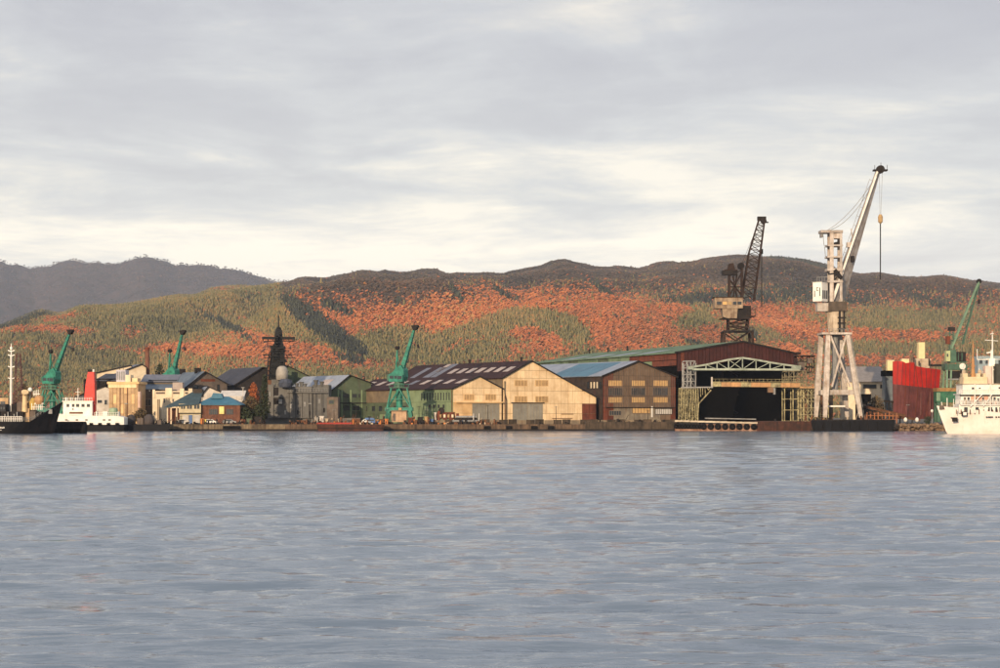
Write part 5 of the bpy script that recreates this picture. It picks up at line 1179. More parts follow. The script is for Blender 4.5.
b = MB(); b.hexa(sq(P(277.8, 352, Yw+4), 4.7, 4.4), sq(P(278.5, 344, Yw+4), 3.0, 3)).hexa(sq(P(278.7, 344, Yw+4), 2.7, 2.6), sq(P(278.6, 330.5, Yw+4), 2.2, 2.0)); b.build('mast_upper', navyd, ms, world=True)
o = ms.children[0] if ms.children else None
def wsm(nm, f):
    b = MB(); f(b); return b.build(nm, navyd, ms, world=True)
wsm('mast_cap', lambda b: b.lathe(tuple(P(278.6, 330.6, Yw+4)), [(1.1, 0), (.8, .9), (.25, 1.3), (.18, 4.2), (.3, 4.3), (.1, 5.0)], 8))
wsm('yard', lambda b: (b.bar(P(262, 338, Yw+3), P(295, 338.3, Yw+3), .35, .9), [b.bar(P(263+i*5.2, 337.5, Yw+3), P(263+i*5.2, 341.5, Yw+3), .3) for i in range(7)], b.bar(P(264, 341.3, Yw+3), P(294, 341.3, Yw+3), .25)))
wsm('yard', lambda b: (b.bar(P(262.5, 354.5, Yw+3), P(295.5, 354.5, Yw+3), .25), b.bar(P(263.5, 357.8, Yw+3), P(295, 357.8, Yw+3), .25), [b.bar(P(263+i*4.6, 354.3, Yw+3), P(265.3+i*4.6, 358, Yw+3), .2) for i in range(7)]))
wsm('radar_platform', lambda b: (b.box(WX(271, Yw), WX(284.5, Yw), Yw+1, Yw+7, WZ(350.5, Yw), WZ(349.5, Yw)), b.tube(P(273.5, 349, Yw+3), P(273.5, 345.5, Yw+3), 1.0, 1.1, 8), b.box(WX(270.5, Yw), WX(285, Yw), Yw+1, Yw+7, WZ(366, Yw), WZ(365, Yw))))
wsm('lattice', lambda b: lattice(b, sq(P(275.8, 380, Yw+.6), 6.5, 2), sq(P(276.5, 352, Yw+1.2), 4.6, 1.5), 6, .22, .7))
rsl = random.Random(5)
wsm('aerial', lambda b: [b.bar(P(272+i*1.8, 352, Yw+1), P(271+i*2.0+rsl.uniform(-.6, .6), 345+rsl.uniform(-2, 3), Yw+1), .14) for i in range(7)])

# ---- white ship, right edge, bow to the left
Ys = 514; xs_ = WX(1075, Ys); Ls = xs_-WX(949, Ys)
wh = thing('survey_ship', 'white ship at the right edge with sharp raked bow, tiered bridge and pale masts', 'ship', (xs_, Ys, 0), math.pi)
zds = lambda s: 5.3+1.9*max(0, (s-.55)/.45)**1.5
b = MB(); hull(b, Ls, 10, [(0, lambda s: -.6), (.25, lambda s: .7), (1, zds)], rake=3.2, full=.45, flare=.25); hl = b.build('hull', whiteh, wh)
b = MB(); hull(b, Ls-.05, 9.0, [(0, lambda s: -.3), (.1, lambda s: .25)], rake=.3, full=.45, flare=.1); b.build('boot_stripe', maroon, wh)
def SL(px, py, y=0.0): return Vector((xs_-WX(px, Ys), -y, WZ(py, Ys)))
def sb(m, nm, a, e, t_, bt, y0, y1, par=None):
    b = MB(); b.box(SL(a, 0).x, SL(e, 0).x, -y0, -y1, SL(0, bt).z, SL(0, t_).z); return b.build(nm, m, par or wh)
h1 = sb(white, 'main_deck_house', 956, 1060, 404.5, 413, -3.4, 3.4)
h2 = sb(white, 'upper_deck_house', 958, 1060, 394, 404.4, -3.0, 3.0)
h3 = sb(white, 'bridge', 959.5, 1060, 384.8, 393.9, -3.6, 3.6)
sb(cabm, 'bridge_roof', 958.5, 1060, 383.8, 384.7, -3.9, 3.9, h3)
h4 = sb(mat('cream_deck_house', (0.66, 0.52, 0.34), (0.52, 0.40, 0.25)), 'monkey_island', 961.5, 985.5, 377, 383.7, -2.2, 2.2)
for a, e in ((961.5, 966.5), (975, 979), (982, 984.5)): sb(MATS['cream_deck_house'], 'deck_locker', a, e, 373.5, 377, -1.4, 1.4, h4)
for a, e, t_, bt, y, par in ((968.5, 971, 387.5, 389.8, -3.6, h3), (975.5, 977.3, 387.8, 389, -3.6, h3), (995, 997, 387.2, 389, -3.6, h3)): sb(GL, 'window', a, e, t_, bt, y-.06, y, par)
for a, e in ((961, 964.5), (971.5, 975.5), (985, 989), (992, 994), (996, 999)): sb(GL, 'window', a, e, 407.3, 412, -3.46, -3.4, h1)
for a in (994.3, 998.3, 1002.3): sb(GL, 'window', a, a+2.2, 398.6, 401, -3.06, -3.0, h2)
for a, e in ((962, 966), (968, 972), (975, 978)): sb(mat('pale_pink_paint', (0.62, 0.36, 0.26), (0.5, 0.28, 0.2)), 'rust_patch', a+6, e+7, 396, 400+(a % 3), -3.2, -3.0, h2)
for zpy, a, e, y in ((404.4, 952, 1040, -4.2), (393.9, 956, 1040, -3.9)):
    b = MB(); rail(b, [tuple(SL(a+i*2.3, zpy, y)) for i in range(int((e-a)/2.3)+1)], 1.05, w=.10, rails=(1, .66, .33)); b.build('railing', white, wh)
for zpy in (394.3, 404.8): sb(white, 'deck_edge', 957, 1050, zpy-.4, zpy+.5, -4.3, 4.3)
for px in (971, 986.5, 1000): b = MB(); b.bar(SL(px, 413, -4.1), SL(px, 384.5, -4.0), .22); b.build('stanchion', white, wh)
b = MB(); b.bar(SL(966, 407, -4.2), SL(978, 394.5, -4.2), .5, .2).bar(SL(979, 407, -4.2), SL(988, 394.5, -4.2), .3, .15); b.build('stairway', white, wh)
b = MB(); b.bar(SL(946.2, 407, -1), SL(946.2, 398, -1), .18).bar(SL(942, 407), SL(941.5, 402), .16).bar(SL(952, 408, -2), SL(951.8, 399, -2), .14); b.build('jackstaff', white, wh)
b = MB(); c = SL(943.8, 406.5); b.box(c.x-1.4, c.x+1.2, -.8, .8, c.z-.8, c.z+.3); b.build('anchor_windlass', woodd, wh)
b = MB(); c = SL(951.5, 419.5, -3.05); b.box(c.x-.75, c.x+.5, c.y-.2, c.y+.5, c.z-.55, c.z+.55).bar((c.x-.6, c.y+.4, c.z-.3), (c.x+.9, c.y+.3, c.z+.5), .3); b.build('anchor', darkst, wh)
sb(darkst, 'hawse_opening', 958.5, 963.2, 411.5, 416, -4.3, -3.2); sb(white, 'hatch_frame', 959.2, 962.6, 412.2, 415.3, -4.38, -4.31)
b = MB()
for a in (982, 984, 985.7, 987.5, 991.5, 994, 996): c = SL(a, 417, -4.75); b.box(c.x-.16, c.x+.14, c.y-.05, c.y+.30, c.z-.17, c.z+.17)
b.build('hull_lettering', darkst, wh)
om = mat('orange_brown_mast_paint', (0.46, 0.24, 0.09), (0.33, 0.16, 0.07))
b = MB(); b.tube(SL(973.2, 383), SL(973, 358), .62, .3, 8).tube(SL(973, 358), SL(972.8, 340.5), .2, .09, 6).bar(SL(970.5, 377.5), SL(976, 374), .25).bar(SL(971, 366), SL(975.5, 366), .2); b.build('fore_mast', om, wh)
b = MB()
for dx in (0, 1.9): b.tube(SL(990.6+dx, 384), SL(991.3+dx*.6, 334.5 if dx else 350), .34, .14, 8)
b.bar(SL(985, 340), SL(998, 341), .14).bar(SL(986.5, 353), SL(991, 352), .3).bar(SL(986, 359), SL(1002, 359.5), .3, .15).bar(SL(985, 369.5), SL(995, 369.5), .25)
for i in range(8): b.bar(SL(990.6, 383-i*4.2), SL(992.6, 380.5-i*4.2), .12)
b.bar(SL(990, 334), SL(993.5, 333.5), .2).tube(SL(992.3, 334), SL(992.4, 331.5), .08); mm = b.build('main_mast', white, wh)
b = MB(); b.box(SL(988.5, 0).x, SL(994.5, 0).x, -.6, .6, SL(0, 366).z, SL(0, 358.5).z); b.build('radar_scanner', white, mm)
b = MB(); b.bar(SL(977.2, 359.5), SL(977.2, 349), .16).bar(SL(977.2, 359.5), SL(996, 359.5), .2); b.build('aerial', white, wh)
b = MB(); b.box(SL(984, 0).x, SL(990.5, 0).x, -1.3, 1.3, SL(0, 383.6).z, SL(0, 366).z); b.build('funnel_casing', mat('pinkish_white_paint', (0.66, 0.50, 0.42), (0.5, 0.36, 0.3)), wh)
b = MB(); b.box(SL(994, 0).x, SL(1030, 0).x, -2.4, 2.4, SL(0, 383.6).z, SL(0, 364).z); b.build('funnel', mat('dark_green_grey_paint', (0.05, 0.05, 0.04)), wh)

# ---- red and maroon hull on the slip at the right
Yr = 648
rh = thing('ship_hull', 'tall unfinished hull block, bright red above and maroon below, on the right slip', 'ship hull', (WX(917, Yr), Yr, QZ))
cols = 11
top = [(893, 361.5), (898, 361), (903, 361.5), (906, 363), (910, 362.5), (914.5, 362.5), (915.5, 366), (921, 367), (926, 368), (931, 368.5), (936, 369), (940.8, 369.8)]
mid = [893+i*(939.2-893)/cols for i in range(cols+1)]; mpy = [384+i*5.0/cols for i in range(cols+1)]
bot = [893.3+i*(932.6-893.3)/cols for i in range(cols+1)]
def dep(i): u = i/cols; return 5.0*u**2 if u > .2 else 6*(.2-u)**1*1.0
for i in range(cols):
    for nm, m, A0, A1 in (('red_plate', redh, [(top[i][0], top[i][1]), (top[i+1][0], top[i+1][1])], [(mid[i], mpy[i]), (mid[i+1], mpy[i+1])]), ('maroon_plate', marh, [(mid[i], mpy[i]), (mid[i+1], mpy[i+1])], [(bot[i], 419), (bot[i+1], 419)])):
        y0, y1 = Yr+dep(i), Yr+dep(i+1); g = .14
        q = [P(A1[0][0]+g, A1[0][1], y0), P(A1[1][0]-g, A1[1][1], y1), P(A0[1][0]-g, A0[1][1], y1), P(A0[0][0]+g, A0[0][1], y0)]
        off = Vector((0, .8, 0)); b = MB(); b.add([tuple(v) for v in q]+[tuple(v+off) for v in q], [(0,1,2,3),(7,6,5,4),(0,4,5,1),(1,5,6,2),(2,6,7,3),(3,7,4,0)])
        b.build(nm, m, rh, world=True)
b = MB(); b.hexa([P(893.5, 419, Yr+1.5), P(932, 419, Yr+6.5), P(932, 419, Yr+26), P(893.5, 419, Yr+26)], [P(893.5, 363, Yr+1.5), P(940, 370.5, Yr+6.5), P(940, 371, Yr+26), P(893.5, 364, Yr+26)]); b.build('hull_body', marh, rh, world=True)
b = MB()
for px, py0 in ((914, 357.5), (929, 358.5), (919, 361)): b.bar(P(px, 366, Yr+2), P(px, py0, Yr+2), .35)
b.build('bollard', darkst, rh, world=True)
b = MB(); pbox(b, 918.6, 924.9, 342.3, 362, Yr+6, 3); b.build('ventilator_trunk', mat('pale_yellow_paint', (0.80, 0.66, 0.36), (0.7, 0.56, 0.3)), rh, world=True)
b = MB(); pbox(b, 915.5, 931, 358.5, 368, Yr+5, 4); b.build('deck_block', cabm, rh, world=True)
b = MB(); pbox(b, 930, 944, 364.2, 366.2, Yr+5, 3); b.build('deck_beam', darkst, rh, world=True)

# ---- more fittings of the white ship
rq = random.Random(12)
for i in range(12):
    a = 957+i*4.3; b = MB(); b.box(SL(a, 0).x, SL(a+rq.uniform(.9, 1.9), 0).x, 3.7, 4.1, SL(0, 404.3).z, SL(0, rq.uniform(399.5, 402.5)).z); b.build('deck_gear', (white, cabm, rustc, MATS['pale_pink_paint'], darkst)[i % 5], wh)
b = MB(); b.box(SL(957, 0).x, SL(1050, 0).x, 3.02, 3.3, SL(0, 394.9).z-.35, SL(0, 394.9).z); b.build('painted_deck_shade', darkst, wh)  # dark strip standing in for shade under the deck edge
for i in range(9): a = 961+i*3.7; b = MB(); b.box(SL(a, 0).x, SL(a+2.1, 0).x, 3.02, 3.08, SL(0, 400.8).z, SL(0, 397.3).z); b.build('window', GL if i % 3 else woodd, h2)
b = MB()
for p, q in (((973, 342), (957, 384)), ((973, 342), (991, 372)), ((992.3, 334), (973, 356)), ((992.3, 334), (1015, 380)), ((992.3, 338), (1020, 384)), ((945, 398), (973, 360)), ((952, 399), (973, 372))): b.bar(SL(*p), SL(*q), .05)
b.build('rigging', darkst, wh)
b = MB()
for a, t_ in ((962.5, 370), (966, 373), (979, 368), (982.5, 371), (1001, 352), (1006, 358), (996, 372)): b.bar(SL(a, 384), SL(a, t_), .12)
b.build('pole', white, wh)
for a in (964, 980): b = MB(); c = SL(a, 372.5); b.lathe((c.x, c.y-.2, c.z), [(.2, -1), (.55, 0), (.5, .5), (.2, .8)], 9); b.build('search_light', cabm, wh)
b = MB()
for i in range(12): a = 953+i*4.5; c = SL(a, 409.5, -3.9); b.box(c.x-.1, c.x+.1, c.y-.02, c.y+.06, c.z-1.2, c.z)
b.build('rust_run', rustp, wh)
# ---- more fittings of the tug and the warship
b = MB(); rail(b, [tuple(TL(96.5+i*2.4, 416.3, -3.3)) for i in range(11)], 1.1, w=.08, rails=(1, .5)); b.build('railing', white, tg)
b = MB(); rail(b, [tuple(TL(65+i*2.4, 400.8, -2.6)) for i in range(13)], .9, w=.07, rails=(1, .5)); b.build('roof_railing', white, cbn)
b = MB(); b.bar(TL(78, 401), TL(78, 388), .16).bar(TL(75.5, 392), TL(80.5, 392), .12).bar(TL(76.5, 395.5), TL(79.5, 395.5), .1); b.build('signal_mast', white, tg)
for i in range(7):
    c = TL(68+i*8.6, 424.2, -3.85); b = MB(); b.tube((c.x-.45, c.y, c.z), (c.x+.45, c.y, c.z), .42, .42, 9); b.build('side_fender', rubber, tg)
for i, (a, t_, w_) in enumerate(((290, 404, 2), (297, 410, 1.6), (304, 402, 1.5), (309, 411, 1.6), (318, 399, 2.2), (323, 408, 1.8), (269.5, 392, 1.2), (269.7, 402, 1.2), (284.5, 410, 1.5))): wsb('door', a, a+w_, t_, t_+4.5, -.7 if a < 273 else -.09 if a < 312 else .72, -.5 if a < 273 else 0 if a < 312 else .8, darkst if i % 2 else greyst)
b = MB(); rail(b, [tuple(P(274+i*2.8, 386.5, Yw-.1)) for i in range(14)], 1.1, w=.08, rails=(1, .5)); b.build('railing', greyst, ws, world=True)
b = MB(); rail(b, [tuple(P(288+i*2.8, 391.8, Yw-.75)) for i in range(15)], 1.1, w=.08, rails=(1, .5)); b.build('railing', greyst, ws, world=True)

# platforms, lamps and aerials that roughen the outline of the warship mast
rj = random.Random(8)
for i in range(16):
    py = 334+i*2.7; hw_ = (4 if py < 345 else 6.5 if py < 366 else 8)+rj.uniform(-1.5, 1.5); sd = rj.choice((-1, 1))
    b = MB(); b.box(WX(278, Yw), WX(278+sd*hw_, Yw), Yw+.2, Yw+5, WZ(py+rj.uniform(.4, 1.3), Yw), WZ(py, Yw)).box(WX(278+sd*(hw_-1), Yw), WX(278+sd*hw_, Yw), Yw+.1, Yw+3, WZ(py+.2, Yw), WZ(py-rj.uniform(.6, 2.0), Yw)); b.build('mast_platform', navyd, ms, world=True)
# stiffeners and pale drain runs down the red and maroon hull block
for i in range(1, cols):
    b = MB(); u = i/cols; b.bar(P(bot[i][0] if False else bot[i], 419, Yr+dep(i)-.12), P(mid[i], mpy[i], Yr+dep(i)-.12), .16).bar(P(mid[i], mpy[i], Yr+dep(i)-.12), P(top[i][0], top[i][1]+.5, Yr+dep(i)-.12), .14); b.build('hull_rib', marh if i % 3 else rustc, rh, world=True)
b = MB()
for px in (897, 905, 912, 921, 930): b.bar(P(px, 392, Yr+1.2), P(px-.2, 415, Yr+1.2), .10)
b.build('drain_run', mat('dusty_pink_run', (0.30, 0.16, 0.14), (0.2, 0.1, 0.09)), rh, world=True)
# deck gear, rail and anchor near the black bow
b = MB(); rail(b, [tuple(BL(27+i*2.6, 421-max(0, i-3)*2.15, -3.6+i*.28)) for i in range(11)], .9, w=.09, rails=(1, .5)); b.build('bow_rail', greyst, bs)
b = MB(); c = BL(52, 411, -1.3); b.box(c.x-.5, c.x+.4, c.y-.5, c.y+.2, c.z-.7, c.z+.4); b.build('anchor', greyst, bs)
# ================================================================ SMALLER BUILDINGS, LEFT TO RIGHT
def gable_house(name, label, cat, px0, px1, apx, py_e0, py_a, py_e1, Y, deg, depth, wall, roof, over=.5, base=QZ, core=None):
    s = Shed(name, label, cat, px0, Y, deg, base=base); w_ = s.fx(px1); a = s.fx(apx); az_ = s.z(py_a, a); e0 = s.z(py_e0, 0); e1 = s.z(py_e1, w_)
    b = MB(); b.prism([(0, 0), (w_, 0), (w_, e1), (a, az_), (0, e0)], 0, .35); b.build('gable_wall', wall, s.t)
    b = MB(); b.prism([(0, 0), (w_, 0), (w_, e1), (a, az_), (0, e0)], depth-.35, depth); b.build('gable_wall', wall, s.t)
    b = MB(); b.box(0, .35, .36, depth-.36, 0, e0-.02); b.build('side_wall', wall, s.t); b = MB(); b.box(w_-.35, w_, .36, depth-.36, 0, e1-.02); b.build('side_wall', wall, s.t)
    def ext(xe, ze): k = over/max(abs(a-xe), 2.0); return xe+(xe-a)*k, ze+(ze-az_)*k
    x0, z0 = ext(0, e0); x1, z1 = ext(w_, e1)
    s.w, s.ap, s.apz, s.e0, s.e1, s.L = w_, a, az_, e0, e1, depth; s.x0, s.z0, s.x1, s.z1 = x0, z0, x1, z1
    if roof is not None:
        roof_slope(s, x0, z0+.2, a, az_+.2, -over, depth+over, roof); roof_slope(s, x1, z1+.2, a, az_+.2, -over, depth+over, roof)
        b = MB(); b.bar((x0, -over-.08, z0+.1), (a, -over-.08, az_+.1), .2, .35).bar((a, -over-.08, az_+.1), (x1, -over-.08, z1+.1), .2, .35); b.build('barge_board', darkst, s.t)
    return s
def flat_house(name, label, cat, px0, px1, py, Y, depth, wall, roofm=None, deg=0, base=QZ, para=.5):
    s = Shed(name, label, cat, px0, Y, deg, base=base); w_ = s.fx(px1); h = s.z(py, 0)
    b = MB(); b.box(0, w_, 0, .35, 0, h); b.build('front_wall', wall, s.t)
    b = MB(); b.box(0, w_, depth-.35, depth, 0, h); b.build('back_wall', wall, s.t)
    b = MB(); b.box(0, .35, .36, depth-.36, 0, h-.003); b.build('side_wall', wall, s.t)
    b = MB(); b.box(w_-.35, w_, .36, depth-.36, 0, h-.003); b.build('side_wall', wall, s.t)
    b = MB(); b.box(.36, w_-.36, .36, depth-.36, h-para-.2, h-para); b.build('roof', roofm or roof_gy, s.t)
    s.w, s.h, s.L = w_, h, depth; return s
def facing(s, y0, z0, y1, z1, x0, x1, m, name, t=.2, par=None):     # roof slope that falls towards the front
    b = MB(); b.slab([(x0, y0, z0), (x1, y0, z0), (x1, y1, z1), (x0, y1, z1)], t); return b.build(name, m, par or s.t)

# long low dark shed and pale shed behind the tug
s = gable_house('storage_shed', 'low black roofed shed with a whitewashed wall behind the red funnel', 'shed', 76, 112, 104, 397, 386.5, 389, 655, 12, 30, whitew, roof_br)
s.opening(97, 102.5, 399.5, 403.5, GL, framem=whitew); s.opening(104, 107.5, 399.5, 405, GL, framem=whitew)
s = flat_house('loading_shed', 'grey flat roofed shed whose black upper storey shows above the red funnel', 'shed', 96, 116, 378.5, 668, 25, darkst, roof_gy)
b = MB(); b.slab([(-.5, -.6, s.h-.6), (s.w+.5, -.6, s.h-.6), (s.w+.5, 9, s.h+1.8), (1.5, 9, s.h+1.8)], .3); b.build('roof_slope', mat('dark_blue_grey_roof', (0.06, 0.065, 0.085), (0.035, 0.04, 0.05)), s.t)
s = gable_house('boiler_house', 'pale gabled hall with grey roof behind the sandstone building', 'building', 97, 134, 131, 373, 365.5, 370, 690, 8, 26, creamw, roof_lt)
s = gable_house('office_building', 'small steep roofed hall showing cream gable edge left of the brick chimney', 'building', 112, 146, 141, 376, 364.5, 367.5, 684, 20, 30, creamw, roof_gy)
# sandstone building
s = flat_house('stone_building', 'tall sandstone building with narrow piers and pale roof box behind the tug', 'building', 109, 138, 384, 636, 14, stone)
for i in range(8):
    xx = s.w*(i+.15)/8
    for j in range(4):
        z0 = s.h*j/4; b = MB(); b.box(xx+.05, xx+s.w/8-.12, -.14-.03*((i+j) % 3), -.005, z0+.05, z0+s.h/4-.05); b.build('stone_panel', stone if (i*3+j) % 5 else beige2, s.t)
for i in (3, 5): b = MB(); xx = s.w*(i+.1)/8; b.box(xx-.14, xx+.14, -.3, -.02, .3, s.h-1); b.build('downpipe', rustp, s.t)
b = MB(); b.box(-.5, s.w+.4, -.6, s.L+.4, s.h, s.h+.7); b.build('cornice', beige2, s.t)
b = MB(); b.box(s.w*.0-.2, s.w*.95, -.35, 0, s.h-1.2, s.h-.01); b.build('cornice', beige, s.t)
b = MB(); b.box(s.fx(115), s.fx(124.3), 2, 8, s.h+.71, s.z(369.8, 4)); rb = b.build('roof_box', mat('pale_lilac_sheet', (0.48, 0.46, 0.50), (0.36, 0.34, 0.38)), s.t)
b = MB()
for k in range(4): xx = s.fx(115.5+k*2.2); b.box(xx, xx+.45, 1.93, 1.99, s.h+1.3, s.h+4); 
b.build('louvre', greyst, rb)
b = MB(); b.box(s.fx(124.6), s.fx(129.5), 1.5, 7, s.h+.71, s.z(374.8, 4)); b.build('roof_box', creamw, s.t)
b = MB(); b.box(s.fx(129.8), s.fx(136), 2.5, 8, s.h+.71, s.z(378, 4)); b.build('roof_box', beige, s.t)
for k, px in enumerate((118, 121.5)): b = MB(); b.bar((s.fx(px), 3, s.z(370, 4)), (s.fx(px), 3, s.z(361+k*3, 4)), .12); b.build('aerial', darkst, s.t)
b = MB(); b.box(s.w+.02, s.w+.7, -.3, 2.5, 3, s.h-2.4); b.build('corner_pier', mat('pinkish_render', (0.62, 0.45, 0.36), (0.5, 0.34, 0.27)), s.t)
# brick chimney
cm = thing('chimney', 'tall round brown brick chimney above the grey roofs', 'chimney', (WX(147.3, 700), 700, QZ))
b = MB(); c = P(147.3, 420, 700); b.tube((c.x, c.y, QZ), (c.x, c.y, WZ(350, 700)), 1.0, .78, 14); b.build('shaft', brickm, cm, world=True)
b = MB(); b.tube((c.x, c.y, WZ(350, 700)), (c.x, c.y, WZ(347.3, 700)), .92, .9, 14); b.build('cap', rustc, cm, world=True)
# blue grey roofed twin halls
s = flat_house('machine_hall', 'long hall with two stepped blue grey roofs right of the sandstone building', 'building', 133.5, 176, 389, 650, 22, woodd, roof_gy)
bg_ = mat('blue_grey_roof_sheet', (0.12, 0.155, 0.19), (0.08, 0.10, 0.13), rough=.55, streak=.2)
facing(s, -.6, s.z(389, 0), 5, s.z(384, 0, 5), -.6, s.w+.3, bg_, 'roof_slope')
b = MB(); b.box(.5, s.w, 5.1, 5.5, s.z(386, 0, 5), s.z(382, 0, 5)); b.build('clerestory_wall', brownband, s.t)
facing(s, 4.6, s.z(381.3, 0, 5), 12, s.z(374.5, 0, 12), s.fx(138), s.w-.3, roof_gy, 'upper_roof_slope')
b = MB(); b.box(s.fx(146), s.w-.5, 4.7, 5.05, s.z(382.8, 0, 5), s.z(379.8, 0, 5)); b.build('dark_eave', mat('navy_eave', (0.03, 0.035, 0.05)), s.t)
s.opening(145, 151.5, 399, 406, GL, framem=greyst); s.opening(137, 141, 392, 397, GL, framem=woodd)
b = MB(); b.box(s.fx(149.2), s.fx(150.4), -.4, -.1, s.z(391.5), s.z(390.2)); b.build('wall_lamp', white, s.t)
for i in range(6): b = MB(); xx = s.fx(135+i*4.2); b.box(xx, xx+.18, -.2, -.005, .1, s.h-.4); b.build('wall_rib', brownband, s.t)
# cream rendered building
s = flat_house('office_building', 'cream rendered flat roofed building with parapet piers and small dark windows', 'building', 152.5, 192.5, 391, 632, 14, creamw, conc)
for a, e, t_ in ((165.5, 172, 388), (180, 184, 388.5), (188.5, 192.4, 388.5), (152.7, 155, 389.5)):
    b = MB(); b.box(s.fx(a), s.fx(e), -.25, .5, s.h-2.2, s.z(t_)); b.build('parapet_pier', creamw, s.t)
for a, e in ((156, 165), (173, 179.5), (185, 188)): b = MB(); b.box(s.fx(a), s.fx(e), -.12, -.005, s.h-.9, s.h-.35); b.build('dark_coping', woodd, s.t)
for a, e, t_, bt in ((163.3, 165.8, 398, 403.5), (171.8, 174.5, 398.3, 402.5), (178.8, 180.5, 398.3, 401)): s.opening(a, e, t_, bt, GL, framem=creamw)
for a in (157.5, 159): b = MB(); b.box(s.fx(a), s.fx(a+.7), -.25, -.01, .3, s.h-2.6); b.build('downpipe', brownband, s.t)
s.opening(153.5, 156, 411, 416, GL, framem=creamw)
b = MB(); b.box(s.fx(171), s.fx(181), 3, 6, s.h, s.z(382.5, 0, 3)); b.build('roof_tank', mat('pinkish_grey_tank', (0.42, 0.34, 0.30), (0.3, 0.24, 0.2)), s.t)
# grey gabled workshop behind
s = gable_house('workshop', 'weathered grey gabled workshop with slate blue roof behind the blue roofed house', 'building', 187, 227, 204.5, 386, 372, 384.5, 676, 28, 34, woodd, bg_, over=.9)
b = MB(); b.box(s.fx(201), s.fx(215), -.1, -.01, s.z(381.5, 5), s.z(379, 5)); b.build('dark_louvre', rustc, s.t)
s.opening(217, 219.5, 384.5, 391, GL, framem=darkst); s.opening(193, 199, 385.5, 390, GL, framem=woodd)
for px, yy in ((0, 6), (0, 22)): b = MB(); b.box(s.ap-.9, s.ap+.9, yy, yy+1.6, s.apz-.3, s.apz+1.5); b.build('roof_vent', darkst, s.t)
# pale roofed low building
s = gable_house('storage_shed', 'low shed with a pale whitish roof just behind the blue hipped roof', 'shed', 203, 243, 208, 393, 387, 402, 660, 14, 26, whitew, roof_lt, over=.6)
s = flat_house('boat_shelter', 'low white canopy roof behind the brown brick house', 'shed', 219, 242, 396, 646, 8, whitew, whitew)
facing(s, -.4, s.z(401, 0), 8.4, s.z(390.5, 0, 8), -.3, s.w+.3, mat('white_roof_sheet', (0.60, 0.57, 0.52), (0.45, 0.42, 0.38)), 'roof_slope')
# blue roofed house
s = Shed('quay_house', 'brown brick quay house with blue hipped roof and bay fronted cream wing', 'house', 180, 618, 0)
X = s.fx; Z = s.z
wl = X(200.5); wr = X(239.5); hw = Z(404); 
b = MB(); b.box(wl+.01, wr, 1.5, 12, 0, hw); b.build('brick_wall', brickm, s.t)
b = MB(); b.box(X(179.5), wl, .6, 12, 0, Z(405)); b.build('cream_wing', mat('cream_board_wall', (0.50, 0.43, 0.28), (0.38, 0.32, 0.21)), s.t)
b = MB(); b.box(X(178.5), X(200.8), .2, .59, Z(412.8), Z(403.8)); by = b.build('bay', MATS['cream_board_wall'], s.t)
for a, e in ((181, 185), (187, 191.8), (194, 199.4)):
    f = MB(); f.box(X(a), X(e), .08, .19, Z(408.8), Z(405)); fo = f.build('window', GL, by)
    f = MB(); xm = (X(a)+X(e))/2; f.box(xm-.05, xm+.05, .03, .075, Z(408.8), Z(405)); f.build('sash_bar', creamw, fo)
b = MB(); b.box(X(178), X(201), .1, .6, Z(413.6), Z(412.9)); b.build('bay_sill', darkst, s.t)
for a, e, m in ((182.5, 188, whitew), (193.5, 200, whitew), (188.6, 192, bluep)): b = MB(); b.box(X(a), X(e), .45, .59, .1, Z(415)); b.build('door', m, s.t)
for a, e in ((208.5, 217), (225.5, 232.5)):
    f = MB(); f.box(X(a), X(e), 1.36, 1.49, Z(414.5), Z(409)); fo = f.build('window', GL, s.t)
    f = MB(); 
    for k in range(4): xx = X(a)+(X(e)-X(a))*(k+.5)/4; f.box(xx-.05, xx+.05, 1.3, 1.355, Z(414.5), Z(409))
    f.build('sash_bar', woodd, fo)
b = MB(); b.box(X(218.8), X(223.6), .9, 1.49, Z(414), Z(406.5)); b.build('yellow_sign', mat('pale_yellow_board', (0.68, 0.60, 0.22), (0.55, 0.46, 0.16)), s.t)
for k in range(12): b = MB(); xx = wl+(wr-wl)*(k+.5)/12; b.box(xx-.25, xx+.25, 1.42, 1.498, .2+.25*(k % 3), hw-.3); b.build('brick_pier', brickm, s.t)
# hipped blue roof
xa, xb = X(195.5), X(241); zr = Z(396.5, 0, 6); ze = Z(404.3)
b = MB(); b.add([(xa, .9, ze), (xb, .9, ze), (xb, 13, ze), (xa, 13, ze), (X(209), 6.5, zr), (X(226), 6.5, zr), (xa, .9, ze-.25), (xb, .9, ze-.25), (xb, 13, ze-.25), (xa, 13, ze-.25)],
    [(0,1,5,4),(1,2,5),(2,3,4,5),(3,0,4),(6,7,1,0),(7,8,2,1),(8,9,3,2),(9,6,0,3),(9,8,7,6)]); b.build('hipped_roof', mat('bright_blue_roof', (0.045, 0.155, 0.23), (0.035, 0.11, 0.17), rough=.6), s.t)
b = MB(); b.prism([(X(208.5), zr-.6), (X(221), zr-.6), (X(219), zr+.9), (X(211), zr+1.1)], 4.5, 8.5); b.build('roof_lantern', mat('bright_blue_roof', (0, 0, 0)), s.t)
b = MB(); b.slab([(X(164.5), -.4, Z(407)), (X(199), -.4, Z(403.6)), (X(200), 6, Z(392, 0, 6)), (X(189), 6, Z(392, 0, 6))], .25); b.build('lean_to_roof', mat('teal_grey_roof', (0.05, 0.085, 0.10), (0.03, 0.05, 0.06)), s.t)
b = MB(); b.box(X(190.5), X(199.5), 5.5, 9, Z(397), Z(388.8)); b.build('dark_dormer', mat('dark_brown_wall', (0.05, 0.035, 0.025)), s.t)
for a in (166.8, 170.4, 176): b = MB(); b.box(X(a), X(a+1.1), .1, .45, 0, Z(406.5)); b.build('porch_post', creamw, s.t)
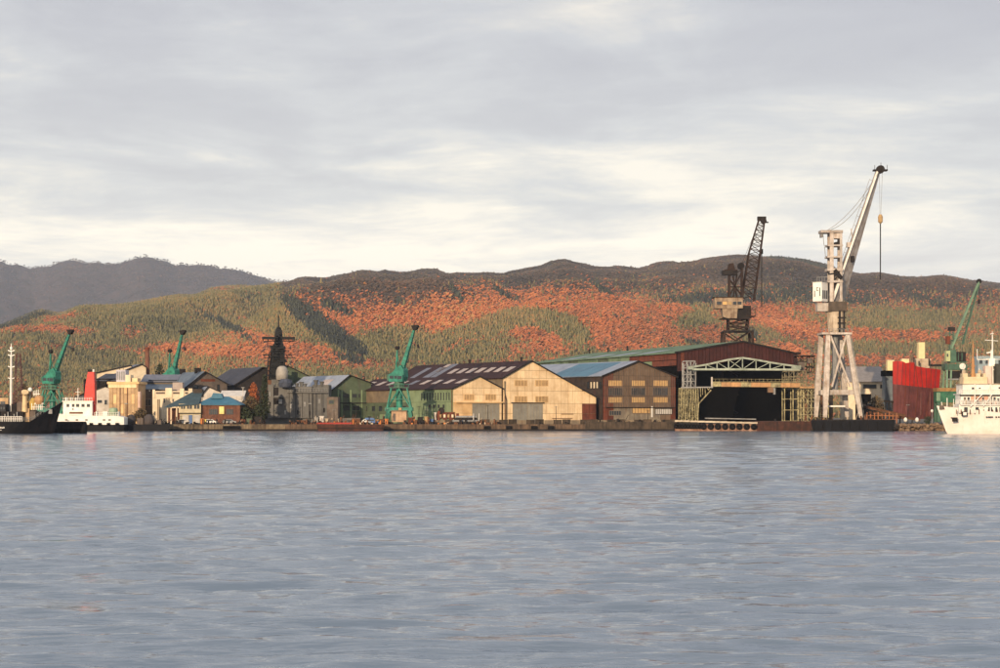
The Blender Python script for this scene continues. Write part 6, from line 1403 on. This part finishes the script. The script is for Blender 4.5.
b = MB(); b.box(X(166), X(179), 4, 4.3, 0, Z(408)); b.build('porch_wall', brickm, s.t)
# boats and cars in front of the house
def car(label, px, Y, m, L=4.2, grp=None, van=False):
    t = thing('parked_car', label, 'car', (WX(px, Y), Y, QZ), 0, grp)
    b = MB(); b.prism([(-L/2, .35), (L/2, .35), (L/2, .85), (L/2-.9, .98), (L/2-1.5, 1.45 if not van else 1.9), (-L/2+.7, 1.48 if not van else 1.95), (-L/2+.05, .95)], -.8, .8); b.build('body', m, t)
    b = MB(); b.prism([(-L/2+.55, .98), (L/2-1.15, .98), (L/2-1.6, 1.38), (-L/2+.85, 1.40)], -.83, -.80); b.build('window', GL, t)
    for xx in (-L/2+.8, L/2-.8):
        b = MB(); b.tube((xx, -.84, .33), (xx, -.6, .33), .33, .33, 10); b.build('wheel', rubber, t)
    return t
car('whitish parked car in front of the left window of the brown brick house', 210.5, 606, white)
car('pale grey parked car by the right window of the brown brick house', 229.5, 606, greyst)
car('white parked car standing beside the door under the cream bay', 183.5, 606, whitew, L=3.6)
def crate_pile(label, px0, px1, py, Y, m, name='crate', cat='crate', depth=1.4, grp=None):
    t = thing(name, label, cat, ((WX(px0, Y)+WX(px1, Y))/2, Y, QZ), 0, grp)
    x0, x1, z1 = WX(px0, Y), WX(px1, Y), WZ(py, Y)
    b = MB(); b.box(x0+.06, x1-.06, Y+.06, Y+depth-.06, QZ, z1-.06); b.build('box', m, t, world=True)
    b = MB(); b.box(x0, x1, Y, Y+depth, z1-.22, z1); b.build('lid', m, t, world=True)
    b = MB(); b.box(x0, x0+.12, Y-.02, Y+.05, QZ, z1-.23).box(x1-.12, x1, Y-.02, Y+.05, QZ, z1-.23); b.build('corner_post', darkst, t, world=True)
    return t
crate_pile('small orange yellow bin beside the cream bay of the quay house', 200, 203.8, 418.6, 605, orange)
crate_pile('second orange bin, right of the first by the brick wall', 204.2, 206.4, 419.4, 605, yellow)
# dark hall behind the trees
s = gable_house('storage_hall', 'dark hall with navy roof and open black front behind the orange tree', 'building', 236, 286, 262, 384, 367.5, 372, 690, 26, 34, mat('very_dark_wall', (0.03, 0.024, 0.022)), mat('navy_roof_sheet', (0.05, 0.05, 0.065), (0.03, 0.03, 0.04)), over=.8)
b = MB(); s2 = s; xg = s.fx(240)
on_slope(s, s.x0, s.z0, s.ap, s.apz+.2, .38, .72, 1.0, 22, mat('pinkish_pale_roof', (0.52, 0.42, 0.36), (0.42, 0.34, 0.3)), 'roof_sheet')
s = gable_house('green_hall', 'green gabled hall whose roof edge slopes down behind the warship', 'building', 268, 322, 287, 378, 366, 383, 705, 18, 30, greenw2, mat('leaf_green_roof', (0.13, 0.20, 0.09), (0.09, 0.14, 0.06)), over=.7)
b = MB(); c = P(270.3, 371, 690); b.tube((c.x, c.y, QZ), (c.x, c.y, WZ(361, 690)), 1.0, .9, 10); o = b.build('flue_pipe', rustp); o['kind'] = 'thing'; tag(o, 'stout orange brown flue beside the foot of the black warship mast', 'flue')
# green building right of the warship
s = gable_house('green_building', 'two storey dull green building with pale roof right of the warship', 'building', 331, 371, 349, 390.5, 375.5, 383.5, 668, 30, 36, greenw2, roof_lt, over=.7)
on_slope(s, s.x0, s.z0+.2, s.ap, s.apz+.2, .35, .75, 8, 15, skylight, 'skylight')
b = MB(); b.box(-.15, s.w, -.25, -.01, s.z(403.5), s.z(402.5)); b.build('string_course', darkst, s.t)
for a in (337.5, 341, 350, 361): b = MB(); b.box(s.fx(a), s.fx(a+1.3), -.2, -.01, .1, s.z(390, s.fx(a))); b.build('pilaster', greenw, s.t)
for a, e in ((338.5, 340.5), (343, 349), (351.5, 357), (358, 360.5)): s.opening(a, e, 393.5, 398, GL, framem=greenw2)
s.opening(343, 350, 405, 411, GL, framem=greenw2); s.opening(352, 360, 405, 411, GL, framem=greenw)
s = flat_house('annex_building', 'small annex with whitish walls joining green building and long green warehouse', 'building', 327, 338, 397, 655, 8, woodd, greenw)
s.opening(329, 334, 400, 404, GL, framem=greenw2)
# white building with grey roof, right
s = flat_house('office_building', 'cream walled building with large grey roof between white crane and red hull', 'building', 846, 886.5, 380.7, 690, 12, creamw, roof_gy)
facing(s, -.7, s.z(381.5), 14, s.z(366.5, 0, 14), -1, s.w+.6, mat('mid_grey_roof_sheet', (0.26, 0.23, 0.21), (0.19, 0.17, 0.155), streak=.2), 'roof_slope')
for a, e in ((855.3, 859), (863, 876.5), (880, 884.8)): s.opening(a, e, 384.3, 388.5, GL, framem=brownband)
s.opening(857, 871, 394, 420, black_shade, name='door', framem=darkst)
s = flat_house('storage_tower', 'narrow blue grey tower with black top between cream building and red hull', 'building', 885.5, 893.5, 376, 676, 6, mat('blue_grey_sheet', (0.15, 0.18, 0.20), (0.10, 0.12, 0.14), streak=.3), roof_gy)
b = MB(); b.box(-.4, s.w+.5, -.4, 6.4, s.h, s.z(370.5)); b.build('cap', black_shade, s.t)
for px0, px1, py0, py1, Y, lb in ((887.5, 894, 360, 366.5, 670, 'bright cream box on top of the narrow blue grey tower'), (902, 909, 358.8, 362, 652+12, 'bright cream box lying on the top edge of the red hull')):
    t = thing('deck_box', lb, 'box', (WX((px0+px1)/2, Y), Y, WZ(py1, Y)))
    b = MB(); pbox(b, px0, px1, py0+.7, py1+4, Y, 2.5); b.build('box', MATS['pale_yellow_paint'], t, world=True); b = MB(); pbox(b, px0-.3, px1+.3, py0, py0+.65, Y-.1, 2.8); b.build('lid', creamw, t, world=True)
# black barge below the white crane
bb = thing('barge', 'long black barge moored on the quay below the white crane', 'barge', (WX(852, 592), 592, 0))
b = MB(); b.hexa([P(813, 431, 590), P(893, 431, 590), P(893, 431, 597), P(813, 431, 597)], [P(810.5, 420.5, 590), P(895.5, 420.3, 590), P(895.5, 420.3, 597), P(810.5, 420.5, 597)]).box(WX(814, 590), WX(892, 590), 590.2, 596.8, -.7, .15); b.build('hull', black, bb, world=True)
for i in range(9): b = MB(); pbox(b, 814+i*9, 814.8+i*9, 421.5, 430, 589.8, .2); b.build('fender_strip', rubber, bb, world=True)
b = MB(); b.box(WX(811, 590), WX(895, 590), 590.02, 590.3, WZ(420.4, 590), WZ(419.5, 590)); b.build('coaming', darkst, bb, world=True)
# rail and girders in front of the red hull
for k, (p0, q0, w_, m, lb) in enumerate(((( 866, 407), (906, 416), .7, rustp, 'upper rusty girder sloping down in front of the cream building'), ((868, 412), (920, 420), .6, rustp, 'lower rusty girder sloping down towards the foot of the red hull'), ((884, 401), (893.5, 402), .5, darkst, 'short dark girder at the foot of the blue grey tower'))):
    t = thing('girder', lb, 'girder', tuple(P(*p0, 622+k)))
    b = MB(); p, q = P(*p0, 622+k), P(*q0, 622+k); b.bar(p, q, w_*.4, w_*.9).bar(p+Vector((0, 0, w_*.5)), q+Vector((0, 0, w_*.5)), w_, .12).bar(p-Vector((0, 0, w_*.5)), q-Vector((0, 0, w_*.5)), w_, .12); b.build('beam', m, t, world=True)
    b = MB()
    for u in (.15, .5, .85): c = p.lerp(q, u); b.bar(c-Vector((0, 0, w_*.5)), (c.x, c.y, QZ), .3)
    b.build('support', darkst, t, world=True)
t = thing('quay_fence', 'orange rusty post fence at the foot of the red hull', 'fence', (WX(890, 615), 615, QZ))
for i in range(9): MB().bar(P(867+i*3.7, 423.5, 615), P(867+i*3.7, 412+(i*5 % 3), 615), .3).build('post', mat('orange_rust', (0.34, 0.13, 0.05), (0.2, 0.08, 0.04)), t, world=True)
b = MB(); b.bar(P(866, 415.5, 615), P(898, 415.8, 615), .22).bar(P(866, 419.5, 615), P(898, 419.5, 615), .2); b.build('rail', MATS['orange_rust'], t, world=True)
for px in (905.5, 917):
    t = thing('mooring_buoy', 'pale round buoy at the foot of the red hull, ' + ('left one' if px < 910 else 'right one'), 'buoy', tuple(P(px, 420, 612)))
    b = MB(); b.lathe((0, 0, 0), [(.1, -.7), (.5, -.4), (.6, .1), (.4, .6), (.1, .8)], 10); b.build('float', white, t, smooth=True); b = MB(); b.tube((0, 0, .75), (0, 0, 1.05), .1); b.build('ring', darkst, t)
t = thing('bush', 'dark round bush on the quay right of the red hull', 'bush', (WX(927.5, 612), 612, QZ)); BUSH = t
t = thing('street_lamp', 'short pole lamp with round white head beside the red hull foot', 'lamp', (WX(932, 611), 611, QZ))
b = MB(); b.tube((0, 0, 0), (0, 0, WZ(412, 611)-QZ), .1); b.build('pole', greyst, t); b = MB(); b.lathe((0, 0, WZ(411, 611)-QZ), [(.1, -.5), (.38, -.1), (.38, .25), (.1, .5)], 8); b.build('lamp_head', white, t)
def rs_rock(rs, r):
    m = MB(); n = 6; m.lathe((0, 0, 0), [(r*.7, -.4*r), (r, 0), (r*.75, .5*r), (r*.3, .7*r)], n)
    m.v = [(x*rs.uniform(.8, 1.2), y*rs.uniform(.8, 1.2), z*rs.uniform(.8, 1.2)) for x, y, z in m.v]; return m
rs = random.Random(9)
b = MB()
for i in range(150):
    px = rs.uniform(892, 948); Y = rs.uniform(597.5, 601); r = rs.uniform(.4, 1.1); m_ = rs_rock(rs, r); c = Vector((WX(px, Y), Y, rs.uniform(-.2, 1.9)))
    b.add([(x+c.x, y+c.y, z+c.z) for x, y, z in m_.v], m_.f)
o = b.build('rubble', mat('brown_rubble', (0.26, 0.17, 0.10), (0.10, 0.06, 0.04), rough=1, scale=1.5), kind='stuff'); o['label'] = 'brown rubble bank along the water between black barge and white ship'; o['category'] = 'rubble'

# red barge and steel stock between warship and crane
rb_ = thing('barge', 'low rust red barge moored left of the green quay crane', 'barge', (WX(342, 594), 594, 0))
b = MB(); b.hexa([P(318, 431, 593), P(383, 431, 593), P(383, 431, 598), P(318, 431, 598)], [P(316.5, 424.2, 593), P(384.5, 424.8, 593), P(384.5, 424.8, 598), P(316.5, 424.2, 598)]).box(WX(319, 593), WX(382, 593), 593.2, 597.8, -.6, .15); b.build('hull', MATS['dark_rusted_piling'], rb_, world=True)
b = MB(); pbox(b, 317, 352, 422.6, 424.1, 593.1, .5); b.build('red_coaming', mat('faded_red_paint', (0.34, 0.035, 0.025), (0.2, 0.03, 0.02)), rb_, world=True)
b = MB(); pbox(b, 318, 384, 427.8, 428.4, 592.7, .4); b.build('rubbing_strake', darkst, rb_, world=True)
hut = thing('crane_hut', 'small tan hut with flat roof under the green quay crane', 'hut', (WX(399, 607), 607, QZ))
b = MB(); pbox(b, 391.5, 406.5, 411.5, 422, 607, 3.5); b.build('wall', mat('tan_hut_wall', (0.50, 0.33, 0.20), (0.34, 0.21, 0.13), streak=.4), hut, world=True)
b = MB(); pbox(b, 391, 407, 410.3, 411.4, 606.7, 4.1); b.build('roof', brownband, hut, world=True); b = MB(); pbox(b, 393, 395.6, 413.5, 421, 606.9, .15); b.build('door', woodd, hut, world=True)
b = MB(); pbox(b, 398.5, 401.5, 407.8, 410.2, 608, 1.5); b.build('roof_box', tan_board, hut, world=True)
stock = [('rusty steel bin right of the small hut under the green crane', 408, 413, 417.5, rustc), ('orange steel drum box at the right foot of the green crane', 411.5, 415, 419, orange), ('dark brown crate below the left legs of the green crane', 379, 384, 419, rustp),
  ('orange crate left of the green crane on the quay', 384.5, 388.5, 418.8, orange), ('yellow brown box between warship and green crane', 374, 378.5, 419.5, ybeam), ('long rusty box stacked left of the blue van', 352, 360, 418.5, rustp),
  ('white cabinet standing alone left of the rusty machinery', 434, 436.6, 412.5, whitew), ('blue drum box in front of the pale green wall', 429, 433.5, 419, bluep), ('tan pallet box before the green wall', 424, 428, 416.5, tan_board),
  ('dark box at the foot of the pale green wall', 417.5, 423, 417, darkst), ('low brown box between small hut and drum', 415, 417.2, 419.8, rustp), ('grey box at the right end of the warship', 314, 318.5, 417.5, greyst), ('white cube tank by the right end of the warship', 319, 324, 416, whitew), ('pale box beside the white cube tank', 324.8, 328.5, 418.5, cabm), ('brown flat box at the foot of the warship', 296, 306, 420.3, rustp), ('dull green box in the shade of the orange tree', 246, 252, 418.5, greenw2), ('small dark shed box left of the warship', 254, 262, 416.5, darkst), ('dark red box between brick house and orange tree', 240.5, 245.5, 419.5, rustc)]
for lb, a, e, py, m in stock: crate_pile(lb, a, e, py, 604+(a % 3), m)
car('blue van parked left of the green quay crane', 371, 606, bluep, L=4.6, van=True)
car('small white car parked in front of the long green warehouse', 366.2, 604.5, white, L=2.6)
mc = thing('steel_stock', 'heap of rusty red machinery frames beside long dark pipes before the beige gable', 'machinery', (WX(445, 605), 605, QZ))
b = MB(); pbox(b, 437, 455, 412, 419, 606, 2.5); b.build('machine_bed', rustp, mc, world=True)
for a, e, t_ in ((437.5, 440, 411), (443, 447, 413), (449, 453, 412.5), (456, 459, 413.5)): b = MB(); pbox(b, a, e, t_, 423, 605.3, .8); b.build('frame', rustc, mc, world=True)
b = MB(); c = P(441.5, 410.5, 606.5); b.tube((c.x, 605.5, c.z), (c.x, 607.5, c.z), .95, .95, 14); b.build('flywheel', darkst, mc, world=True)
for i in range(4): b = MB(); pbox(b, 439.5+i*4, 441.5+i*4, 414.5, 417.5, 605.1, .3); b.build('white_tag', creamw if i % 2 else tan_board, mc, world=True)
pp = thing('pipe_stack', 'stack of long dark grey pipes lying on the quay before the beige gable', 'pipes', (WX(466, 604), 604, QZ))
for r in range(4):
    for j in range(3-r//2): MB().tube((WX(451+r*1.5, 604), 603.8+j*.75+r*.2, QZ+.35+r*.62), (WX(479-r*.8, 604), 603.8+j*.75+r*.2, QZ+.35+r*.62), .32, .32, 8).build('pipe', greyst if r % 2 else darkst, pp, world=True)
b = MB()
for px in (473.5, 479): b.bar(P(px, 421, 603.3), P(px, 413.5, 603.3), .2)
b.build('stake', whitew, pp, world=True)
for i in range(14):    # bollards
    px = [188, 206, 262, 290, 432, 470, 498, 540, 566, 600, 640, 700, 775, 800][i]
    lb = ['bollard before the cream bay', 'bollard before the brick wall', 'bollard left of the warship bow tower', 'bollard before the warship hangar', 'bollard right of the green quay crane', 'bollard before the small beige gable doors', 'bollard between the two beige gables', 'bollard before the right sliding door of the tall beige shed', 'bollard near the rusty corner of the tall beige shed', 'bollard at the left corner of the brown shed', 'bollard before the middle windows of the brown shed', 'bollard on the slip quay above the tyres', 'bollard on the rust red quay left part', 'bollard on the rust red quay right end'][i]
    zq = QZ+.7 if 585 < px < 674 else QZ+.9 if px > 756 else QZ+.1 if px > 674 else QZ
    t = thing('bollard', 'small dark iron '+lb, 'bollard', (WX(px, 601.8), 601.8, zq), 0, 'mooring bollards along the quay')
    b = MB(); b.lathe((0, 0, 0), [(.28, 0), (.22, .45), (.38, .6), (.3, .75)], 8); b.build('post', darkst, t)
for i, px in enumerate((243, 126, 310, 869)):
    Y = 640 if i == 0 else 628; top = (388, 404, 404, 404)[i]
    t = thing('street_lamp', ('tall whitish lamp post left of the orange tree', 'slim lamp post right of the sandstone building', 'slim lamp post before the warship hangar', 'slim pole before the cream building door')[i], 'lamp post', (WX(px, Y), Y, QZ))
    b = MB(); b.tube((0, 0, 0), (0, 0, WZ(top, Y)-QZ), .16, .1, 8); b.build('pole', whitew if i == 0 else darkst, t); b = MB(); b.box(-.5, .5, -.25, .25, WZ(top, Y)-QZ, WZ(top, Y)-QZ+.25); b.build('lamp_head', greyst, t)
# dark quay fixtures: fenders on the wall
for i, px in enumerate((226, 231.5, 237, 487, 509, 534, 551)):
    o = MB(); o.tube((-.9, 0, 0), (.9, 0, 0), .5, .5, 10); o = o.build('quay_fender', rubber); o.location = (WX(px, 599.5), 599.55, 1.05)
    tag(o, 'black rubber fender on the quay ' + ('below the brick house, left', 'below the brick house, middle', 'below the brick house, right end', 'below the small beige gable', 'below the gap beside the tall beige shed', 'below the sliding doors of the tall beige shed', 'right of the sliding doors of the tall beige shed')[i], 'fender')
# far town roofs seen through the gap at the right
for i, (a, e, py, Y) in enumerate(((978, 1010, 356, 900), (1012, 1060, 352, 930), (862, 884, 404, 640), (-40, 8, 398, 700), (8, 30, 401, 720))):
    s = flat_house('distant_building', ('pale blue glazed building far behind the white ship masts', 'second pale building beyond the right edge of the frame', 'dark low shed below the cream building', 'ochre building behind the black ship at the left edge', 'low tan building behind the white mast')[i], 'building', a, e, py, Y, 12, (mat('pale_blue_glazing', (0.30, 0.36, 0.38), (0.2, 0.26, 0.28)), creamw, darkst, stone, stone)[i], roof_gy)
    if i != 2:
        n = 5
        for k in range(n):
            x0 = s.w*(k+.2)/n; b = MB(); b.box(x0, x0+s.w*.5/n, -.1, -.004, s.h-3.5, s.h-1.2); b.build('window', GL, s.t)

# ================================================================ TREES NEAR THE WATER
def tree(name, label, px, Y, py_top, width, cmat, seed, shape='round', base=QZ, n=420, trunk=None):
    rs = random.Random(seed); t = thing(name, label, 'tree', (WX(px, Y), Y, base)); H = WZ(py_top, Y)-base
    b = MB(); b.tube((0, 0, 0), (0, 0, H*.75), .28, .08, 7)
    for k in range(6):
        a = rs.uniform(0, 6.28); z = H*rs.uniform(.3, .6); b.tube((0, 0, z), (math.cos(a)*width*.35, math.sin(a)*width*.35, z+H*.2), .1, .03, 5)
    b.build('trunk', rustp, t)
    c = MB()
    for k in range(n):
        u = rs.random(); z = H*(.22+.78*u)
        R = width/2*(math.sin(math.pi*min(1, .15+u*.85))**.7 if shape == 'round' else (1.05-u)**.8)
        a = rs.uniform(0, 6.28); r = R*math.sqrt(rs.random()); p = Vector((r*math.cos(a), r*math.sin(a), z+rs.uniform(-.2, .2)))
        for q in range(3):
            s_ = rs.uniform(.25, .55); d1 = Vector((rs.uniform(-1, 1), rs.uniform(-1, 1), rs.uniform(-1, 1))).normalized()*s_; d2 = Vector((rs.uniform(-1, 1), rs.uniform(-1, 1), rs.uniform(-1, 1))).normalized()*s_
            pp_ = p+Vector((rs.uniform(-.3, .3), rs.uniform(-.3, .3), rs.uniform(-.3, .3))); c.add([pp_, pp_+d1, pp_+d1+d2, pp_+d2], [(0, 1, 2, 3)])
    me = bpy.data.meshes.new('crown'); me.from_pydata([tuple(v) for v in c.v], [], c.f); me.materials.append(cmat); o = bpy.data.objects.new('crown', me); COL.objects.link(o); o.parent = t; return t
lf_o = mat('orange_leaves', (0.40, 0.12, 0.04), (0.20, 0.06, 0.025), rough=.9, scale=1.2); lf_g = mat('dark_green_leaves', (0.05, 0.06, 0.03), (0.022, 0.03, 0.016), rough=.9, scale=1.2); lf_b = mat('brownish_leaves', (0.14, 0.10, 0.05), (0.07, 0.05, 0.03), rough=.9, scale=1.2)
tree('autumn_tree', 'bright orange tree left of the warship', 253.5, 636, 383.5, 3.2, lf_o, 1)
tree('pine_tree', 'tall narrow dark evergreen close to the left side of the warship', 264.5, 634, 376, 3.4, lf_g, 2, 'cone')
tree('leafy_tree', 'low brownish tree under the orange tree', 250, 630, 397, 6.5, lf_b, 3)
tree('leafy_tree', 'dark green bushy tree at the foot of the warship', 260, 625, 405, 4.5, lf_g, 4)
tree('leafy_tree', 'dark tree right of the sandstone building', 141, 628, 410, 4.5, lf_b, 5)
tree('leafy_tree', 'dark round tree behind the chimney on the right', 160, 705, 365, 7, lf_g, 6)
tree('leafy_tree', 'dark low tree right of the brick house', 244.5, 622, 408, 4.5, lf_g, 7)
tree('leafy_tree', 'dark leafy tree behind the right foot of the white crane', 876, 640, 397, 6, lf_b, 8)
tree('leafy_tree', 'olive tree at the left behind the black ship', 24, 690, 385, 9, lf_b, 9)
rs = random.Random(4); c = MB()
for k in range(260):
    a = rs.uniform(0, 6.28); r = 1.0*math.sqrt(rs.random()); p = Vector((r*math.cos(a), r*math.sin(a), rs.uniform(.1, 2.2)))
    d1 = Vector((rs.uniform(-1, 1), rs.uniform(-1, 1), rs.uniform(-1, 1)))*.3; d2 = Vector((rs.uniform(-1, 1), rs.uniform(-1, 1), rs.uniform(-1, 1)))*.3; c.add([p, p+d1, p+d1+d2, p+d2], [(0, 1, 2, 3)])
c.build('foliage', lf_g, BUSH, kind='stuff'); MB().tube((0, 0, 0), (0, 0, 1.5), .1).build('stem', rustp, BUSH)
# ---- small scrap and gear nobody could count, lying along the quay
def scrap(name, label, m, n, ranges, seed, s0=.3, s1=.9, base=QZ):
    rs = random.Random(seed); b = MB()
    for i in range(n):
        a, e, y0, y1, hm = rs.choice(ranges); px = rs.uniform(a, e); Y = rs.uniform(y0, y1); w_ = rs.uniform(s0, s1); h = rs.uniform(s0, s1)*hm*rs.choice((1, 1, 1.8)); c = Vector((WX(px, Y), Y, base+h/2))
        k = rs.random(); an = rs.uniform(-1.2, 1.2)
        if k < .5: b.bar(c-Vector((w_/2, 0, h/2)), c+Vector((w_/2, 0, -h/2+rs.uniform(0, .1))), rs.uniform(.3, .9), h)
        elif k < .8: b.tube((c.x, c.y, base), (c.x, c.y, base+h), w_*.4, w_*.38, 8)
        else: b.bar(c-Vector((math.cos(an)*w_, 0, h/2)), c+Vector((math.cos(an)*w_, 0, h)), .12)
    o = b.build(name, m, kind='stuff'); o['label'] = label; o['category'] = 'scrap'; return o
R = [(330, 392, 602, 612, 1.4), (404, 450, 602, 612, 1.5), (455, 500, 602, 606, 1.0), (290, 330, 602, 606, 1.2), (240, 262, 602, 610, 1.2), (840, 890, 602, 612, 1.6), (800, 835, 602, 620, 1.4)]
scrap('rusty_scrap', 'rust brown scrap and fittings scattered along the quay edge', rustp, 330, R, 1)
scrap('orange_scrap', 'small orange fittings among the scrap on the quay', orange, 60, R[:2]+R[-2:], 2, .25, .7)
scrap('dark_scrap', 'dark iron gear and drums lying along the quay', darkst, 420, R+[(190, 240, 602, 606, 1.0), (150, 182, 602, 608, 1.4), (600, 672, 602, 604, 1.2)], 3)
scrap('pale_scrap', 'pale boxes and drums scattered among the scrap on the quay', cabm, 80, R, 4, .25, .8)
scrap('deck_clutter', 'grey and rusty gear heaped on the deck of the black ship', greyst, 50, [(0, 36, 510.5, 514.5, 2.0)], 5, .3, .9, base=3.0)
scrap('deck_clutter', 'brown gear heaped on the deck of the black ship', rustp, 40, [(10, 40, 510.5, 514.5, 2.2)], 6, .3, .9, base=3.0)

b = MB(); b.box(-300, WX(674, 599.8), 599.55, 599.95, -.5, .55); b.build('timber_wale', darkst); bpy.data.objects['timber_wale']['category'] = 'timber'; bpy.data.objects['timber_wale']['label'] = 'dark wet timber running along the quay wall at the waterline'

s = flat_house('storage_hall', 'dark brown hall closing the view behind the scaffolding right of the slip mouth', 'building', 798, 833, 388.5, 655, 10, mat('dark_hall_wall', (0.035, 0.028, 0.02), (0.018, 0.015, 0.012), rough=.9), darkst)
for i in range(7): b = MB(); b.box(s.w*(i+.1)/7, s.w*(i+.9)/7, -.12-.05*(i % 2), -.005, .3, s.h-.8-.6*(i % 3)); b.build('wall_panel', rustp if i % 3 == 1 else MATS['dark_hall_wall'], s.t)
# poles and derrick posts standing among the gear
for i, (px, py, lb) in enumerate(((334, 409, 'thin dark pole before the green building'), (356, 405, 'thin dark pole left of the blue van'), (386, 408, 'thin pole close to the left legs of the green quay crane'), (419, 406, 'thin pole right of the green quay crane'), (427, 409, 'thin dark pole before the narrow windows of the green warehouse'), (488, 405, 'thin pole before the small beige gable doors'), (556, 406, 'thin pole before the plain right part of the tall beige shed'), (300, 407, 'thin pole before the warship plating'), (161, 408, 'thin pole before the cream rendered building'), (863, 406, 'thin dark pole at the right foot of the white crane'), (908, 404, 'thin dark pole before the maroon plates'), (648, 410, 'thin pole before the right windows of the brown shed'))):
    t = thing('utility_pole', lb, 'pole', (WX(px, 607), 607, QZ))
    b = MB(); b.tube((0, 0, 0), (0, 0, WZ(py, 607)-QZ), .11, .07, 6); b.build('post', darkst, t)
    b = MB(); b.bar((-.55, 0, WZ(py, 607)-QZ-.3), (.55, 0, WZ(py, 607)-QZ-.3), .09); b.build('crossbar', darkst if i % 2 else greyst, t)
# ================================================================ AIR
hzm = bpy.data.materials.new('haze'); hzm.use_nodes = True; t = hzm.node_tree; t.nodes.clear()
o_ = N(t, 'ShaderNodeOutputMaterial'); v_ = N(t, 'ShaderNodeVolumePrincipled'); t.links.new(v_.outputs[0], o_.inputs['Volume'])
v_.inputs['Color'].default_value = (0.70, 0.80, 1.0, 1); v_.inputs['Density'].default_value = HAZE; v_.inputs['Anisotropy'].default_value = 0.0
hb = MB(); hb.box(-14500, 14500, -4500, 26500, -1.6, 960)
struct(hb.build('haze', hzm), 'stuff')
